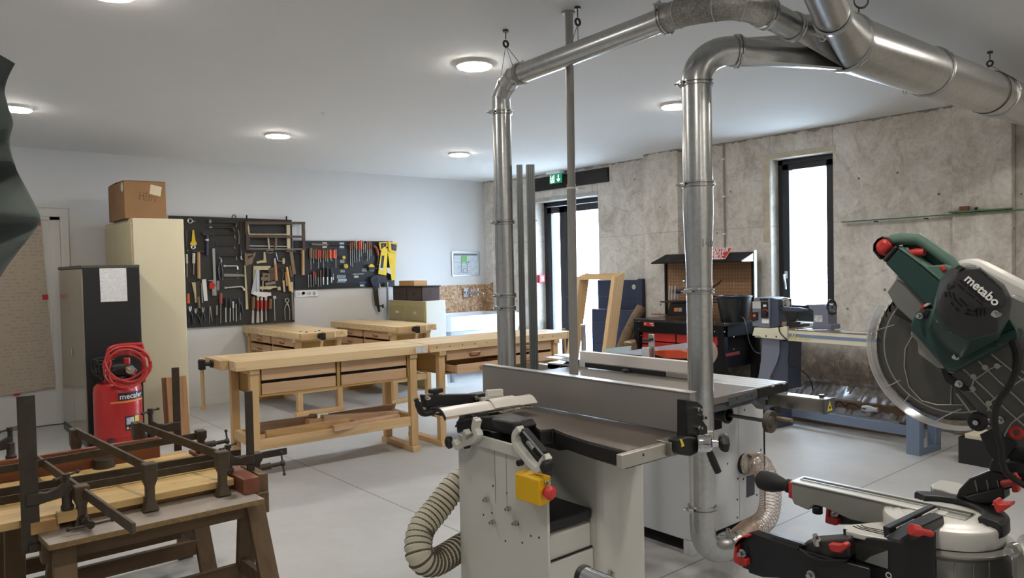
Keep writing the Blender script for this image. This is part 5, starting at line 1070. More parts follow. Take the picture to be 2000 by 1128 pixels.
t5 = pipe('duct', 'short thin duct between the spangled bend and the branch piece', [fx_[-1], I2], r1+.004, galv); collar(t5, I2-V((.01, 0, 0)), (1, 0, -.05), r1+.004, 2.6)
# thick upright duct
RX, RY = 2.817, 2.019; r2, r3 = .066, .057
S95 = lambda z: 1.48+(z-1.48)*.95
t6 = pipe('duct', 'thick upright steel duct rising in front of the circular saw table', [(RX, RY, S95(1.86)), (RX, RY, S95(2.345)-.001)], r2, galv, (RX, RY, .1))
MB().lathe((RX, RY, 0), (0, 0, 1), [(r, S95(z)) for r, z in ((r3, 1.38), (r3, 1.44), (r3+.001, 1.47), (r2+.001, 1.73), (r2+.001, 1.845), (r2+.004, 1.85), (r2, 1.856))], 36, False).build('reducer', galv, t6)
MB().lathe((RX, RY, 0), (0, 0, 1), [(r3+.003, S95(.31)), (r3, S95(.315)), (r3, S95(1.379))], 36, False).build('lower_tube', galv, t6)
mk = MB().text('140', .05, (.0, 0, .001), (1, 0, 0), (0, 1, 0), .0003)
wrap(mk, (RX, RY), r2-.0035, math.atan2(-RY, -RX)+.12, 1.56).build('size_stamp', mat('faint_stamp', (132, 132, 128), .5, .5), t6)
for z, r_, off in ((2.335, r2, -1.1), (1.862, r2, -1.1), (1.355, r3, -.8), (.315, r3, -.9)): upcollar(t6, RX, RY, S95(z), r_, off)
I1 = V((3.07, 1.83, 2.49)); hd_ = (J-V((RX, RY, J.z))); hd_.z = 0; hd_.normalize()
c_ = V((RX, RY, S95(2.345)))
el = [c_+hd_*(.158*(1-cos(a)))+V((0, 0, .138*sin(a))) for a in [pi/2*i/12 for i in range(13)]]+[I1]
el[-1] = el[-2]+hd_*.03; I1 = el[-1]
t7 = pipe('duct_elbow', 'smooth thick elbow from the thick upright duct to the branch piece', el, r2, galv, (RX, RY, S95(2.345)), None, 36)
collar(t7, I1, hd_, r2, 2.5)
sc_ = [(RX, RY, S95(.315)), (RX, RY, .29), (RX+.015, RY-.0, .22), (RX+.055, RY-.014, .175), (RX+.115, RY-.028, .163), (RX+.152, RY-.033, .165)]
be = bez(sc_, 6)
MB().tube(be, r3, 32).build('foot_elbow', galv, t6)
collar(t6, be[-1], be[-1]-be[-3], r3, 1.2)
# branch piece
R4 = .125
t8 = thing('branch_piece', (J.x, J.y, J.z-R4), 'three way sheet steel branch piece under the ceiling', 'pipe')
def cone(a, ra, b, rb, nm='branch_cone', sx=1.):
    a, b = V(a), V(b); return MB().lathe(a, b-a, [(ra, 0), (rb, 1)], 40, True, True).build(nm, galv, t8)
I3 = V((3.03, 1.495, 2.49))
apex = V((0, -R4))
for (a, ra), (s0, s1) in zip(((I1, r2), (I2, r1+.004), (I3, r2+.004)), ((-90, 38), (30, 112), (104, 270))):
    loop = [apex.lerp(V((R4*cos(RAD(s0)), R4*sin(RAD(s0)))), k/12) for k in range(12)]+[V((R4*cos(RAD(s0+(s1-s0)*k/30)), R4*sin(RAD(s0+(s1-s0)*k/30)))) for k in range(31)]
    e_ = V((R4*cos(RAD(s1)), R4*sin(RAD(s1)))); loop += [e_.lerp(apex, k/12) for k in range(1, 12)]
    cen = sum(loop, V((0, 0)))/len(loop); dl = sorted((math.atan2((p-cen).y, (p-cen).x), p.x, p.y) for p in loop)
    def hit(t):
        t = (t+pi) % (2*pi)-pi
        for k in range(len(dl)):
            A, B = dl[k-1], dl[k]; d0 = A[0]-(2*pi if k == 0 else 0)
            if d0 <= t <= B[0]: f_ = (t-d0)/max(B[0]-d0, 1e-6); return A[1]+(B[1]-A[1])*f_, A[2]+(B[2]-A[2])*f_
        return dl[-1][1], dl[-1][2]
    ax = (J-a).normalized(); ey = V((-ax.y, ax.x, 0)).normalized()
    rg = []
    for k in range(9):
        f_ = k/8; ring = []
        for q in range(48):
            t = 2*pi*q/48; u, v = hit(t)
            ring.append((a+ey*cos(t)*ra+V((0, 0, 1))*sin(t)*ra).lerp(J+V((0, u, v)), f_))
        rg.append(ring)
    MB().loft(rg, True).build('branch_cone', galv, t8, ang=24)
collar(t8, J+V((.005, 0, 0)), (1, 0, 0), R4, 2.2)
up = pipe('duct', 'thick duct leaving the branch piece at the top edge of the picture', [I3, I3+(I3-J).normalized()*.25+V((0, 0, .02)), I3+(I3-J).normalized()*.9+V((0, 0, .06))], r2+.004, galv)
collar(up, I3-(J-I3).normalized()*.012, J-I3, r2+.004, 1.0); collar(up, I3-(J-I3).normalized()*.016, J-I3, r2+.004, 4.1)
# main
mA, mB, mC, mD = J+V((.01, 0, 0)), V((4.33, 1.61, 2.492)), V((5.36, 1.60, 2.50)), V((6.90, 1.59, 2.51))
t9 = pipe('main_duct', 'widest steel duct running from the branch piece to the concrete wall', [mA, mB, mC, mD], R4, galv, (mB.x, mB.y, mB.z-R4), None, 48)
for p, an in ((mB, 3.6), (mC, 3.4)): collar(t9, p, (1, 0, 0), R4, an)
MB().ring(mC-V((.16, 0, 0)), (1, 0, 0), R4+.003, .003, 40, 6).build('suspension_loop', dks, t9)
# wire hangers
def hanger(lb, top, lo, spread, axis):
    t = thing('wire_hanger', top, lb, 'hanger', 'wire hangers under the ceiling'); T_ = V(top)
    MB().cyl(T_, T_-V((0, 0, .012)), .016).cyl(T_, T_-V((0, 0, .05)), .003).build('ceiling_hook', dks, t)
    MB().ring(T_-V((0, 0, .075)), (0, 1, 0) if axis[0] else (1, 0, 0), .016, .006, 20, 8).build('cable_grip', blkpl, t)
    w_ = MB()
    for p in lo: w_.cyl(T_-V((0, 0, .085)), p, .0016, n=6)
    w_.build('wire', dks, t); return t
hanger('wire hanger above the segmented elbow of the thin duct', (2.63, 3.12, ZC), [(LX-.052, LY-.05, 2.47), (LX+.05, LY-.16, 2.53), (LX-.02, LY-.13, 2.55)], 0, (1, 0))
hanger('wire hanger beside the top of the grey pole', (2.69, 2.63, ZC), [(2.66, 2.60, 2.585), (2.612, 2.60, 2.575)], 0, (1, 0))
hanger('wire hanger over the widest duct near the concrete wall', (5.345, 1.63, ZC), [(5.345, 1.60+.11, 2.57), (5.345, 1.60-.115, 2.57)], 0, (0, 1))
p_ = PZ(1672, 22, 2.62); t_ = thing('wire_coil', (J.x+.02, J.y-.02, J.z+R4), 'small coil of wire standing on the branch piece ring', 'wire')
MB().ring((J.x+.03, J.y-.06, J.z+R4+.055), (.6, .7, 0), .032, .003, 28, 6).ring((J.x+.034, J.y-.06, J.z+R4+.053), (.6, .72, .1), .033, .003, 28, 6).build('coil', dks, t_)
MB().cyl((J.x+.03, J.y-.05, J.z+R4+.0), (J.x+.03, J.y-.05, J.z+R4+.03), .003).build('tie', dks, t_)
# grey pole and the two metal studs beside the thin duct
gp = mat('grey_conduit', (150, 147, 142), .5, .1, var=.03)
t = thing('conduit_pole', (2.695, 2.71, 0), 'thin grey pole from ceiling to floor behind the planing machine', 'pole')
MB().cyl((2.702, 2.708, 1.90), (2.705, 2.705, ZC), .0205).build('upper_tube', gp, t); MB().cyl((2.690, 2.71, 0), (2.701, 2.708, 1.905), .0235).build('lower_tube', gp, t)
MB().cyl((2.702, 2.708, ZC-.012), (2.702, 2.708, ZC), .034).build('ceiling_flange', gp, t)
MB().ring((2.701, 2.708, 1.885), (0, 0, 1), .024, .005, 24, 8).cyl((2.70+.024, 2.68, 1.885), (2.70+.05, 2.655, 1.885), .008).build('pipe_clip', sw, t)
st_ = mat('galvanised_stud', (126, 130, 130), .35, .85, var=.1, vs=8)
def stud(lb, x, y, h, w, rz):
    t = thing('metal_stud', (x, y, 0), lb, 'stud', None, rz)
    MB().prism([(-w/2, -.02, 0), (w/2, -.02, 0), (w/2, .02, 0), (w/2-.0015, .02, 0), (w/2-.0015, -.0185, 0), (-w/2+.0015, -.0185, 0), (-w/2+.0015, .02, 0), (-w/2, .02, 0)], (0, 0, h)).build('channel', st_, t, 0, True)
    for k in (-.25, 0, .25): MB().box(w*k-.0015, w*k+.0015, -.0215, -.0195, 0, h).build('rib', mat('stud_rib', (96, 100, 100), .4, .8), t, 0, True)
    return t
stud('steel stud standing close against the thin upright duct', LX+.077, LY-.05, 2.05, .034, RAD(-40)); stud('steel stud standing apart beside the thin upright duct', LX+.124, LY-.086, 2.05, .045, RAD(-36))
# ---------------------------------------------------------------- circular saw with sliding table
wg = mat('white_grey_enamel', (206, 210, 214), .42, var=.02, vs=3, bmp=.04, bs=220)
dkg = mat('dark_grey_enamel', (70, 74, 80), .45, var=.05); alw = mat('bright_aluminium', (214, 214, 212), .3, .6, var=.03, vs=20)
ZS = .855; SX0, SX1, SY0, SY1 = 3.085, 3.77, 2.28, 3.15
s = thing('table_saw', (3.35, 2.7, 0), 'large grey sliding table saw behind the planing machine', 'table saw')
MB().box(SX0, SX1, SY0, SY1, .075, .765).build('cabinet', wg, s, .006)
MB().box(SX0+.05, SX1-.05, SY0+.05, SY1-.05, 0, .075).build('plinth', gapm, s)
for x in (SX0+.0, SX1-.05):
    for y in (SY0, SY1-.05): MB().box(x, x+.05, y, y+.05, 0, .0745).build('foot', wg, s, .002)
MB().box(3.518, 3.5205, SY0-.0008, SY0+.004, .09, .76).build('panel_seam', mat('seam_grey2', (140, 144, 148), .7), s)
MB().box(SX1, SX1+.006, SY0-.004, SY0+.02, .075, .765).build('edge_strip', blkpl, s)
for x, y in ((1420, 851), (1421, 905), (1452, 935), (1440, 975), (1440, 1010), (1486, 878), (1478, 966), (1454, 800), (1441, 934)):
    p_ = PY(x, y, SY0); MB().cyl((p_.x, SY0-.0008, p_.z), (p_.x, SY0+.004, p_.z), .006, n=12).build('screw_hole', hw, s)
MB().prism([PY(x, y, SY0-.001) for x, y in ((1458, 929), (1473.5, 925), (1473.5, 965), (1458, 971))], (0, -.002, 0)).build('cover_plate', mat('slate_plate', (56, 60, 70), .5), s, .001)
# table
MB().box(2.94, 3.33, 2.05, 3.35, ZS-.035, ZS).build('saw_table', mat('saw_cast_iron', (142, 136, 130), .32, .6, var=.1, vs=5), s, .003)
MB().box(2.95, 3.32, 2.06, 3.34, ZS-.075, ZS-.036).build('table_rim', dkg, s, .003)
st = MB()
for k in range(5): st.box(3.338+k*.056, 3.338+k*.056+.050, 2.05, 3.60, ZS-.04, ZS+.002)
st.box(3.338, 3.612, 2.05, 3.60, ZS-.045, ZS-.006); st.build('sliding_table', mat('pale_aluminium', (220, 222, 222), .35, .35, var=.02), s, .001)
MB().box(3.334, 3.618, 2.042, 2.050, ZS-.05, ZS-.002).build('table_end_plate', castd, s, .001)
for x in (3.455, 3.565): MB().box(x, x+.022, 2.039, 2.043, ZS-.008, ZS-.0025).build('end_clip', alw, s)
MB().prism([PY(x, y, 2.047) for x, y in ((1424, 776), (1479, 762), (1500, 772), (1500, 781), (1480, 776), (1424, 793))], (0, .03, 0)).build('bracket', dkg, s, .002)
for x, y in ((1440, 778), (1459, 774), (1469, 772)): p_ = PY(x, y, 2.046); MB().cyl(p_, p_+V((0, .004, 0)), .006, n=12).build('bracket_hole', hw, s)
MB().prism([PY(x, y, 2.10) for x, y in ((1438, 781), (1482, 770), (1496, 782), (1494, 800), (1478, 784), (1438, 788))], (0, .05, 0)).build('lower_bracket', mat('mid_grey_casting', (104, 110, 112), .45, .2), s, .003)
# carriage rail reaching towards the viewer
MB().box(3.505, 3.60, 1.795, 3.9, .738, .802).build('carriage_rail', mat('rail_aluminium', (176, 172, 164), .22, .85, var=.03), s, .002)
MB().box(3.51, 3.555, 1.797, 3.9, .802, .806).build('rail_top_strip', alw, s, .001)
MB().box(3.50, 3.605, 1.785, 1.795, .733, .806).build('rail_end_cap', mat('cap_grey', (74, 78, 84), .45), s, .002)
MB().prism([(3.525, 1.7845, .745), (3.578, 1.7845, .745), (3.552, 1.7845, .797)], (0, .001, 0)).build('warning_sign', mat('warning_yellow', (206, 200, 60), .5), s)
MB().cbox((3.552, 1.784, .762), .016, .001, .012).build('warning_print', hw, s)
MB().cyl((3.56, 1.83, .806), (3.56, 1.83, .82), .014).build('stop_knob', blkpl, s)
# handwheel on its shaft, motor bracket
hwz = PX(1427, 812, 3.22).z; MB().cyl((3.235, 2.20, hwz), (3.235, 1.93, hwz), .0095).build('wheel_shaft', mat('shaft_steel', (110, 108, 104), .35, .8), s)
MB().lathe((3.235, 1.935, hwz), (0, -1, 0), [(.001, 0), (.02, 0), (.03, .008), (.046, .003), (.050, 0), (.054, .002), (.054, .024), (.050, .027), (.045, .024), (.03, .015), (.02, .024), (.001, .024)], 36).build('handwheel', mat('worn_bakelite', (72, 66, 58), .5, var=.1), s)
MB().cyl((3.275, 1.91, hwz+.012), (3.275, 1.83, hwz+.012), .010).build('crank_grip', mat('bakelite_grip', (120, 108, 84), .5), s)
MB().prism([PY(x, y, SY0-.004) for x, y in ((1386, 795), (1410, 792), (1410, 836), (1386, 842))], (0, .002, 0)).build('cabinet_opening', gapm, s)
MB().cyl((3.235, 2.29, hwz), (3.235, 2.15, hwz), .034).cyl((3.235, 2.17, hwz), (3.235, 2.15, hwz), .044).build('tilt_hub', castd, s, .003)
MB().bar((3.21, 2.155, hwz+.055), (3.26, 2.145, hwz+.045), .012, .012).build('lock_lever', castd, s, .002)
p_ = PY(1523, 801, 1.95); MB().cbox((3.42, 2.0, PY(1523, 799, 2.0).z), .06, .03, .035).build('gauge_box', castd, s, .003)
# rip fence
MB().box(3.335, 3.375, 2.40, 3.30, .885, .953).build('rip_fence', mat('fence_white', (222, 216, 212), .42, var=.01), s, .003)
MB().box(3.322, 3.335, 2.62, 3.24, ZS+.003, .886).build('fence_clamp_plate', castd, s, .002)
MB().box(3.33, 3.37, 2.40, 2.62, ZS+.004, .8845).build('fence_foot', ali, s, .002)
MB().ball((3.315, 2.90, .868), .018, 12, (.8, 1.6, .7)).build('fence_knob', blkpl, s)
MB().box(3.30, 3.42, 3.31, 3.36, ZS, .895).build('fence_slide', alw, s, .003)
a = PX(1128, 712, 3.30); MB().tube([a, a+V((0, .02, -.03)), a+V((0, .05, -.04))], .009).cyl(a+V((0, 0, .035)), a, .011).build('fence_lever', blkpl, s)
# cross stop posts and pale panels of the outrigger
px0 = 3.62
p0, p1 = PX(1138, 634, px0), PX(1140, 686, px0); MB().cyl((p1.x, p1.y, ZS), (p0.x, p1.y, p0.z), .017).build('hold_down_post', zinc, s); MB().cyl((p1.x, p1.y, p0.z-.006), (p1.x, p1.y, p0.z+.004), .019).build('post_cap', mat('pale_cap', (206, 206, 204), .4), s)
p0, p1 = PX(1273, 652, px0), PX(1273, 692, px0); MB().box(p1.x-.006, p1.x+.006, p1.y-.022, p1.y+.022, ZS, p0.z).build('stop_post', zinc, s, .002)
p2 = PX(1263, 684, px0-.03); MB().box(p2.x-.012, p2.x+.012, p2.y-.03, p2.y+.03, ZS, p2.z+.02).build('stop_clamp', zinc, s, .003)
MB().cyl(PX(1256, 664, px0-.03), PX(1270, 664, px0-.03), .010).build('stop_knob', blkpl, s)
pbm = mat('pale_blue_panel', (192, 204, 220), .35, var=.02)
MB().prism([PX(x, y, 3.72) for x, y in ((1180, 681), (1229, 675), (1229, 690), (1180, 690))], (.02, 0, 0)).build('outrigger_panel', mat('pale_teal_panel', (186, 206, 212), .4), s)
MB().prism([PX(x, y, 3.70) for x, y in ((1200, 689), (1265, 679), (1341, 669), (1337, 684), (1282, 690), (1260, 694))], (.02, 0, 0)).build('outrigger_panel', pbm, s)
gq = [PX(x, y, 3.66) for x, y in ((1275, 685), (1300, 683), (1325, 683), (1341, 686), (1341, 700), (1300, 699), (1278, 692))]
MB().prism(gq, (.03, 0, 0)).build('blade_guard', mat('orange_guard', (212, 78, 36), .4, var=.04), s, .003)
gd = PX(1372, 687, 3.50); MB().lathe((gd.x, gd.y, gd.z), (-1, -.5, 0), [(.001, -.03), (.06, -.02), (.082, 0), (.084, .01), (.06, .025), (.001, .03)], 32).build('dust_hood', mat('grey_hood', (156, 156, 154), .35, .2), s)
# crosscut table reaching past the grey pole, with its tilted plates
for k, (pts, z) in enumerate((([(1064, 697), (1108, 691), (1121, 695), (1121, 705), (1108, 703)], .90), ([(1082, 692), (1108, 690), (1121, 694), (1120, 698)], .915))):
    MB().prism([PZ(x, y, z) for x, y in pts], (0, 0, -.008)).build('side_plate', alw, s, .001)
MB().bar(PZ(1085, 728, .80), PZ(1118, 702, .88), .02, .03).build('support_strut', mat('dull_strut', (110, 106, 102), .5, .5), s, .002)
MB().box(2.77, 2.938, 2.75, 3.45, ZS-.03, ZS-.001).build('extension_table', mat('sheet_steel_table', (176, 176, 176), .28, .7, var=.03), s, .002)
# clear spiral hose
pl_ = be[-1]
q0_ = PY(1453, 905, 2.25); hp = bez([q0_, q0_+V((.004, -.035, .004)), PY(1474, 900, 2.165), PY(1494, 918, 2.14), PY(1505, 965, 2.08), PY(1496, 1012, 2.05), PY(1462, 1036, 2.055), pl_+V((.05, -.01, .012)), pl_+V((.012, 0, .001))], 14)
for q in hp: q.z = max(q.z, .066)
th = thing('clear_hose', (hp[40].x, hp[40].y, 0), 'transparent spiral hose bulging between the saw cabinet and the thick duct foot', 'hose')
Lh = [0]
for i in range(1, len(hp)): Lh.append(Lh[-1]+(hp[i]-hp[i-1]).length)
fh = resample(hp, Lh, .004)
MB().tube(fh, [.052+.0015*sin(i*2*pi/4) for i in range(len(fh))], 24, cap=False).build('hose_wall', glassy('clear_hose_film', (.95, .92, .89), .80, .2, (.98, .96, .95)), th, ang=80)
cw = []; a_, b_ = frame(fh[1]-fh[0])
for i in range(len(fh)-1):
    d = (fh[i+1]-fh[i]).normalized(); a_ = (a_-d*a_.dot(d)).normalized(); b_ = a_.cross(d)
    for k in range(5):
        an = 2*pi*(i+k/5)/4.6; cw.append(fh[i].lerp(fh[i+1], k/5)+(a_*cos(an)+b_*sin(an))*.0535)
MB().tube(cw, .0016, 6).build('wire_helix', mat('coppered_wire', (196, 170, 150), .35, .5), th)
MB().lathe(pl_+V((.0, 0, 0)), (pl_-be[-4]), [(.0555, 0), (.056, .05), (.0565, .055), (.056, .06)], 32, False).build('hose_cuff', clampm, th)
p_ = PY(1452, 905, 2.279); MB().cyl((p_.x, 2.281, p_.z), (p_.x, 2.255, p_.z), .056, n=32, cap=False).build('port', castd, s)
# ---------------------------------------------------------------- along the concrete wall
t = thing('tool_bench', (6.5, 4.73, 0), 'black metal tool bench with red drawers and a brown back panel', 'workbench')
bkm = mat('black_powder_coat', (17, 17, 19), .55, var=.1, vs=10); rdm = mat('red_drawer_paint', (196, 48, 44), .4, var=.04)
bkm.node_tree.nodes['Principled BSDF'].inputs['Specular IOR Level'].default_value = .2
BX0, BX1, BY0, BY1, BZ = 6.2, 6.84, 4.163, 5.306, .912
MB().box(BX0, BX1, BY0, BY1, BZ-.03, BZ).build('bench_top', mat('black_worktop', (30, 30, 34), .3, var=.1, coat=.3), t, .003)
MB().box(BX0+.005, BX0+.03, BY0+.004, BY1-.004, BZ-.14, BZ-.03).build('front_rail', bkm, t, .002)
MB().box(BX0+.03, BX1, BY0+.004, BY0+.02, BZ-.14, BZ-.03).build('side_rail', bkm, t, .002)
for y in (BY0+.004, BY1-.074):
    for x in (BX0+.004, BX1-.07): MB().box(x, x+.065, y, y+.07, 0, BZ-.031).build('leg', bkm, t, .003)
MB().box(BX0+.1, BX1-.02, BY0+.09, BY1-.09, .08, .10).build('lower_shelf', bkm, t, .002)
MB().box(BX0+.06, BX1-.03, BY0+.08, BY1-.085, .45, BZ-.145).build('drawer_case', bkm, t, .002)
for k, (y0, y1) in enumerate(((4.785, 5.222), (4.27, 4.765))):
    for i, (z0, z1) in enumerate(((.682, .79), (.56, .668))):
        d_ = MB().box(BX0+.045, BX0+.062, y0, y1, z0, z1).build('drawer', rdm, t, .002)
        MB().box(BX0+.036, BX0+.046, y0+.01, y1-.01, z1-.012, z1).build('drawer_lip', rdm, d_, .002)
        for yy in (y0+.008, y1-.008):
            for zz in (z0+.012, z1-.022): MB().ball((BX0+.044, yy, zz), .005, 8).build('rivet', zinc, d_)
MB().box(BX0+.04, BX0+.05, 5.08, 5.24, .638, .665).build('drawer_latch', blkpl, t, .003)
for x, y in ((1248, 627.5), (1248, 641), (1396, 631.5), (1396, 647), (1252, 655)): p_ = PX(x, y, BX0+.004); MB().ball(p_, .007, 8).build('bolt', zinc, t)
for x, y in ((1414.5, 631.5), (1415, 647.5), (1433, 657.5), (1433, 681.5)): p_ = PY(x, y, BY0+.004); MB().ball(p_, .008, 8).build('bolt', zinc, t)
q = [PX(x, y, BX0-.0005) for x, y in ((1257, 628), (1278, 629.5), (1278, 637.5), (1257, 635.5))]
MB().prism(q, (-.001, 0, 0)).build('name_plate', mat('red_label', (190, 52, 44), .5), t)
lt_ = MB()
for x0, x1, y0, y1 in ((1259, 1261.5, 630, 633.5), (1269, 1276, 630.5, 632.5), (1272, 1276.5, 634, 635.5)): lt_.prism([PX(x, y, BX0-.002) for x, y in ((x0, y0), (x1, y0+.1), (x1, y1+.1), (x0, y1))], (-.0005, 0, 0))
lt_.build('plate_print', lw, t)
q = [PY(x, y, BY0+.003) for x, y in ((1417, 690.5), (1444, 685), (1444, 691), (1417, 696))]; MB().prism(q, (0, -.004, 0)).build('red_tray', mat('dark_red_tray', (130, 40, 40), .5), t)
# back panel with canopy
cardb = None
def pegbrown():
    m, nt, b = nodes('brown_perforated_panel'); vec = coords(nt, (1/.036,)*3); fr = N(nt, 'ShaderNodeVectorMath', operation='FRACTION'); nt.links.new(vec, fr.inputs[0])
    sx = N(nt, 'ShaderNodeSeparateXYZ'); nt.links.new(fr.outputs[0], sx.inputs[0]); dx = math_(nt, 'SUBTRACT', sx.outputs['Y'], .5); dz = math_(nt, 'SUBTRACT', sx.outputs['Z'], .5)
    hole = math_(nt, 'LESS_THAN', math_(nt, 'ADD', math_(nt, 'MULTIPLY', dx, dx), math_(nt, 'MULTIPLY', dz, dz)), .022)
    nt.links.new(mixc(nt, hole, lin((140, 104, 72)), lin((190, 160, 126))), b.inputs['Base Color']); b.inputs['Roughness'].default_value = .7; return m
MB().box(6.775, 6.785, 4.20, 5.30, BZ, 1.55).build('back_panel', pegbrown(), t)
for y in (4.18, 5.285): MB().box(6.76, 6.80, y, y+.03, BZ, 1.60).build('upright', bkm, t, .002)
MB().box(6.755, 6.80, 4.168, 4.178, BZ, 1.62).build('pale_edge', mat('pale_cream_edge', (206, 214, 200), .5), t)
MB().prism([(6.79, 4.18, 1.60), (6.79, 4.18, 1.605), (6.52, 4.18, 1.515), (6.52, 4.18, 1.50)], (0, 1.13, 0)).build('canopy', bkm, t, .001)
MB().prism([(6.53, 4.178, 1.505), (6.79, 4.178, 1.605), (6.79, 4.178, 1.505)], (0, .004, 0)).build('canopy_cheek', mat('pale_cream_edge2', (200, 208, 194), .5), t)
MB().prism([(6.53, 5.306, 1.505), (6.79, 5.306, 1.605), (6.79, 5.306, 1.50)], (0, .004, 0)).build('canopy_cheek', bkm, t)
for y in (4.175, 5.31):
    for x, z in ((6.535, 1.513), (6.76, 1.595)): MB().ball((x, y, z), .008, 8).build('bolt', zinc, t)
# faint black mark printed on the panel
mk = MB()
for k in range(4): mk.prism([(6.7735, 4.70-k*.028, 1.215+k*.018), (6.7735, 4.66-k*.028, 1.265+k*.018), (6.7735, 4.645-k*.028, 1.265+k*.018), (6.7735, 4.685-k*.028, 1.215+k*.018)], (.001, 0, 0))
mk.build('printed_stripes', hw, t)
m2 = MB()
for k in range(3): m2.box(6.773, 6.7745, 4.63, 4.72-k*.02, 1.07+k*.03, 1.085+k*.03)
m2.build('printed_lines', hw, t)
# red sign on the canopy
sg = thing('site_sign', (6.5, 4.55, 1.5), 'slanted red sign with white capitals on the canopy of the tool bench', 'sign')
S0 = 6.505
sq = [PX(x, y, S0) for x, y in ((1375, 485), (1430, 483.5), (1416, 505), (1362, 507))]
MB().prism(sq, (.006, 0, 0)).build('panel', mat('sign_red', (190, 44, 44), .5, var=.04), sg)
Rv = (sq[1]-sq[0]).normalized(); Uv = (PX(1396, 484, S0)-PX(1396, 504, S0)).normalized()
for body, x, y in (('CHANTIER', 1378.2, 492.2), ('INTERDIT', 1374, 499), ('AU PUBLIC', 1369.5, 505.4)):
    MB().text(body, .056, PX(x, y, S0-.001), Rv, Uv, .0006, shear=.3, bold=.0012, stretch=.98).build('lettering', lw, sg)
e = [((sq[i]+sq[(i+1) % 4])/2) for i in range(4)]
ed = MB()
for i in range(4): ed.bar(sq[i]+V((-.0008, 0, 0)), sq[(i+1) % 4]+V((-.0008, 0, 0)), .004, .0015, (1, 0, 0))
ed.build('white_border', lw, sg)
# bucket
bk = thing('bucket', (6.48, 4.245, BZ), 'black plastic bucket on the tool bench', 'bucket')
b0 = PX(1434, 612, 6.46); BZ += .001
MB().lathe((6.46, b0.y, BZ), (0, 0, 1), [(.001, .0), (.125, 0), (.13, .01), (.168, .235), (.178, .24), (.18, .252), (.172, .254), (.164, .24), (.125, .012), (.001, .012)], 40).build('tub', mat('bucket_black', (24, 25, 28), .35, var=.05, coat=.2), bk)
MB().ring((6.46, b0.y, BZ+.253), (0, 0, 1), .176, .004, 40, 6).build('rim', mat('rim_sheen', (90, 94, 100), .25, .3), bk)
BZ -= .001
# fret saw
fs = thing('scroll_saw', (6.5, 5.0, BZ), 'black scroll saw with an orange switch on the tool bench', 'saw'); FX = 6.45
MB().prism([PX(x, y, FX) for x, y in ((1302, 616), (1305, 603), (1309, 591), (1345, 591), (1345, 617), (1312, 617))], (.16, 0, 0)).build('base', castd, fs, .006)
MB().prism([PX(x, y, FX-.03) for x, y in ((1289, 588), (1345, 587), (1345, 590.5), (1289, 590.5))], (.24, 0, 0)).build('saw_table', castd, fs, .002)
MB().tube(bez([PX(1319, 571, FX+.06), PX(1332, 568, FX+.06), PX(1345, 566, FX+.06), PX(1358, 580, FX+.06), PX(1360, 604, FX+.06)], 4), .022).build('arm', mat('navy_casting', (34, 44, 82), .4), fs)
gl_ = MB(); 
for x in (1306, 1311, 1317): gl_.prism([PX(x, y, FX) for x, y in ((x, 558),)]+[PX(x+3, 556, FX), PX(x+2, 584, FX), PX(x-1, 586, FX)], (.05, 0, 0))
gl_.build('clear_guard', glassy('clear_plastic', (.9, .92, .95), .6, .05), fs); MB().cyl(PX(1313, 560, FX+.05), PX(1313, 590, FX+.05), .006).build('blade_post', chrome, fs)
k_ = PX(1336, 549, FX+.06); MB().ball(k_, .02, 12).cyl(k_, k_+V((0, 0, -.06)), .006).build('tension_knob', chrome, fs)
for x0, x1, m_ in ((1317, 1324, mat('orange_switch', (214, 120, 60), .5)), (1325, 1332, mat('grey_switch', (150, 150, 148), .5))):
    MB().prism([PX(x, y, FX-.001) for x, y in ((x0, 601), (x1, 600.5), (x1, 608), (x0, 608))], (-.004, 0, 0)).build('switch', m_, fs)
# folded papers on the bench top
o = MB().prism([PZ(x, y, BZ+.001) for x, y in ((1390, 615), (1404, 617), (1403, 619), (1389, 618))], (0, 0, .003)).build('paper_scrap', white_paper); tag(o, 'small white paper scrap between duct and bucket on the tool bench', 'paper')
# power cord over the bench end
cd = bez([PX(1446, 619.5, 6.3), PX(1452, 621, 6.22), PX(1458, 640, 6.12), PX(1463, 665, 6.10), PX(1474, 686, 6.12), PX(1490, 691, 6.25)], 6); cd = [V((p.x-.0, p.y, p.z)) for p in cd]
cd += [V((6.3, cd[-1].y-.02, .4)), V((6.35, cd[-1].y, .01))]
tag(MB().tube(cd, .005, 8).build('power_cord', rub), 'black cord hanging over the end of the tool bench', 'cord')
# wood chips behind
ch = MB(); random.seed(5)
for i in range(16):
    c = PX(1274+random.random()*24, 612+random.random()*3, 6.7); c.z = BZ+.012; ch.bar(c+V((0, -.02-.02*random.random(), 0)), c+V((.02*random.random(), .02, .012*random.random())), .014, .012)
tag(ch.build('wood_chips', mat('chip_wood', (160, 116, 80), .8, var=.2)), 'small heap of wood chips on the black bench top beside the scroll saw', 'wood chips', None, 'stuff')
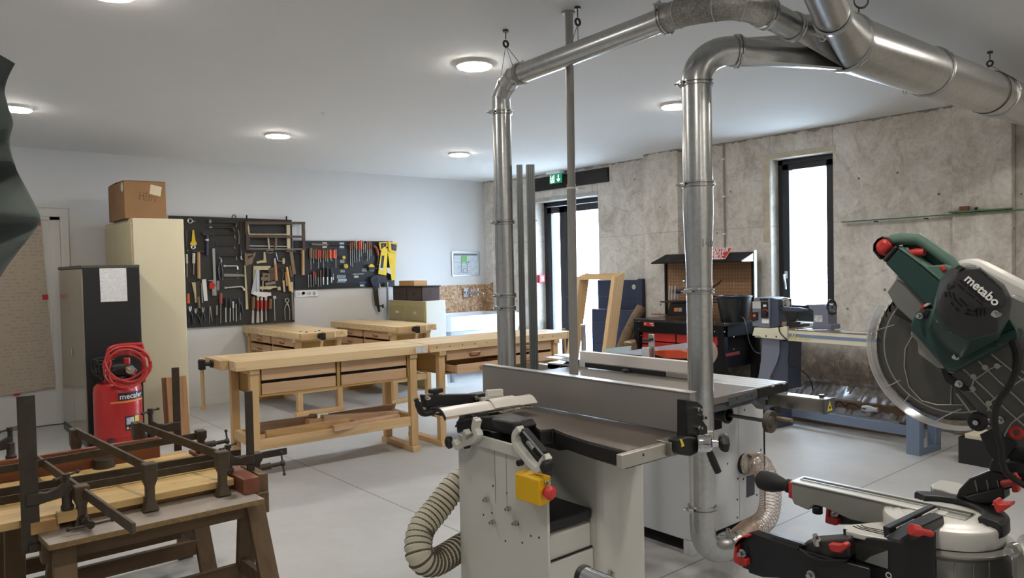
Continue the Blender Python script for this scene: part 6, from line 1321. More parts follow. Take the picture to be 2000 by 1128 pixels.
# ---------------- wooden collars, bins, logs
pine = wood('pine_upright', (224, 194, 150), (196, 158, 110), 2, .55); pinex = wood('pine_cross', (222, 190, 144), (190, 152, 104), 1, .55)
KX = 5.85
yA, yB = PX(1132, 542, KX).y, PX(1200, 540, KX).y; zt = PX(1165, 540, KX).z
NAME = ['front one of the leaning pine frames', 'second of the leaning pine frames', 'third of the leaning pine frames', 'rearmost of the leaning pine frames']
for i in range(4):
    lean = .30; dx = i*.038; t_ = thing('pine_frame', (KX+dx-lean, (yA+yB)/2, 0), NAME[i]+' by the glazed door', 'frame', 'pine frames leaning by the glazed door')
    dz = .012*i
    def P_(y, z): return V((KX+dx-lean+lean*z/zt, y, z))
    for y in (yA, yB): MB().bar(P_(y, .02+.0), P_(y, zt+dz), .035, .05, (0, 1, 0)).build('side_board', pine, t_, .002)
    for z in (.035, zt+dz-.018): MB().bar(P_(yB+.018, z), P_(yA-.018, z), .034, .03).build('end_board', pinex, t_, .002)
navy_p = mat('navy_plastic', (34, 44, 72), .45, var=.08, vs=3)
def bin_(lb, x, y0, y1, h, rz):
    t_ = thing('plastic_panel', (x, (y0+y1)/2, 0), lb, 'crate panel', 'navy plastic crates by the wall')
    MB().box(x, x+.03, y0, y1, 0, h).build('panel', navy_p, t_, .008)
    rb_ = MB()
    for k in range(3): rb_.box(x-.008, x+.001, y0+.03, y1-.03, h*.28*(k+1)-.01, h*.28*(k+1)+.006)
    rb_.build('rib', navy_p, t_, .003)
    MB().box(x-.03, x+.04, y0-.04, y0+.035, 0, h*1.01).build('corner_post', navy_p, t_, .012)
    return t_
b1y0, b1y1 = PX(1262, 550, 6.84).y, PX(1172, 550, 6.84).y; bh = PX(1225, 546, 6.84).z
bb_ = bin_('tall navy plastic crate side standing against the concrete wall', 6.79, b1y0+.04, b1y1, bh, 0)
MB().lathe(PX(1238, 560, 6.788), (-1, 0, 0), [(.03, 0), (.03, .002)], 18).build('sticker', mat('pale_sticker2', (176, 176, 160), .6, var=.2), bb_)
c1y0, c1y1 = PX(1235, 605, 6.62).y, PX(1153, 605, 6.62).y
bin_('lower navy plastic crate side in front of the tall one', 6.64, c1y0, c1y1, PX(1190, 604, 6.62).z, 0)
bark = mat('log_bark', (128, 106, 82), .9, var=.3, vs=16, bmp=.6, bs=40)
endw = mat('log_end_grain', (188, 156, 112), .8, var=.15, vs=30)
def log(lb, a, b, r):
    d = (V(b)-V(a)); n_ = 10; rg = []; fa, fb = frame(d)
    t_ = thing('log', (V(a).x, V(a).y, 0), lb, 'log', 'logs beside the tool bench')
    pts = [V(a)+d*k/n_+fa*.012*sin(k*1.3)+fb*.01*cos(k*.9) for k in range(n_+1)]
    MB().tube(pts, [r*(1+.08*sin(k*2.1)) for k in range(n_+1)], 16).build('bark', bark, t_)
    MB().lathe(pts[-1]-d.normalized()*.002, d, [(r*.86, 0), (r*.86, .004)], 16).build('cut_end', endw, t_); return t_
def grounded(a, b):
    return a+(b-a)*((.05-a.z)/(b.z-a.z))
qa, qb = PX(1207, 690, 6.12), PX(1251, 600, 6.50); log('longest crooked log leaning up beside the black tool bench', grounded(qa, qb), qb, .055)
qa, qb = PX(1223, 690, 6.30), PX(1239, 650, 6.46); log('shorter log leaning between the longest log and the tool bench', grounded(qa, qb), qb, .036)
l_ = PX(1231, 667, 6.05); log('thick short log stub low beside the tool bench', V((6.13, l_.y+.05, .05)), V((6.05, l_.y, l_.z)), .065)
# ---------------------------------------------------------------- wood lathe
RZ = RAD(-95); LO = V((6.06, 3.76, 0))
la = thing('wood_lathe', LO, 'grey and cream wood turning lathe under the window', 'lathe', None, RZ)
Mi = Matrix.Rotation(-RZ, 4, 'Z'); nrm = Matrix.Rotation(RZ, 4, 'Z') @ V((0, 1, 0))
def LP(x, y, dy=0.): return Mi @ (PN(x, y, LO+nrm*dy, nrm)-LO)
lgr = mat('lathe_grey', (112, 116, 134), .45, var=.04, vs=5); lgd = mat('lathe_dark_grey', (64, 70, 88), .45, var=.05); lcr = mat('lathe_cream', (212, 208, 186), .45, var=.03); lleg = mat('lathe_leg_blue', (108, 122, 146), .45, var=.04)
def slab(nm, pts, y0, y1, m_, bev=.004): return MB().prism([(p.x, y0, p.z) for p in [LP(*q, y0) for q in pts]], (0, y1-y0, 0)).build(nm, m_, la, bev, True)
hx = LP(1471, 640).x
MB().box(.0, 1.52, .02, .24, .805, .895).build('bed', lcr, la, .004, True)
MB().box(.36, 1.52, .0, .03, .80, .898).build('bed_front', lcr, la, .003, True)
MB().box(.36, 1.525, -.003, .002, .838, .865).build('bed_stripe', mat('bed_stripe_blue', (120, 134, 166), .45), la, 0, True)
MB().box(.36, 1.525, -.002, .025, .892, .905).box(.36, 1.525, .12, .20, .892, .905).build('bed_ways', chrome, la, .001, True)
slab('headstock_base', [(1473, 639), (1503, 641), (1537, 637), (1537, 663), (1487, 659), (1485, 656.5), (1469, 655)], -.025, .24, lcr)
for x, y in ((1496, 655.8), (1516, 657.3)): p_ = LP(x, y, -.026); MB().cyl((p_.x, -.026, p_.z), (p_.x, -.02, p_.z), .008, n=12).build('bolt', hw, la, 0, True)
slab('headstock', [(1469, 590), (1475, 580.5), (1503, 581), (1503, 640.5), (1469, 637)], -.02, .20, lgr, .008)
slab('headstock_side', [(1503, 581), (1519, 584), (1521, 637), (1503, 640.5)], -.005, .20, lgd, .006)
slab('light_panel', [(1469.5, 588.5), (1485, 588), (1486.5, 602.5), (1469.5, 602)], -.024, -.019, mat('panel_grey', (176, 178, 180), .5), .001)
slab('control_panel', [(1485.5, 589), (1499.5, 588.5), (1500, 620), (1486, 620)], -.026, -.019, blkpl, .001)
slab('top_display', [(1483, 582.5), (1500, 582.5), (1499.5, 586.5), (1484, 586.5)], -.024, -.018, blkpl, .001)
slab('small_label', [(1490.5, 594.5), (1496.5, 594.5), (1496.5, 598.5), (1490.5, 598.5)], -.0275, -.0255, lw, 0)
slab('white_label', [(1488, 622.5), (1501.5, 623), (1501.5, 631), (1488, 630.5)], -.0225, -.019, lw, 0)
slab('switch_box', [(1468, 609), (1479, 609), (1479, 624), (1469, 627)], -.035, -.018, blkpl, .002)
p_ = LP(1474, 616, -.036); MB().cyl((p_.x, -.046, p_.z), (p_.x, -.034, p_.z), .014).build('orange_button', mat('orange_button', (196, 92, 60), .5), la, .002, True)
p_ = LP(1494, 611, -.028); MB().cyl((p_.x, -.05, p_.z), (p_.x, -.026, p_.z), .028, .024).build('speed_dial', blkpl, la, .003, True)
MB().tube(arc((p_.x, -.028, p_.z), .033, .3, 2.6, 10, (1, 0, 0), (0, 0, 1)), .004, 6).build('dial_scale', red_tape, la, 0, True)
c = LP(1528, 592, .09); MB().cyl((c.x-.09, .09, c.z), (c.x-.01, .09, c.z), .05).build('spindle_nose', lgd, la, .004, True)
MB().lathe((c.x-.015, .09, c.z), (1, 0, 0), [(.03, 0), (.045, .002), (.045, .03), (.05, .032), (.05, .055), (.03, .058), (.03, .075), (.012, .078)], 24).build('chuck', chrome, la, 0, True)
r0 = LP(1548, 604, .0)
slab('tool_rest', [(1517, 599), (1560, 600.5), (1578, 603), (1578, 605.5), (1558, 608.5), (1530, 607)], .03, .05, lgd, .004)
slab('tool_rest_post', [(1530, 606), (1558, 607), (1556, 622), (1549, 628), (1537, 626)], .03, .075, castd, .006)
slab('banjo', [(1536, 627), (1556, 628), (1556, 634), (1574, 631), (1574, 637), (1545, 640), (1535, 639)], .0, .06, castd, .005)
slab('banjo_lever', [(1520, 628), (1538, 628), (1538, 638), (1522, 636)], .02, .06, chrome, .004)
slab('tailstock', [(1578, 595), (1588, 594), (1609, 594), (1616, 597), (1617, 632), (1623, 634), (1623.5, 643), (1585, 642.5), (1588, 630), (1588, 606), (1580, 602)], .03, .17, lgr, .006)
slab('gear_chart', [(1591, 615), (1606, 615.5), (1606, 628.5), (1590, 627.5)], .0285, .031, printed('gear_print', (206, 208, 210), (120, 124, 130), .014, (0, 2), .014, .8, .25), 0)
c = LP(1578, 598, .10); MB().lathe((c.x-.01, .10, c.z), (1, 0, 0), [(.004, -.03), (.014, 0), (.018, .01), (.018, .07)], 16).build('quill', castd, la, 0, True)
c = LP(1624, 600, .10); wh = MB().ring((c.x, .10, c.z), (1, .0, .0), .062, .010, 32, 8, (0, 0, 1))
for k in range(3): a = k*2*pi/3+.5; wh.cyl((c.x-.01, .10, c.z), (c.x, .10+.06*cos(a), c.z+.06*sin(a)), .008)
wh.cyl((c.x-.05, .10, c.z), (c.x+.008, .10, c.z), .014); wh.build('handwheel', blkpl, la, 0, True)
c2 = LP(1630, 610, .05); MB().cyl((c.x, .05, c2.z), (c.x+.07, .05, c2.z), .009, .012).build('handwheel_grip', blkpl, la, 0, True)
# legs
slab('leg', [(1488, 661), (1522, 663.5), (1522, 690), (1517, 708), (1504, 734), (1500, 760), (1478, 760), (1481, 735), (1486, 705)], .015, .03, lgr, .003)
slab('leg_side', [(1521, 664), (1540, 666), (1539, 700), (1539, 760), (1505, 760), (1512, 725), (1521, 695)], .03, .23, lgd, .003)
MB().box(.08, .22, .01, .28, 0, .30).build('leg_foot', lgd, la, .004, True)
yl = LP(1768, 886, -.0).x
f_ = MB(); f_.box(1.38, 1.48, .0, .012, 0, .80).box(1.468, 1.48, .012, .34, .0, .05).box(1.468, 1.48, .012, .07, .05, .80).box(1.468, 1.48, .26, .34, .05, .80).box(1.468, 1.48, .012, .34, .30, .80).box(1.38, 1.468, .33, .34, 0, .80)
f_.build('leg', lleg, la, .002, True)
MB().box(.2, 1.39, .25, .28, .08, .16).build('cross_beam', lleg, la, .003, True)
MB().text('Holzmann', .052, LP(1545, 655.5, -.0035), (1, 0, -.045), (0, 0, 1), .0005, shear=.35, bold=.001, stretch=.9).build('lettering', mat('pale_yellow_lettering', (206, 190, 96), .5), la, 0, True) if False else None
lt2 = MB(); p_ = LP(1545, 655.5, -.004)
for k, (w_, h_) in enumerate(((.022, .05), (.022, .05), (.014, .028), (.018, .024), (.012, .026), (.018, .022), (.018, .024), (.014, .022))): lt2.prism([(p_.x+k*.026, -.004, p_.z-.028), (p_.x+k*.026+w_*.5, -.004, p_.z-.028), (p_.x+k*.026+w_*.5+h_*.2, -.004, p_.z-.028+h_), (p_.x+k*.026+h_*.2, -.004, p_.z-.028+h_)], (0, -.0006, 0))
lt2.build('worn_lettering', mat('pale_yellow_lettering', (206, 190, 96), .5), la, 0, True)
LB2 = bez([LP(1521, 637, -.03), LP(1524, 650, -.05), LP(1540, 668, -.04), LP(1541, 690, .0), LP(1541, 712, .05), LP(1565, 723, .1), LP(1582, 740, .2), LP(1588, 762, .3)], 6)
MB().tube(LB2, .0055, 8).build('power_cord', rub, la, 0, True)
# timber wrapped in film under the lathe, with the plug in its bag
tb = thing('wrapped_timber', (6.72, 3.3, 0), 'long timber wrapped in clear film on the floor under the lathe', 'timber')
MB().box(6.50, 6.86, 2.62, 4.12, .0, .24).build('beam', wood('dark_beam', (112, 88, 66), (74, 56, 40), 1, .7), tb, .004)
fm = MB(); n1, n2 = 60, 6; random.seed(11)
vs = []
for i in range(n1+1):
    for j in range(n2+1):
        y = 2.60+1.54*i/n1; u = j/n2; x = 6.44+.42*min(1, u*1.4) if True else 0; z = (.14+.19*min(1, u*2.2)) if u < .45 else .33-.02*sin(u*6)
        vs.append((x+random.uniform(-.008, .008), y, z+random.uniform(-.014, .014)))
fm.add(vs, [(i*(n2+1)+j, i*(n2+1)+j+1, (i+1)*(n2+1)+j+1, (i+1)*(n2+1)+j) for i in range(n1) for j in range(n2)])
fm.build('film', glassy('clear_film', (.93, .93, .94), .80, .22, (.9, .92, 1)), tb, ang=20)
MB().bar((6.44, 2.64, .13), (6.44, 4.05, .13), .02, .02).build('metal_edge', al, tb)
o = MB(); c = PX(1695, 799, 6.40); o.loft([[V((6.428+.02*cos(a), c.y+dy, c.z+r*sin(a))) for a in [2*pi*k/8 for k in range(8)]] for dy, r in ((.06, .02), (.03, .028), (0, .03), (-.05, .018), (-.07, .022))])
tag(o.build('bagged_plug', mat('white_bag', (206, 208, 212), .35, var=.1, vs=40)), 'plug in a crumpled white bag hanging before the wrapped timber', 'plug')
tag(MB().tube(bez([PX(1630, 790, 6.42), PX(1640, 783, 6.42), PX(1650, 792, 6.42), PX(1662, 786, 6.42), PX(1680, 795, 6.42), PX(1690, 798, 6.40)], 6), .006, 8).build('power_cord', rub), 'wavy black cord running to the bagged plug under the lathe', 'cord')
# wall things
gs = mat('green_glass_rod', (76, 110, 74), .25, .0, var=.1, coat=.4)
a, b = PX(1642, 433.5, 6.84), PX(1996, 409, 6.84)
t = thing('green_rod', (6.88, (a.y+b.y)/2, a.z), 'longer thin green rod fixed level along the concrete wall', 'rod'); MB().bar((6.87, a.y, a.z), (6.87, b.y, b.z), .05, .010).build('rod', gs, t, .002)
for y in (a.y-.3, (a.y+b.y)/2): MB().bar((6.86, y, a.z-.012), (6.95, y, a.z-.012), .012, .012).build('bracket', dks, t)
a, b = PX(1850, 417.5, 6.82), PX(1990, 418, 6.82)
t = thing('green_rod', (6.84, (a.y+b.y)/2, a.z+.018), 'shorter green rod lying over the longer one on the concrete wall', 'rod'); MB().bar((6.855, a.y, a.z+.013), (6.855, b.y+.05, a.z+.013), .04, .012).build('rod', gs, t, .002); MB().bar((6.86, b.y+.1, a.z+.004), (6.9, b.y+.1, a.z+.004), .02, .008).build('clip', dks, t)
p_ = PX(1884, 409, 6.86); o = MB().box(6.835, 6.875, p_.y-.033, p_.y+.033, a.z+.02, a.z+.056).build('brick_piece', mat('brick_brown', (120, 84, 60), .9, var=.2), bev=.003); tag(o, 'small brown brick piece lying on the green rods', 'brick')
p_ = PX(1907, 410, 6.86); o = MB().ball((6.855, p_.y, a.z+.032), .013, 10).build('stopper', blk_h); tag(o, 'tiny dark ball beside the brick piece on the green rods', 'ball')
cp_ = thing('wall_conduit', (6.915, 4.62, 1.6), 'thin grey conduit running down the concrete wall from the ceiling', 'pipe'); MB().cyl((6.915, 4.622, 1.55), (6.915, 4.622, ZC-.02), .0095).build('tube', mat('conduit_grey', (150, 148, 142), .6, .2), cp_)
for z in (1.8, 2.2, 2.6): MB().box(6.905, 6.935, 4.605, 4.64, z, z+.014).build('clip', sw, cp_)
al_ = thing('fire_alarm', (7.137, 7.81, 1.29), 'small red fire alarm box on the reveal of the glazed door', 'alarm'); q = PY(1055, 544, DY1-.002)
MB().box(q.x-.055, q.x+.05, DY1-.05, DY1+.001, q.z-.055, q.z+.055).build('box', mat('alarm_red', (196, 40, 48), .4), al_, .005); MB().box(q.x-.028, q.x+.024, DY1-.054, DY1-.049, q.z-.03, q.z+.03).build('glass_plate', lw, al_, .001)
ex = thing('exit_sign', (6.9, 7.22, 2.65), 'green emergency exit sign with running figure hanging above the glazed door', 'sign')
EX = 6.93; z1 = PX(1085, 333, EX).z
MB().cbox((EX, PX(1084, 334, EX).y, ZC-.02), .10, .26, .04).build('housing', sw, ex, .006)
eq = [PX(x, y, EX-.01) for x, y in ((1073, 337.5), (1097, 334.5), (1097, 352), (1073, 355))]; eq[0].z = eq[1].z = ZC-.045; eq[2].z = eq[3].z = ZC-.165
MB().prism(eq, (.008, 0, 0)).build('panel', emis('exit_green', (24, 120, 84), .35), ex)
ew = emis('exit_white', (226, 240, 232), .8); ya, yb_ = eq[0].y, eq[1].y; w_ = ya-yb_; zt_, zb_ = ZC-.045, ZC-.165; e_x = EX-.0115
def ep(u, v): return V((e_x, ya-w_*u, zb_+(zt_-zb_)*v))
MB().prism([ep(u, v) for u, v in ((.08, .08), (.08, .92), (.13, .92), (.13, .14), (.40, .14), (.40, .08))], (-.0006, 0, 0)).prism([ep(u, v) for u, v in ((.35, .14), (.40, .14), (.40, .92), (.35, .92))], (-.0006, 0, 0)).build('door_mark', ew, ex)
rn = MB(); rn.ball(ep(.27, .80), .008, 8, (.1, 1, 1))
for a, b in (((.25, .70), (.23, .45)), ((.25, .68), (.33, .56)), ((.25, .68), (.17, .58)), ((.23, .45), (.31, .33)), ((.31, .33), (.28, .18)), ((.23, .45), (.17, .22))): rn.bar(ep(*a), ep(*b), .009, .002, (1, 0, 0))
rn.build('running_figure', ew, ex)
ar = MB(); ar.prism([ep(u, v) for u, v in ((.70, .92), (.76, .92), (.76, .38), (.86, .5), (.86, .36), (.73, .12), (.60, .36), (.60, .5), (.70, .38))], (-.0006, 0, 0)); ar.build('arrow', ew, ex)
p_ = PZ(632, 221, ZC); o = MB().lathe((p_.x, p_.y, ZC), (0, 0, -1), [(.02, 0), (.02, .006), (.008, .008), (.008, .02)], 14).build('ceiling_hook', sw); tag(o, 'tiny white hook alone on the ceiling', 'hook')
# black tub with pale strips behind the mitre saw
a = PZ(1872, 903, 0); t = thing('black_tub', (a.x+.2, a.y-.2, 0), 'black rectangular tub holding pale strips behind the mitre saw', 'tub', None, RAD(-4))
tm = MB().loft([[V((x*s+.0, y*s, z)) for x, y in ((0, 0), (.30, 0), (.30, -.62), (0, -.62))] for s, z in ((.96, 0), (1.03, .19))], cap=False); tm.f.append((0, 1, 2, 3)); tm.build('tub', blkpl, t, 0, True)
t.location = (a.x, a.y, 0)
for i in range(4): MB().box(.03+i*.065, .08+i*.065, -.58, -.03, .15, .215).build('strip', mat('cream_strip', (214, 208, 186), .5), t, .003, True)
MB().box(.02, .28, -.57, -.04, .012, .149).build('filler', hw, t, 0, True)
# ---------------------------------------------------------------- mitre saw on its stand, close to the viewer
SX = 1.70; ZM = .945
green = mat('dark_green_plastic', (32, 62, 56), .42, var=.06, coat=.1); greenl = mat('soft_green_grip', (84, 112, 100), .6, var=.05)
blkc = mat('charcoal_motor_cap', (46, 46, 48), .5, var=.06, vs=18)
blkm = mat('black_saw_plastic', (24, 24, 26), .42, var=.08, vs=18); redk = mat('red_lever_plastic', (190, 50, 46), .4, var=.05)
alc = mat('cast_aluminium_saw', (150, 148, 142), .45, .35, var=.06, vs=14); alcl = mat('light_machined_table', (204, 202, 196), .4, .2, var=.04, vs=10)
gyd = mat('grey_guard_paint', (118, 118, 114), .5, .2, var=.04); wgd = mat('pale_guard_top', (206, 204, 198), .45, var=.03); alrib = mat('pale_rib_edge', (168, 166, 158), .4, .4)
m = thing('mitre_saw', (SX, .60, .80), 'green and black mitre saw with a clear blade guard at the edge of the picture', 'mitre saw')
def mp(pts, X): return [PX(x, y, X) for x, y in pts]
def sl(nm, pts, X, th, m_, bev=.003, par=None): return MB().prism(mp(pts, X), (th, 0, 0)).build(nm, m_, par or m, bev)
def hull(nm, secs, m_, bev=.003, par=None, ang=32): return MB().loft([mp(p, X) for p, X in secs]).build(nm, m_, par or m, bev, ang=ang)
# blade with teeth
BC = V((SX, .594, 1.294)); nT = 60; bp = []
for i in range(nT):
    a = 2*pi*i/nT
    for da, r_ in ((0, .1530), (.035, .150), (.05, .1395), (.085, .1415)): bp.append((a-da, r_))
bl_ = MB().prism([BC+V((-.0012, r_*cos(a), r_*sin(a))) for a, r_ in bp], (.0024, 0, 0))
bl_.build('saw_blade', mat('saw_blade_steel', (76, 72, 67), .5, .35, var=.06, vs=12), m)
MB().lathe(BC-V((.0016, 0, 0)), (-1, 0, 0), [(.132, 0), (.1335, .0003), (.135, 0)], 64, False).build('blade_ring', alrib, m)
# clear lower guard: a rim, a sheet and its stiffening ribs
GX = SX-.018; cl_ = glassy('clear_guard_sheet', (.94, .94, .93), .965, .15)
def gp(a, r_, X=GX): return V((X, .5896+r_*cos(a), 1.2955+r_*sin(a)))
A_, B_ = RAD(28), RAD(286)
def band(a0, a1, r0, r1, x0, x1, n=60):
    b = MB(); rg = []
    for i in range(n+1):
        a = a0+(a1-a0)*i/n
        # y grows to the viewer's left hand side of this saw, so angles open that way
        rg.append([gp(a, r0, x0), gp(a, r1, x0), gp(a, r1, x1), gp(a, r0, x1)])
    return b.loft(rg)
a0, a1 = RAD(30), -RAD(104)
band(a0, a1, .159, .1665, GX, GX+.004).build('guard_rim', glassy('clear_guard_rim', (.97, .97, .97), .80, .1), m)
band(a0, a1, .1655, .1690, GX-.001, SX+.018).build('guard_edge', glassy('clear_guard_edge', (.98, .98, .98), .45, .12), m)
sheet = [gp(a0+(a1-a0)*i/40, .156, GX+.001) for i in range(41)]
MB().prism(sheet+[PX(1905, 800, GX), PX(1850, 740, GX), PX(1800, 640, GX)], (.002, 0, 0)).build('guard_sheet', cl_, m)
rb_ = MB()
for pts in ([(1745, 597), (1748, 606), (1752, 598)], [(1697, 651), (1720, 642), (1747, 634)], [(1728, 756), (1745, 749), (1758, 742)], [(1766, 784), (1772, 777), (1776, 771)], [(1825, 824), (1850, 810), (1878, 798)], [(1782, 656), (1768, 680), (1766, 715), (1775, 755), (1800, 782), (1830, 790), (1880, 790)], [(1858, 752), (1857, 790)]):
    rb_.tube([PX(x, y, GX-.002) for x, y in pts], .0011, 6)
rb_.build('guard_ribs', alrib, m)
# fixed upper guard and the pale cover behind the motor
sl('upper_guard', [(1732, 570), (1752, 541), (1764, 549), (1850, 602), (1820, 612), (1784, 630), (1775, 622), (1750, 600)], GX-.022, .03, gyd, .003)
sl('guard_lip', [(1749, 541), (1753, 537), (1768, 545), (1776, 552), (1773, 556), (1752, 545)], GX-.026, .036, alrib, .001)
sl('rear_cover', [(1858, 522), (1870, 508), (1893, 505), (1912, 512), (2006, 560), (2030, 590), (2030, 680), (1985, 680), (1950, 580)], SX+.005, .06, wgd, .008)
sl('rear_cover_side', [(1960, 585), (1975, 575), (2030, 600), (2030, 700), (1985, 680)], SX-.03, .03, gyd, .004)
# ribbed arm casting at the back of the blade
sl('arm_casting', [(1836, 722), (1860, 716), (1885, 700), (1990, 640), (2040, 640), (2040, 900), (2000, 890), (1972, 868), (1938, 838), (1915, 812), (1890, 780), (1862, 752)], GX-.012, .02, mat('dark_grey_casting', (92, 91, 87), .5, .25, var=.05), .003)
rb_ = MB()
for pts in ([(1881, 720), (1925, 760), (1960, 795), (2005, 835)], [(1906, 700), (1945, 738), (1985, 775), (2010, 800)], [(1930, 686), (1975, 722), (2010, 752)], [(1897, 758), (1902, 742), (1930, 722), (1945, 714), (1958, 714)], [(1930, 802), (1932, 786), (1960, 764), (2010, 732)], [(1868, 768), (1892, 800), (1918, 830), (1934, 838)], [(1838, 722), (1862, 748), (1880, 762), (1900, 764), (1940, 806)], [(1960, 868), (1962, 848), (1975, 826), (2010, 800)], [(1985, 700), (1990, 720), (2010, 735)]):
    rb_.tube([PX(x, y, GX-.0135) for x, y in pts], .0017, 6)
rb_.build('casting_ribs', alrib, m)
for x, y in ((1900, 759), (1902, 735), (1925, 717), (1948, 714), (1932, 787)):
    p_ = PX(x, y, GX-.0125); MB().cyl(p_, p_+V((-.003, 0, 0)), .0055, n=14).build('boss', alrib, m)
for x, y in ((1877, 748), (1957, 818)): bolt(m, PX(x, y, GX-.0125), (-1, 0, 0), .0045)
sl('pivot_plate', [(1836, 720), (1848, 718), (1858, 736), (1896, 764), (1880, 764), (1846, 746)], GX-.02, .01, blkm, .002)
# handle
HX = SX-.05
sl('handle_body', [(1727, 513), (1753, 484), (1762, 486), (1800, 515), (1838, 548), (1838, 575), (1826, 606), (1806, 596), (1770, 557)], HX, .05, green, .005)
sl('handle_top_edge', [(1753, 484), (1758, 482), (1802, 514), (1842, 546), (1838, 551), (1800, 519)], HX-.003, .056, greenl, .003)
gr_ = MB(); rg = []
for (x, y), w_ in (((1741, 469), .020), ((1762, 466), .021), ((1793, 466), .021), ((1806, 474), .019), ((1830, 491), .018), ((1858, 512), .018), ((1868, 528), .018)): rg.append((PX(x, y, HX+.02), w_))
MB().tube([p for p, w_ in rg], [w_*.62 for p, w_ in rg], 14).build('grip_loop', greenl, m)
sl('grip_inner_wall', [(1756, 472), (1800, 474), (1836, 500), (1862, 526), (1836, 545), (1806, 518), (1778, 498)], HX+.040, .012, green, .003)
sl('handle_deck', [(1806, 519), (1845, 516), (1866, 524), (1862, 540), (1840, 549), (1826, 540)], HX-.002, .045, greenl, .003)
MB().tube([PX(1768, 497, HX+.018), PX(1790, 493, HX+.018), PX(1806, 492, HX+.018)], [.008, .0095, .008], 12).build('trigger', redk, m)
sl('lock_button', [(1833, 520), (1842, 518), (1849, 527), (1840, 530)], HX-.006, .012, redk, .002)
sl('collar', [(1722, 507), (1747, 478), (1754, 484), (1728, 513)], HX-.003, .056, blkm, .004)
tipm = [(1706, 490), (1707, 478), (1713, 469), (1722, 464), (1731, 465), (1744, 478), (1720, 503)]
sl('red_tip', tipm, HX-.001, .052, redk, .010)
sl('tip_shell', [(1704, 490), (1705, 476), (1713, 466), (1722, 461), (1734, 463), (1748, 478), (1741, 476), (1731, 466), (1722, 465), (1713, 470), (1708, 479), (1708, 488), (1722, 506), (1718, 507)], HX+.004, .046, blkm, .004)
sl('red_tab', [(1795, 604), (1799, 597), (1808, 592), (1811, 597), (1803, 603), (1797, 606)], HX-.01, .02, redk, .001)
sl('silver_tab', [(1803, 596), (1812, 591), (1815, 595), (1806, 600)], HX-.013, .012, alcl, .001)
# motor
base = [(1778, 638), (1787, 610), (1801, 603), (1822, 603), (1838, 560), (1880, 530), (1938, 560), (1986, 640), (1990, 658), (1970, 668), (1868, 722), (1852, 722)]
hull('gear_plate', [([(x-1, y+6) for x, y in base], SX-.045), (base, SX-.085)], green, .004)
sl('gear_foot', [(1779, 645), (1793, 648), (1856, 712), (1868, 716), (1863, 728), (1853, 729), (1846, 720), (1830, 718), (1792, 690), (1791, 668), (1777, 654)], SX-.06, .03, alc, .004)
mid = [(1812, 640), (1822, 600), (1836, 545), (1862, 522), (1918, 530), (1966, 580), (1972, 620), (1950, 662), (1878, 700), (1850, 684)]
cap0 = [(1828, 600), (1834, 552), (1858, 521), (1905, 516), (1962, 555), (1978, 585), (1972, 612), (1950, 650), (1893, 662), (1846, 640)]
cap1 = [(1840, 578), (1848, 548), (1870, 524), (1911, 518), (1960, 558), (1975, 582), (1969, 604), (1948, 616), (1898, 624), (1858, 604)]
face = [(1862, 552), (1868, 532), (1884, 523), (1912, 522), (1956, 560), (1968, 580), (1962, 598), (1944, 604), (1902, 596), (1880, 580)]
hous_ = hull('motor_housing', [(mid, SX-.083), (mid, SX-.12), ([(a[0]*.5+b[0]*.5, a[1]*.5+b[1]*.5) for a, b in zip(mid, cap0)], SX-.15), (cap0, SX-.17)], green, .004)
cap_ = hull('motor_cap', [(cap0, SX-.1695), (cap1, SX-.21), (face, SX-.226)], blkc, .003)
XC = SX-.2265
bpy.context.view_layer.update()
def onto(ob, x, y, lift=.0006):
    """the spot on a part's surface that lies on a line of sight"""
    o_ = CO-m.location; d = ray(x, y).normalized(); ok, p, n, _ = ob.ray_cast(o_, d)
    return (p-d*lift+m.location) if ok else None
g2 = lambda x, y: (1660+x*.4077, 440+y*.4077)
def surf_slots(nm, ob, segs, w_):
    vb = MB()
    for x0, y0, x1, y1 in segs:
        a, b = V(g2(x0, y0)), V(g2(x1, y1)); n_ = (b-a).normalized(); n_ = V((-n_.y, n_.x))*w_/2
        q = [onto(ob, *(p)) for p in (a+n_, b+n_, b-n_, a-n_)]
        if all(q): vb.prism(q, (-.0005, 0, 0))
    if vb.v: vb.build(nm, gapm, m)
surf_slots('front_vents', cap_, [(528, 262, 556, 288), (565, 296, 592, 318), (600, 326, 640, 360), (518, 283, 548, 308), (557, 316, 598, 348), (606, 356, 634, 380)], 3.6)
surf_slots('top_vents', cap_, [(600, 198, 625, 216), (633, 222, 662, 245), (670, 252, 700, 277), (708, 284, 738, 310), (642, 204, 670, 226), (678, 233, 706, 257), (714, 264, 744, 292), (750, 300, 768, 322)], 3.4)
surf_slots('flank_vents', cap_, [(466, 290, 503, 271), (466, 302, 500, 286), (456, 318, 458, 342), (472, 316, 482, 345), (492, 322, 508, 362), (498, 348, 540, 392), (524, 348, 562, 386), (484, 368, 522, 410)], 3.6)
surf_slots('lower_vents', cap_, [(560, 405, 604, 412), (552, 422, 592, 430), (610, 400, 606, 438), (628, 398, 625, 436), (646, 396, 644, 432)], 3.6)
T0, T1 = PX(1883, 546, XC), PX(1943, 597, XC); TR = (T1-T0).normalized(); TU = TR.cross(V((1, 0, 0))).normalized()
if TU.z < 0: TU = -TU
tx = MB().text('metabo', .0265, T0, TR, TU, .0008, bold=.0006, stretch=1.02)
wid = max((v-T0).dot(TR) for v in tx.v); k_ = (T1-T0).length*1.02/wid
tx.v = [T0+(v-T0)*k_+V((-.0012, 0, 0)) for v in tx.v]
tx.build('lettering', lw, m)
hl = MB().prism(mp([(1866, 523), (1876, 517), (1886, 522), (1876, 528)], SX-.222), (-.006, 0, 0)).build('brush_cover', hw, m)
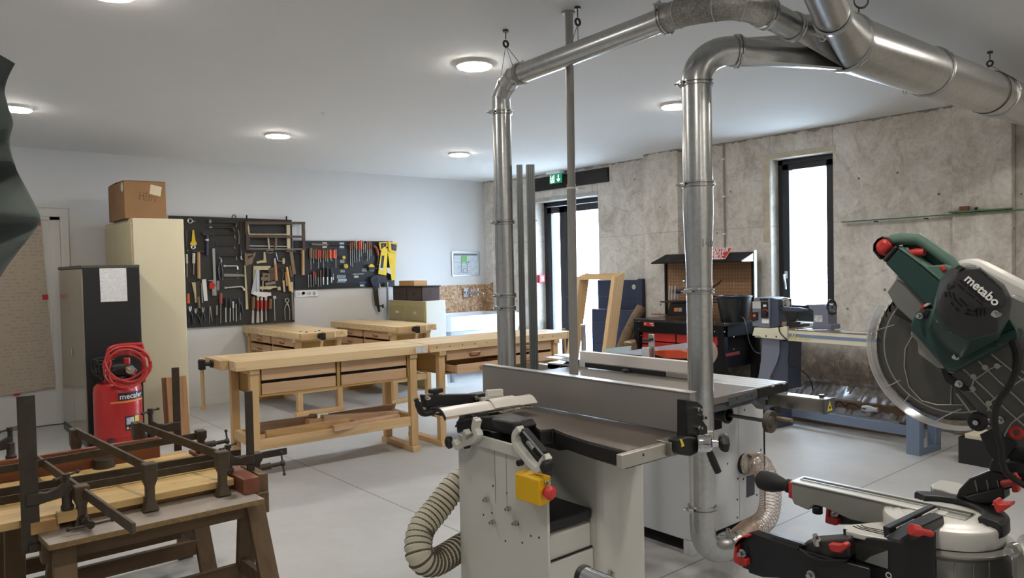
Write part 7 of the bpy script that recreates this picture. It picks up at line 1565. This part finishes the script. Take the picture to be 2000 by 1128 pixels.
for x, y, X in ((1949, 612, SX-.212), (1801, 616, SX-.086), (1872, 695, SX-.10)): bolt(m, PX(x, y, X), (-1, 0, 0), .004)
sl('screw_recess', [(1863, 688), (1879, 684), (1881, 700), (1866, 704)], SX-.0985, .012, blkm, .001)
sl('screw_recess', [(1792, 622), (1808, 602), (1816, 606), (1810, 622)], SX-.087, .006, blkm, .001)
q = [onto(hous_, x, y, .001) for x, y in ((1841, 600), (1869, 624), (1858, 650), (1829, 627))]
if all(q): MB().prism(q, (-.0006, 0, 0)).build('data_plate', printed('saw_plate_print', (170, 170, 162), (60, 62, 60), .006, (1, 2), .006, .8, .35), m)
# power cable with its sleeve
sl('cable_outlet', [(1940, 655), (1985, 640), (1990, 658), (1978, 672), (1945, 674)], SX-.09, .03, green, .003)
cb = [PX(1979, 667, SX-.09), PX(1987, 690, SX-.10), PX(1986, 720, SX-.11), PX(1970, 755, SX-.11), PX(1950, 785, SX-.11), PX(1943, 815, SX-.11), PX(1947, 845, SX-.10), PX(1955, 870, SX-.09), PX(1958, 900, SX-.08), PX(1968, 925, SX-.06), PX(2005, 950, SX-.02)]
MB().tube(bez(cb, 6), [.0085]*13+[.0062]*48, 10).build('power_cable', rub, m)
# knobs
k_ = PX(1905, 825, GX-.03); MB().lathe(k_+V((.03, 0, 0)), (-1, 0, 0), [(.012, 0), (.017, .004), (.019, .02), (.016, .024), (.006, .024), (.006, .022)], 24).build('black_knob', blkm, m, .001)
MB().cyl(k_+V((-.001, 0, 0)), k_+V((.004, 0, 0)), .005).build('knob_screw', zinc, m)
MB().cyl(PX(1921, 822, GX-.01), PX(1932, 820, GX+.0), .012).build('bracket_tube', zinc, m)
k_ = PX(1984, 846, GX-.02); MB().lathe(k_+V((.03, 0, 0)), (-1, .1, 0), [(.010, 0), (.015, .01), (.017, .018), (.012, .026), (.006, .024), (.005, .02)], 9).build('red_knob', redk, m, .003)
sl('black_flap', [(1913, 848), (1938, 836), (1945, 845), (1985, 866), (1965, 898), (1950, 905), (1930, 888)], GX-.02, .006, blkm, .001)
sl('black_flap', [(1965, 886), (1990, 868), (2010, 880), (2010, 940), (1990, 930)], GX-.012, .01, blkm, .001)
sl('linkage_arm', [(1946, 905), (1975, 900), (2010, 905), (2010, 925), (1968, 922)], GX-.03, .02, blkm, .003)
# table arm with its slot and grip
ax0, ax1 = PZ(1547, 939.5, ZM).x, PZ(1557, 927, ZM).x
yE = .945
pr_ = [(yE, ZM), (.56, ZM), (.56, ZM-.055), (.70, ZM-.058), (.80, ZM-.060), (.862, ZM-.046), (.888, ZM-.046), (.902, ZM-.062), (yE-.006, ZM-.056), (yE, ZM-.044)]
MB().prism([(ax0, y, z) for y, z in pr_], (ax1-ax0, 0, 0)).build('table_arm', alc, m, .003)
MB().box(ax0-.003, ax1+.003, .60, yE+.002, ZM-.003, ZM+.0012).build('arm_top', alcl, m, .002)
xm_ = ax0*.42+ax1*.58
MB().box(xm_-.0075, xm_+.0075, .56, yE-.01, ZM+.0, ZM+.0032).build('blade_slot', hw, m)
MB().box(xm_-.012, xm_-.0075, .56, yE-.01, ZM+.0, ZM+.0036).box(xm_+.0075, xm_+.012, .56, yE-.01, ZM, ZM+.0036).build('slot_inserts', alrib, m)
gz = ZM-.026; gx = (ax0+ax1)/2
MB().box(gx-.018, gx+.018, yE+.0005, yE+.016, gz-.022, gz+.018).build('red_catch', redk, m, .003)
MB().lathe((gx, yE+.016, gz+.003), (0, 1, 0), [(.012, 0), (.017, .004), (.017, .012), (.013, .016), (.0165, .024), (.0245, .05), (.026, .07), (.023, .086), (.013, .096), (.001, .098)], 28).build('grip', mat('black_grip_rubber', (30, 29, 28), .7, var=.1), m)
MB().cyl((ax0+.012, .885, ZM-.05), (ax0+.012, .885, ZM-.068), .012).build('lock_screw', blkm, m, .002)
# turntable
TC = V((1.715, .615, ZM-.002))
MB().lathe(TC-V((0, 0, .045)), (0, 0, 1), [(.114, 0), (.115, .03), (.112, .036), (.108, .038), (.097, .040), (.094, .0385), (.082, .0425), (.078, .041), (.066, .0440), (.001, .0442)], 64).build('turntable', alcl, m)
MB().lathe(TC-V((0, 0, .115)), (0, 0, 1), [(.11, 0), (.124, .004), (.122, .05), (.132, .060), (.132, .064), (.11, .068)], 56).build('scale_drum', alc, m)
for a in (-150, -165, -180, -135, -120): 
    p_ = TC+V((.1235*cos(RAD(a)), .1235*sin(RAD(a)), -.11)); MB().cyl(p_, p_+V((0, 0, .055)), .0016, n=6).build('drum_rib', alrib, m)
rg = []
for i in range(25):
    a = RAD(-102+i*150/24); 
    rg.append([TC+V((r_*cos(a), r_*sin(a), z)) for r_, z in ((.072, .004), (.075, .010), (.112, .009), (.120, .003), (.121, -.020), (.114, -.026), (.08, -.02))])
MB().loft(rg).build('black_rim', blkm, m, .002)
# bevel joint body at the picture edge
bj = PX(1985, 1040, 1.60)
MB().lathe(V((1.62, bj.y-.085, ZM-.035)), (0, 1, 0), [(.001, 0), (.05, 0), (.055, .01), (.055, .075), (.047, .085), (.001, .085)], 36).build('bevel_joint', alc, m, .002)
MB().box(1.60, 1.80, .30, bj.y-.02, ZM-.10, ZM+.02).build('rear_body', alc, m, .01)
bolt(m, PX(1985, 1072, 1.565), (-1, .3, 0), .008)
sl('bevel_lever', [(1937, 979), (1944, 975), (1951, 984), (1974, 983), (1972, 990), (1951, 1003), (1945, 1000)], 1.60, .03, redk, .003)
# fences
FXn = 1.60
def sy(nm, pts, Y, th, m_, bev=.002): return MB().prism([PY(x, y, Y) for x, y in pts], (0, th, 0)).build(nm, m_, m, bev)
sy('near_fence', [(1738, 1030), (1826, 987), (1836, 991), (1843, 1004), (1790, 1030), (1741, 1053)], .618, .014, blkm)
sy('fence_groove', [(1742, 1034), (1824, 993), (1828, 996), (1745, 1042)], .6175, .002, gapm, 0)
sy('fence_strip', [(1752, 1034), (1752, 1030), (1786, 1013), (1787, 1017)], .616, .003, alcl, .0005); sy('fence_strip', [(1804, 1006), (1832, 992), (1834, 996), (1807, 1011)], .612, .004, alcl, .0005)
sy('fence_block', [(1758, 1056), (1800, 1026), (1844, 1006), (1846, 1024), (1830, 1034), (1790, 1056), (1765, 1062)], .585, .03, blkm, .004)
a, b, c = PY(1779, 1033, .575), PY(1797, 1037, .565), PY(1820, 1042, .555)
MB().cyl(a, b, .0115, .0105, 14).cyl(b, c, .0065, .006, 12).build('clamp_lever', redk, m, .002)
FXr = 1.80
hull('rear_fence', [([(1858, 993), (1873, 955), (1893, 934), (1936, 917), (1958, 924), (1990, 906), (2010, 905), (2010, 940), (1950, 962), (1890, 968), (1878, 985)], FXr), ([(1860, 992), (1876, 953), (1896, 931), (1938, 914), (1958, 920), (1990, 903), (2010, 903), (2010, 938), (1950, 960), (1892, 966), (1880, 984)], FXr+.022)], blkm, .003)
sl('fence_cover', [(1930, 918), (1936, 898), (1944, 890), (1962, 888), (1975, 918), (1960, 926)], FXr-.004, .02, blkm, .004)
for x in (1902, 1925, 1946): sl('fence_rib', [(x, 938), (x+3, 936), (x+9, 962), (x+6, 963)], FXr-.003, .004, gyd, .001)
a, b = PX(1958, 944, FXr-.02), PX(1988, 940, FXr-.03); MB().cyl(a, b, .008, .006, 12).build('clamp_lever', redk, m, .002)
sl('red_stop', [(1974, 930), (1980, 922), (1990, 930), (1989, 962), (1975, 962)], FXr-.02, .02, redk, .004)
sl('fence_base', [(1880, 970), (1960, 950), (1962, 974), (1935, 985), (1900, 985)], FXr-.01, .04, blkm, .004)
# side tables
zT_ = ZM-.012
def plate3(nm, pts, z, th, m_, bev=.002): return MB().prism([PZ(x, y, z) for x, y in pts], (0, 0, -th)).build(nm, m_, m, bev)
zs = .905
plate3('side_table', [(1652, 1024), (1688, 1021), (1738, 1016), (1740, 1046), (1735, 1052), (1690, 1044), (1655, 1037), (1647, 1030)], zs, .012, alcl)
gv = MB()
for k in range(3): gv.tube([PZ(1666+k*8, 1026.5-k*1.0, zs+.0006), PZ(1676+k*7, 1031-k*1., zs+.0006), PZ(1738, 1046-k*4, zs+.0006)], .0012, 6)
gv.build('table_grooves', hw, m)
Xn = PZ(1690, 1044, zs).x
hull('side_frame', [([(1646, 1030), (1690, 1047), (1740, 1054), (1828, 1036), (1828, 1140), (1660, 1140), (1652, 1100), (1660, 1060), (1648, 1050)], Xn), ([(1650, 1036), (1692, 1052), (1742, 1060), (1828, 1042), (1828, 1140), (1664, 1140), (1656, 1100), (1664, 1062), (1652, 1052)], Xn+.10)], blkm, .004)
sl('frame_window', [(1668, 1058), (1734, 1072), (1734, 1110), (1688, 1097), (1668, 1088)], Xn-.0015, .002, hw, 0)
sl('window_light', [(1688, 1096), (1700, 1086), (1734, 1074), (1734, 1110)], Xn-.0025, .0015, mat('seen_floor_grey', (120, 122, 120), .6), 0)
for x, y in ((1662.5, 1100), (1735.5, 1123)):
    p_ = PX(x, y, Xn-.001); MB().ring(p_, (1, 0, 0), .0052, .0013, 24, 6).build('rivet_ring', alcl, m)
plate3('side_table', [(1819, 945), (1838, 936), (1872, 942), (1896, 952), (1870, 967), (1862, 966), (1845, 958), (1822, 953)], ZM+.0, .012, alcl)
plate3('side_table_base', [(1818, 949), (1840, 940), (1900, 954), (1900, 975), (1862, 968), (1845, 962), (1820, 957)], ZM-.013, .02, blkm)
# two extension beams with red end caps
def beam(nm, top, X, zt, end):
    pass
ex0 = PX(1440, 1048, 1.56); 
hull('extension_beam', [([(1462, 1040), (1481, 1035), (1575, 1064), (1560, 1071), (1700, 1110), (1700, 1175), (1520, 1128), (1490, 1127), (1462, 1118), (1462, 1112), (1450, 1108), (1444, 1060)], 1.52), ([(1466, 1038), (1483, 1033), (1577, 1060), (1562, 1068), (1700, 1106), (1700, 1170), (1522, 1125), (1492, 1124), (1465, 1116), (1465, 1110), (1453, 1106), (1447, 1058)], 1.565)], blkm, .003)
bt = MB().prism(mp([(1464, 1039), (1482, 1034.5), (1562, 1060), (1559, 1071), (1542, 1066)], 1.519), (-.0015, 0, 0)).build('beam_top', mat('greyish_black_top', (66, 62, 58), .55, var=.2), m)  # beam top in a paler tone than its sides
MB().prism(mp([(1506, 1049.5), (1510, 1048), (1562, 1065), (1558, 1067)], 1.517), (-.001, 0, 0)).build('beam_slot', hw, m)
sl('beam_plate', [(1558, 1070), (1575, 1056), (1656, 1050), (1660, 1088), (1652, 1093), (1600, 1092), (1575, 1084)], 1.53, .05, mat('brown_black_plate', (52, 48, 45), .5, var=.1), .005)
sl('plate_edge', [(1558, 1070), (1562, 1070), (1580, 1084), (1604, 1092), (1652, 1093), (1652, 1097), (1600, 1096), (1572, 1086)], 1.515, .02, blkm, .001)
bolt(m, PX(1597, 1061, 1.525), (-.5, 0, 1), .006)
sl('red_lock', [(1616, 1062), (1622, 1061), (1640, 1063), (1647, 1059), (1655, 1066), (1652, 1072), (1640, 1080), (1622, 1077)], 1.515, .02, redk, .003)
sl('red_end_cap', [(1432, 1085), (1433, 1068), (1440, 1053), (1450, 1046), (1461, 1044), (1461, 1049), (1448, 1053), (1439, 1062), (1437, 1085), (1457, 1092), (1458, 1105), (1447, 1106), (1432, 1097)], 1.505, .035, redk, .003)
for x, y in ((1455, 1077), (1589, 1119)): bolt(m, PX(x, y, 1.519), (-1, 0, 0), .006)
hull('extension_beam', [([(1618, 988), (1640, 986), (1710, 1004), (1722, 1030), (1690, 1034), (1660, 1024), (1640, 1024), (1620, 1018)], 1.80), ([(1621, 986), (1642, 984), (1712, 1002), (1724, 1026), (1692, 1030), (1662, 1021), (1642, 1021), (1622, 1015)], 1.84)], blkm, .003)
sl('red_end_cap', [(1611, 1018), (1613, 992), (1617, 988), (1620, 990), (1618, 1008), (1636, 1012), (1637, 1025), (1630, 1026), (1612, 1021)], 1.785, .03, redk, .003)
bolt(m, PX(1635, 1000, 1.798), (-1, 0, 0), .006)
# base body tying it together, and the folding stand
MB().box(1.58, 1.84, .33, .74, .80, .832).build('base_body', blkm, m, .006)
ls = tag(thing('saw_stand', (1.70, .60, 0), 'folding grey steel stand under the mitre saw', 'stand'), None)
st2 = mat('dull_stand_steel', (92, 84, 74), .6, .4, var=.25, vs=30)
for x in (1.60, 1.80):
    MB().bar((x, .36, .79), (x, .95, .02), .03, .018).build('leg', st2, ls, .002); MB().bar((x+.02, .86, .79), (x+.02, .20, .02), .03, .018).build('leg', st2, ls, .002)
MB().bar((1.58, .42, .79), (1.84, .42, .79), .03, .018).build('top_bar', st2, ls, .002); MB().bar((1.58, .84, .79), (1.84, .84, .79), .03, .018).build('top_bar', st2, ls, .002)
for y in (.93, .22): MB().cyl((1.56, y, .025), (1.86, y, .025), .02).build('foot_tube', st2, ls)
# roller stand at the lower edge of the picture
ra_, rb_ = PZ(1138, 1124, .70), PZ(1250, 1172, .70); dR = (rb_-ra_).normalized()
rs = thing('roller_stand', (ra_+dR*.2)*1.0-V((0, 0, .70)), 'steel roller on a stand cut by the lower edge of the picture', 'roller stand')
MB().cyl(ra_+dR*.012, ra_+dR*.40, .027, n=28).build('roller', chrome, rs, .001); MB().cyl(ra_-dR*.004, ra_+dR*.013, .0285, n=28).build('end_cap', blkpl, rs, .002)
c = ra_+dR*.2; MB().cyl((c.x, c.y, .0), (c.x, c.y, .62), .02).build('post', st2, rs); MB().bar(ra_+dR*.0-V((0, 0, .06)), ra_+dR*.41-V((0, 0, .06)), .03, .02).cyl(ra_+dR*.0-V((0, 0, .06)), ra_+dR*.0, .008).build('yoke', st2, rs)
MB().cyl((c.x, c.y, 0), (c.x, c.y, .02), .16).build('foot', st2, rs)
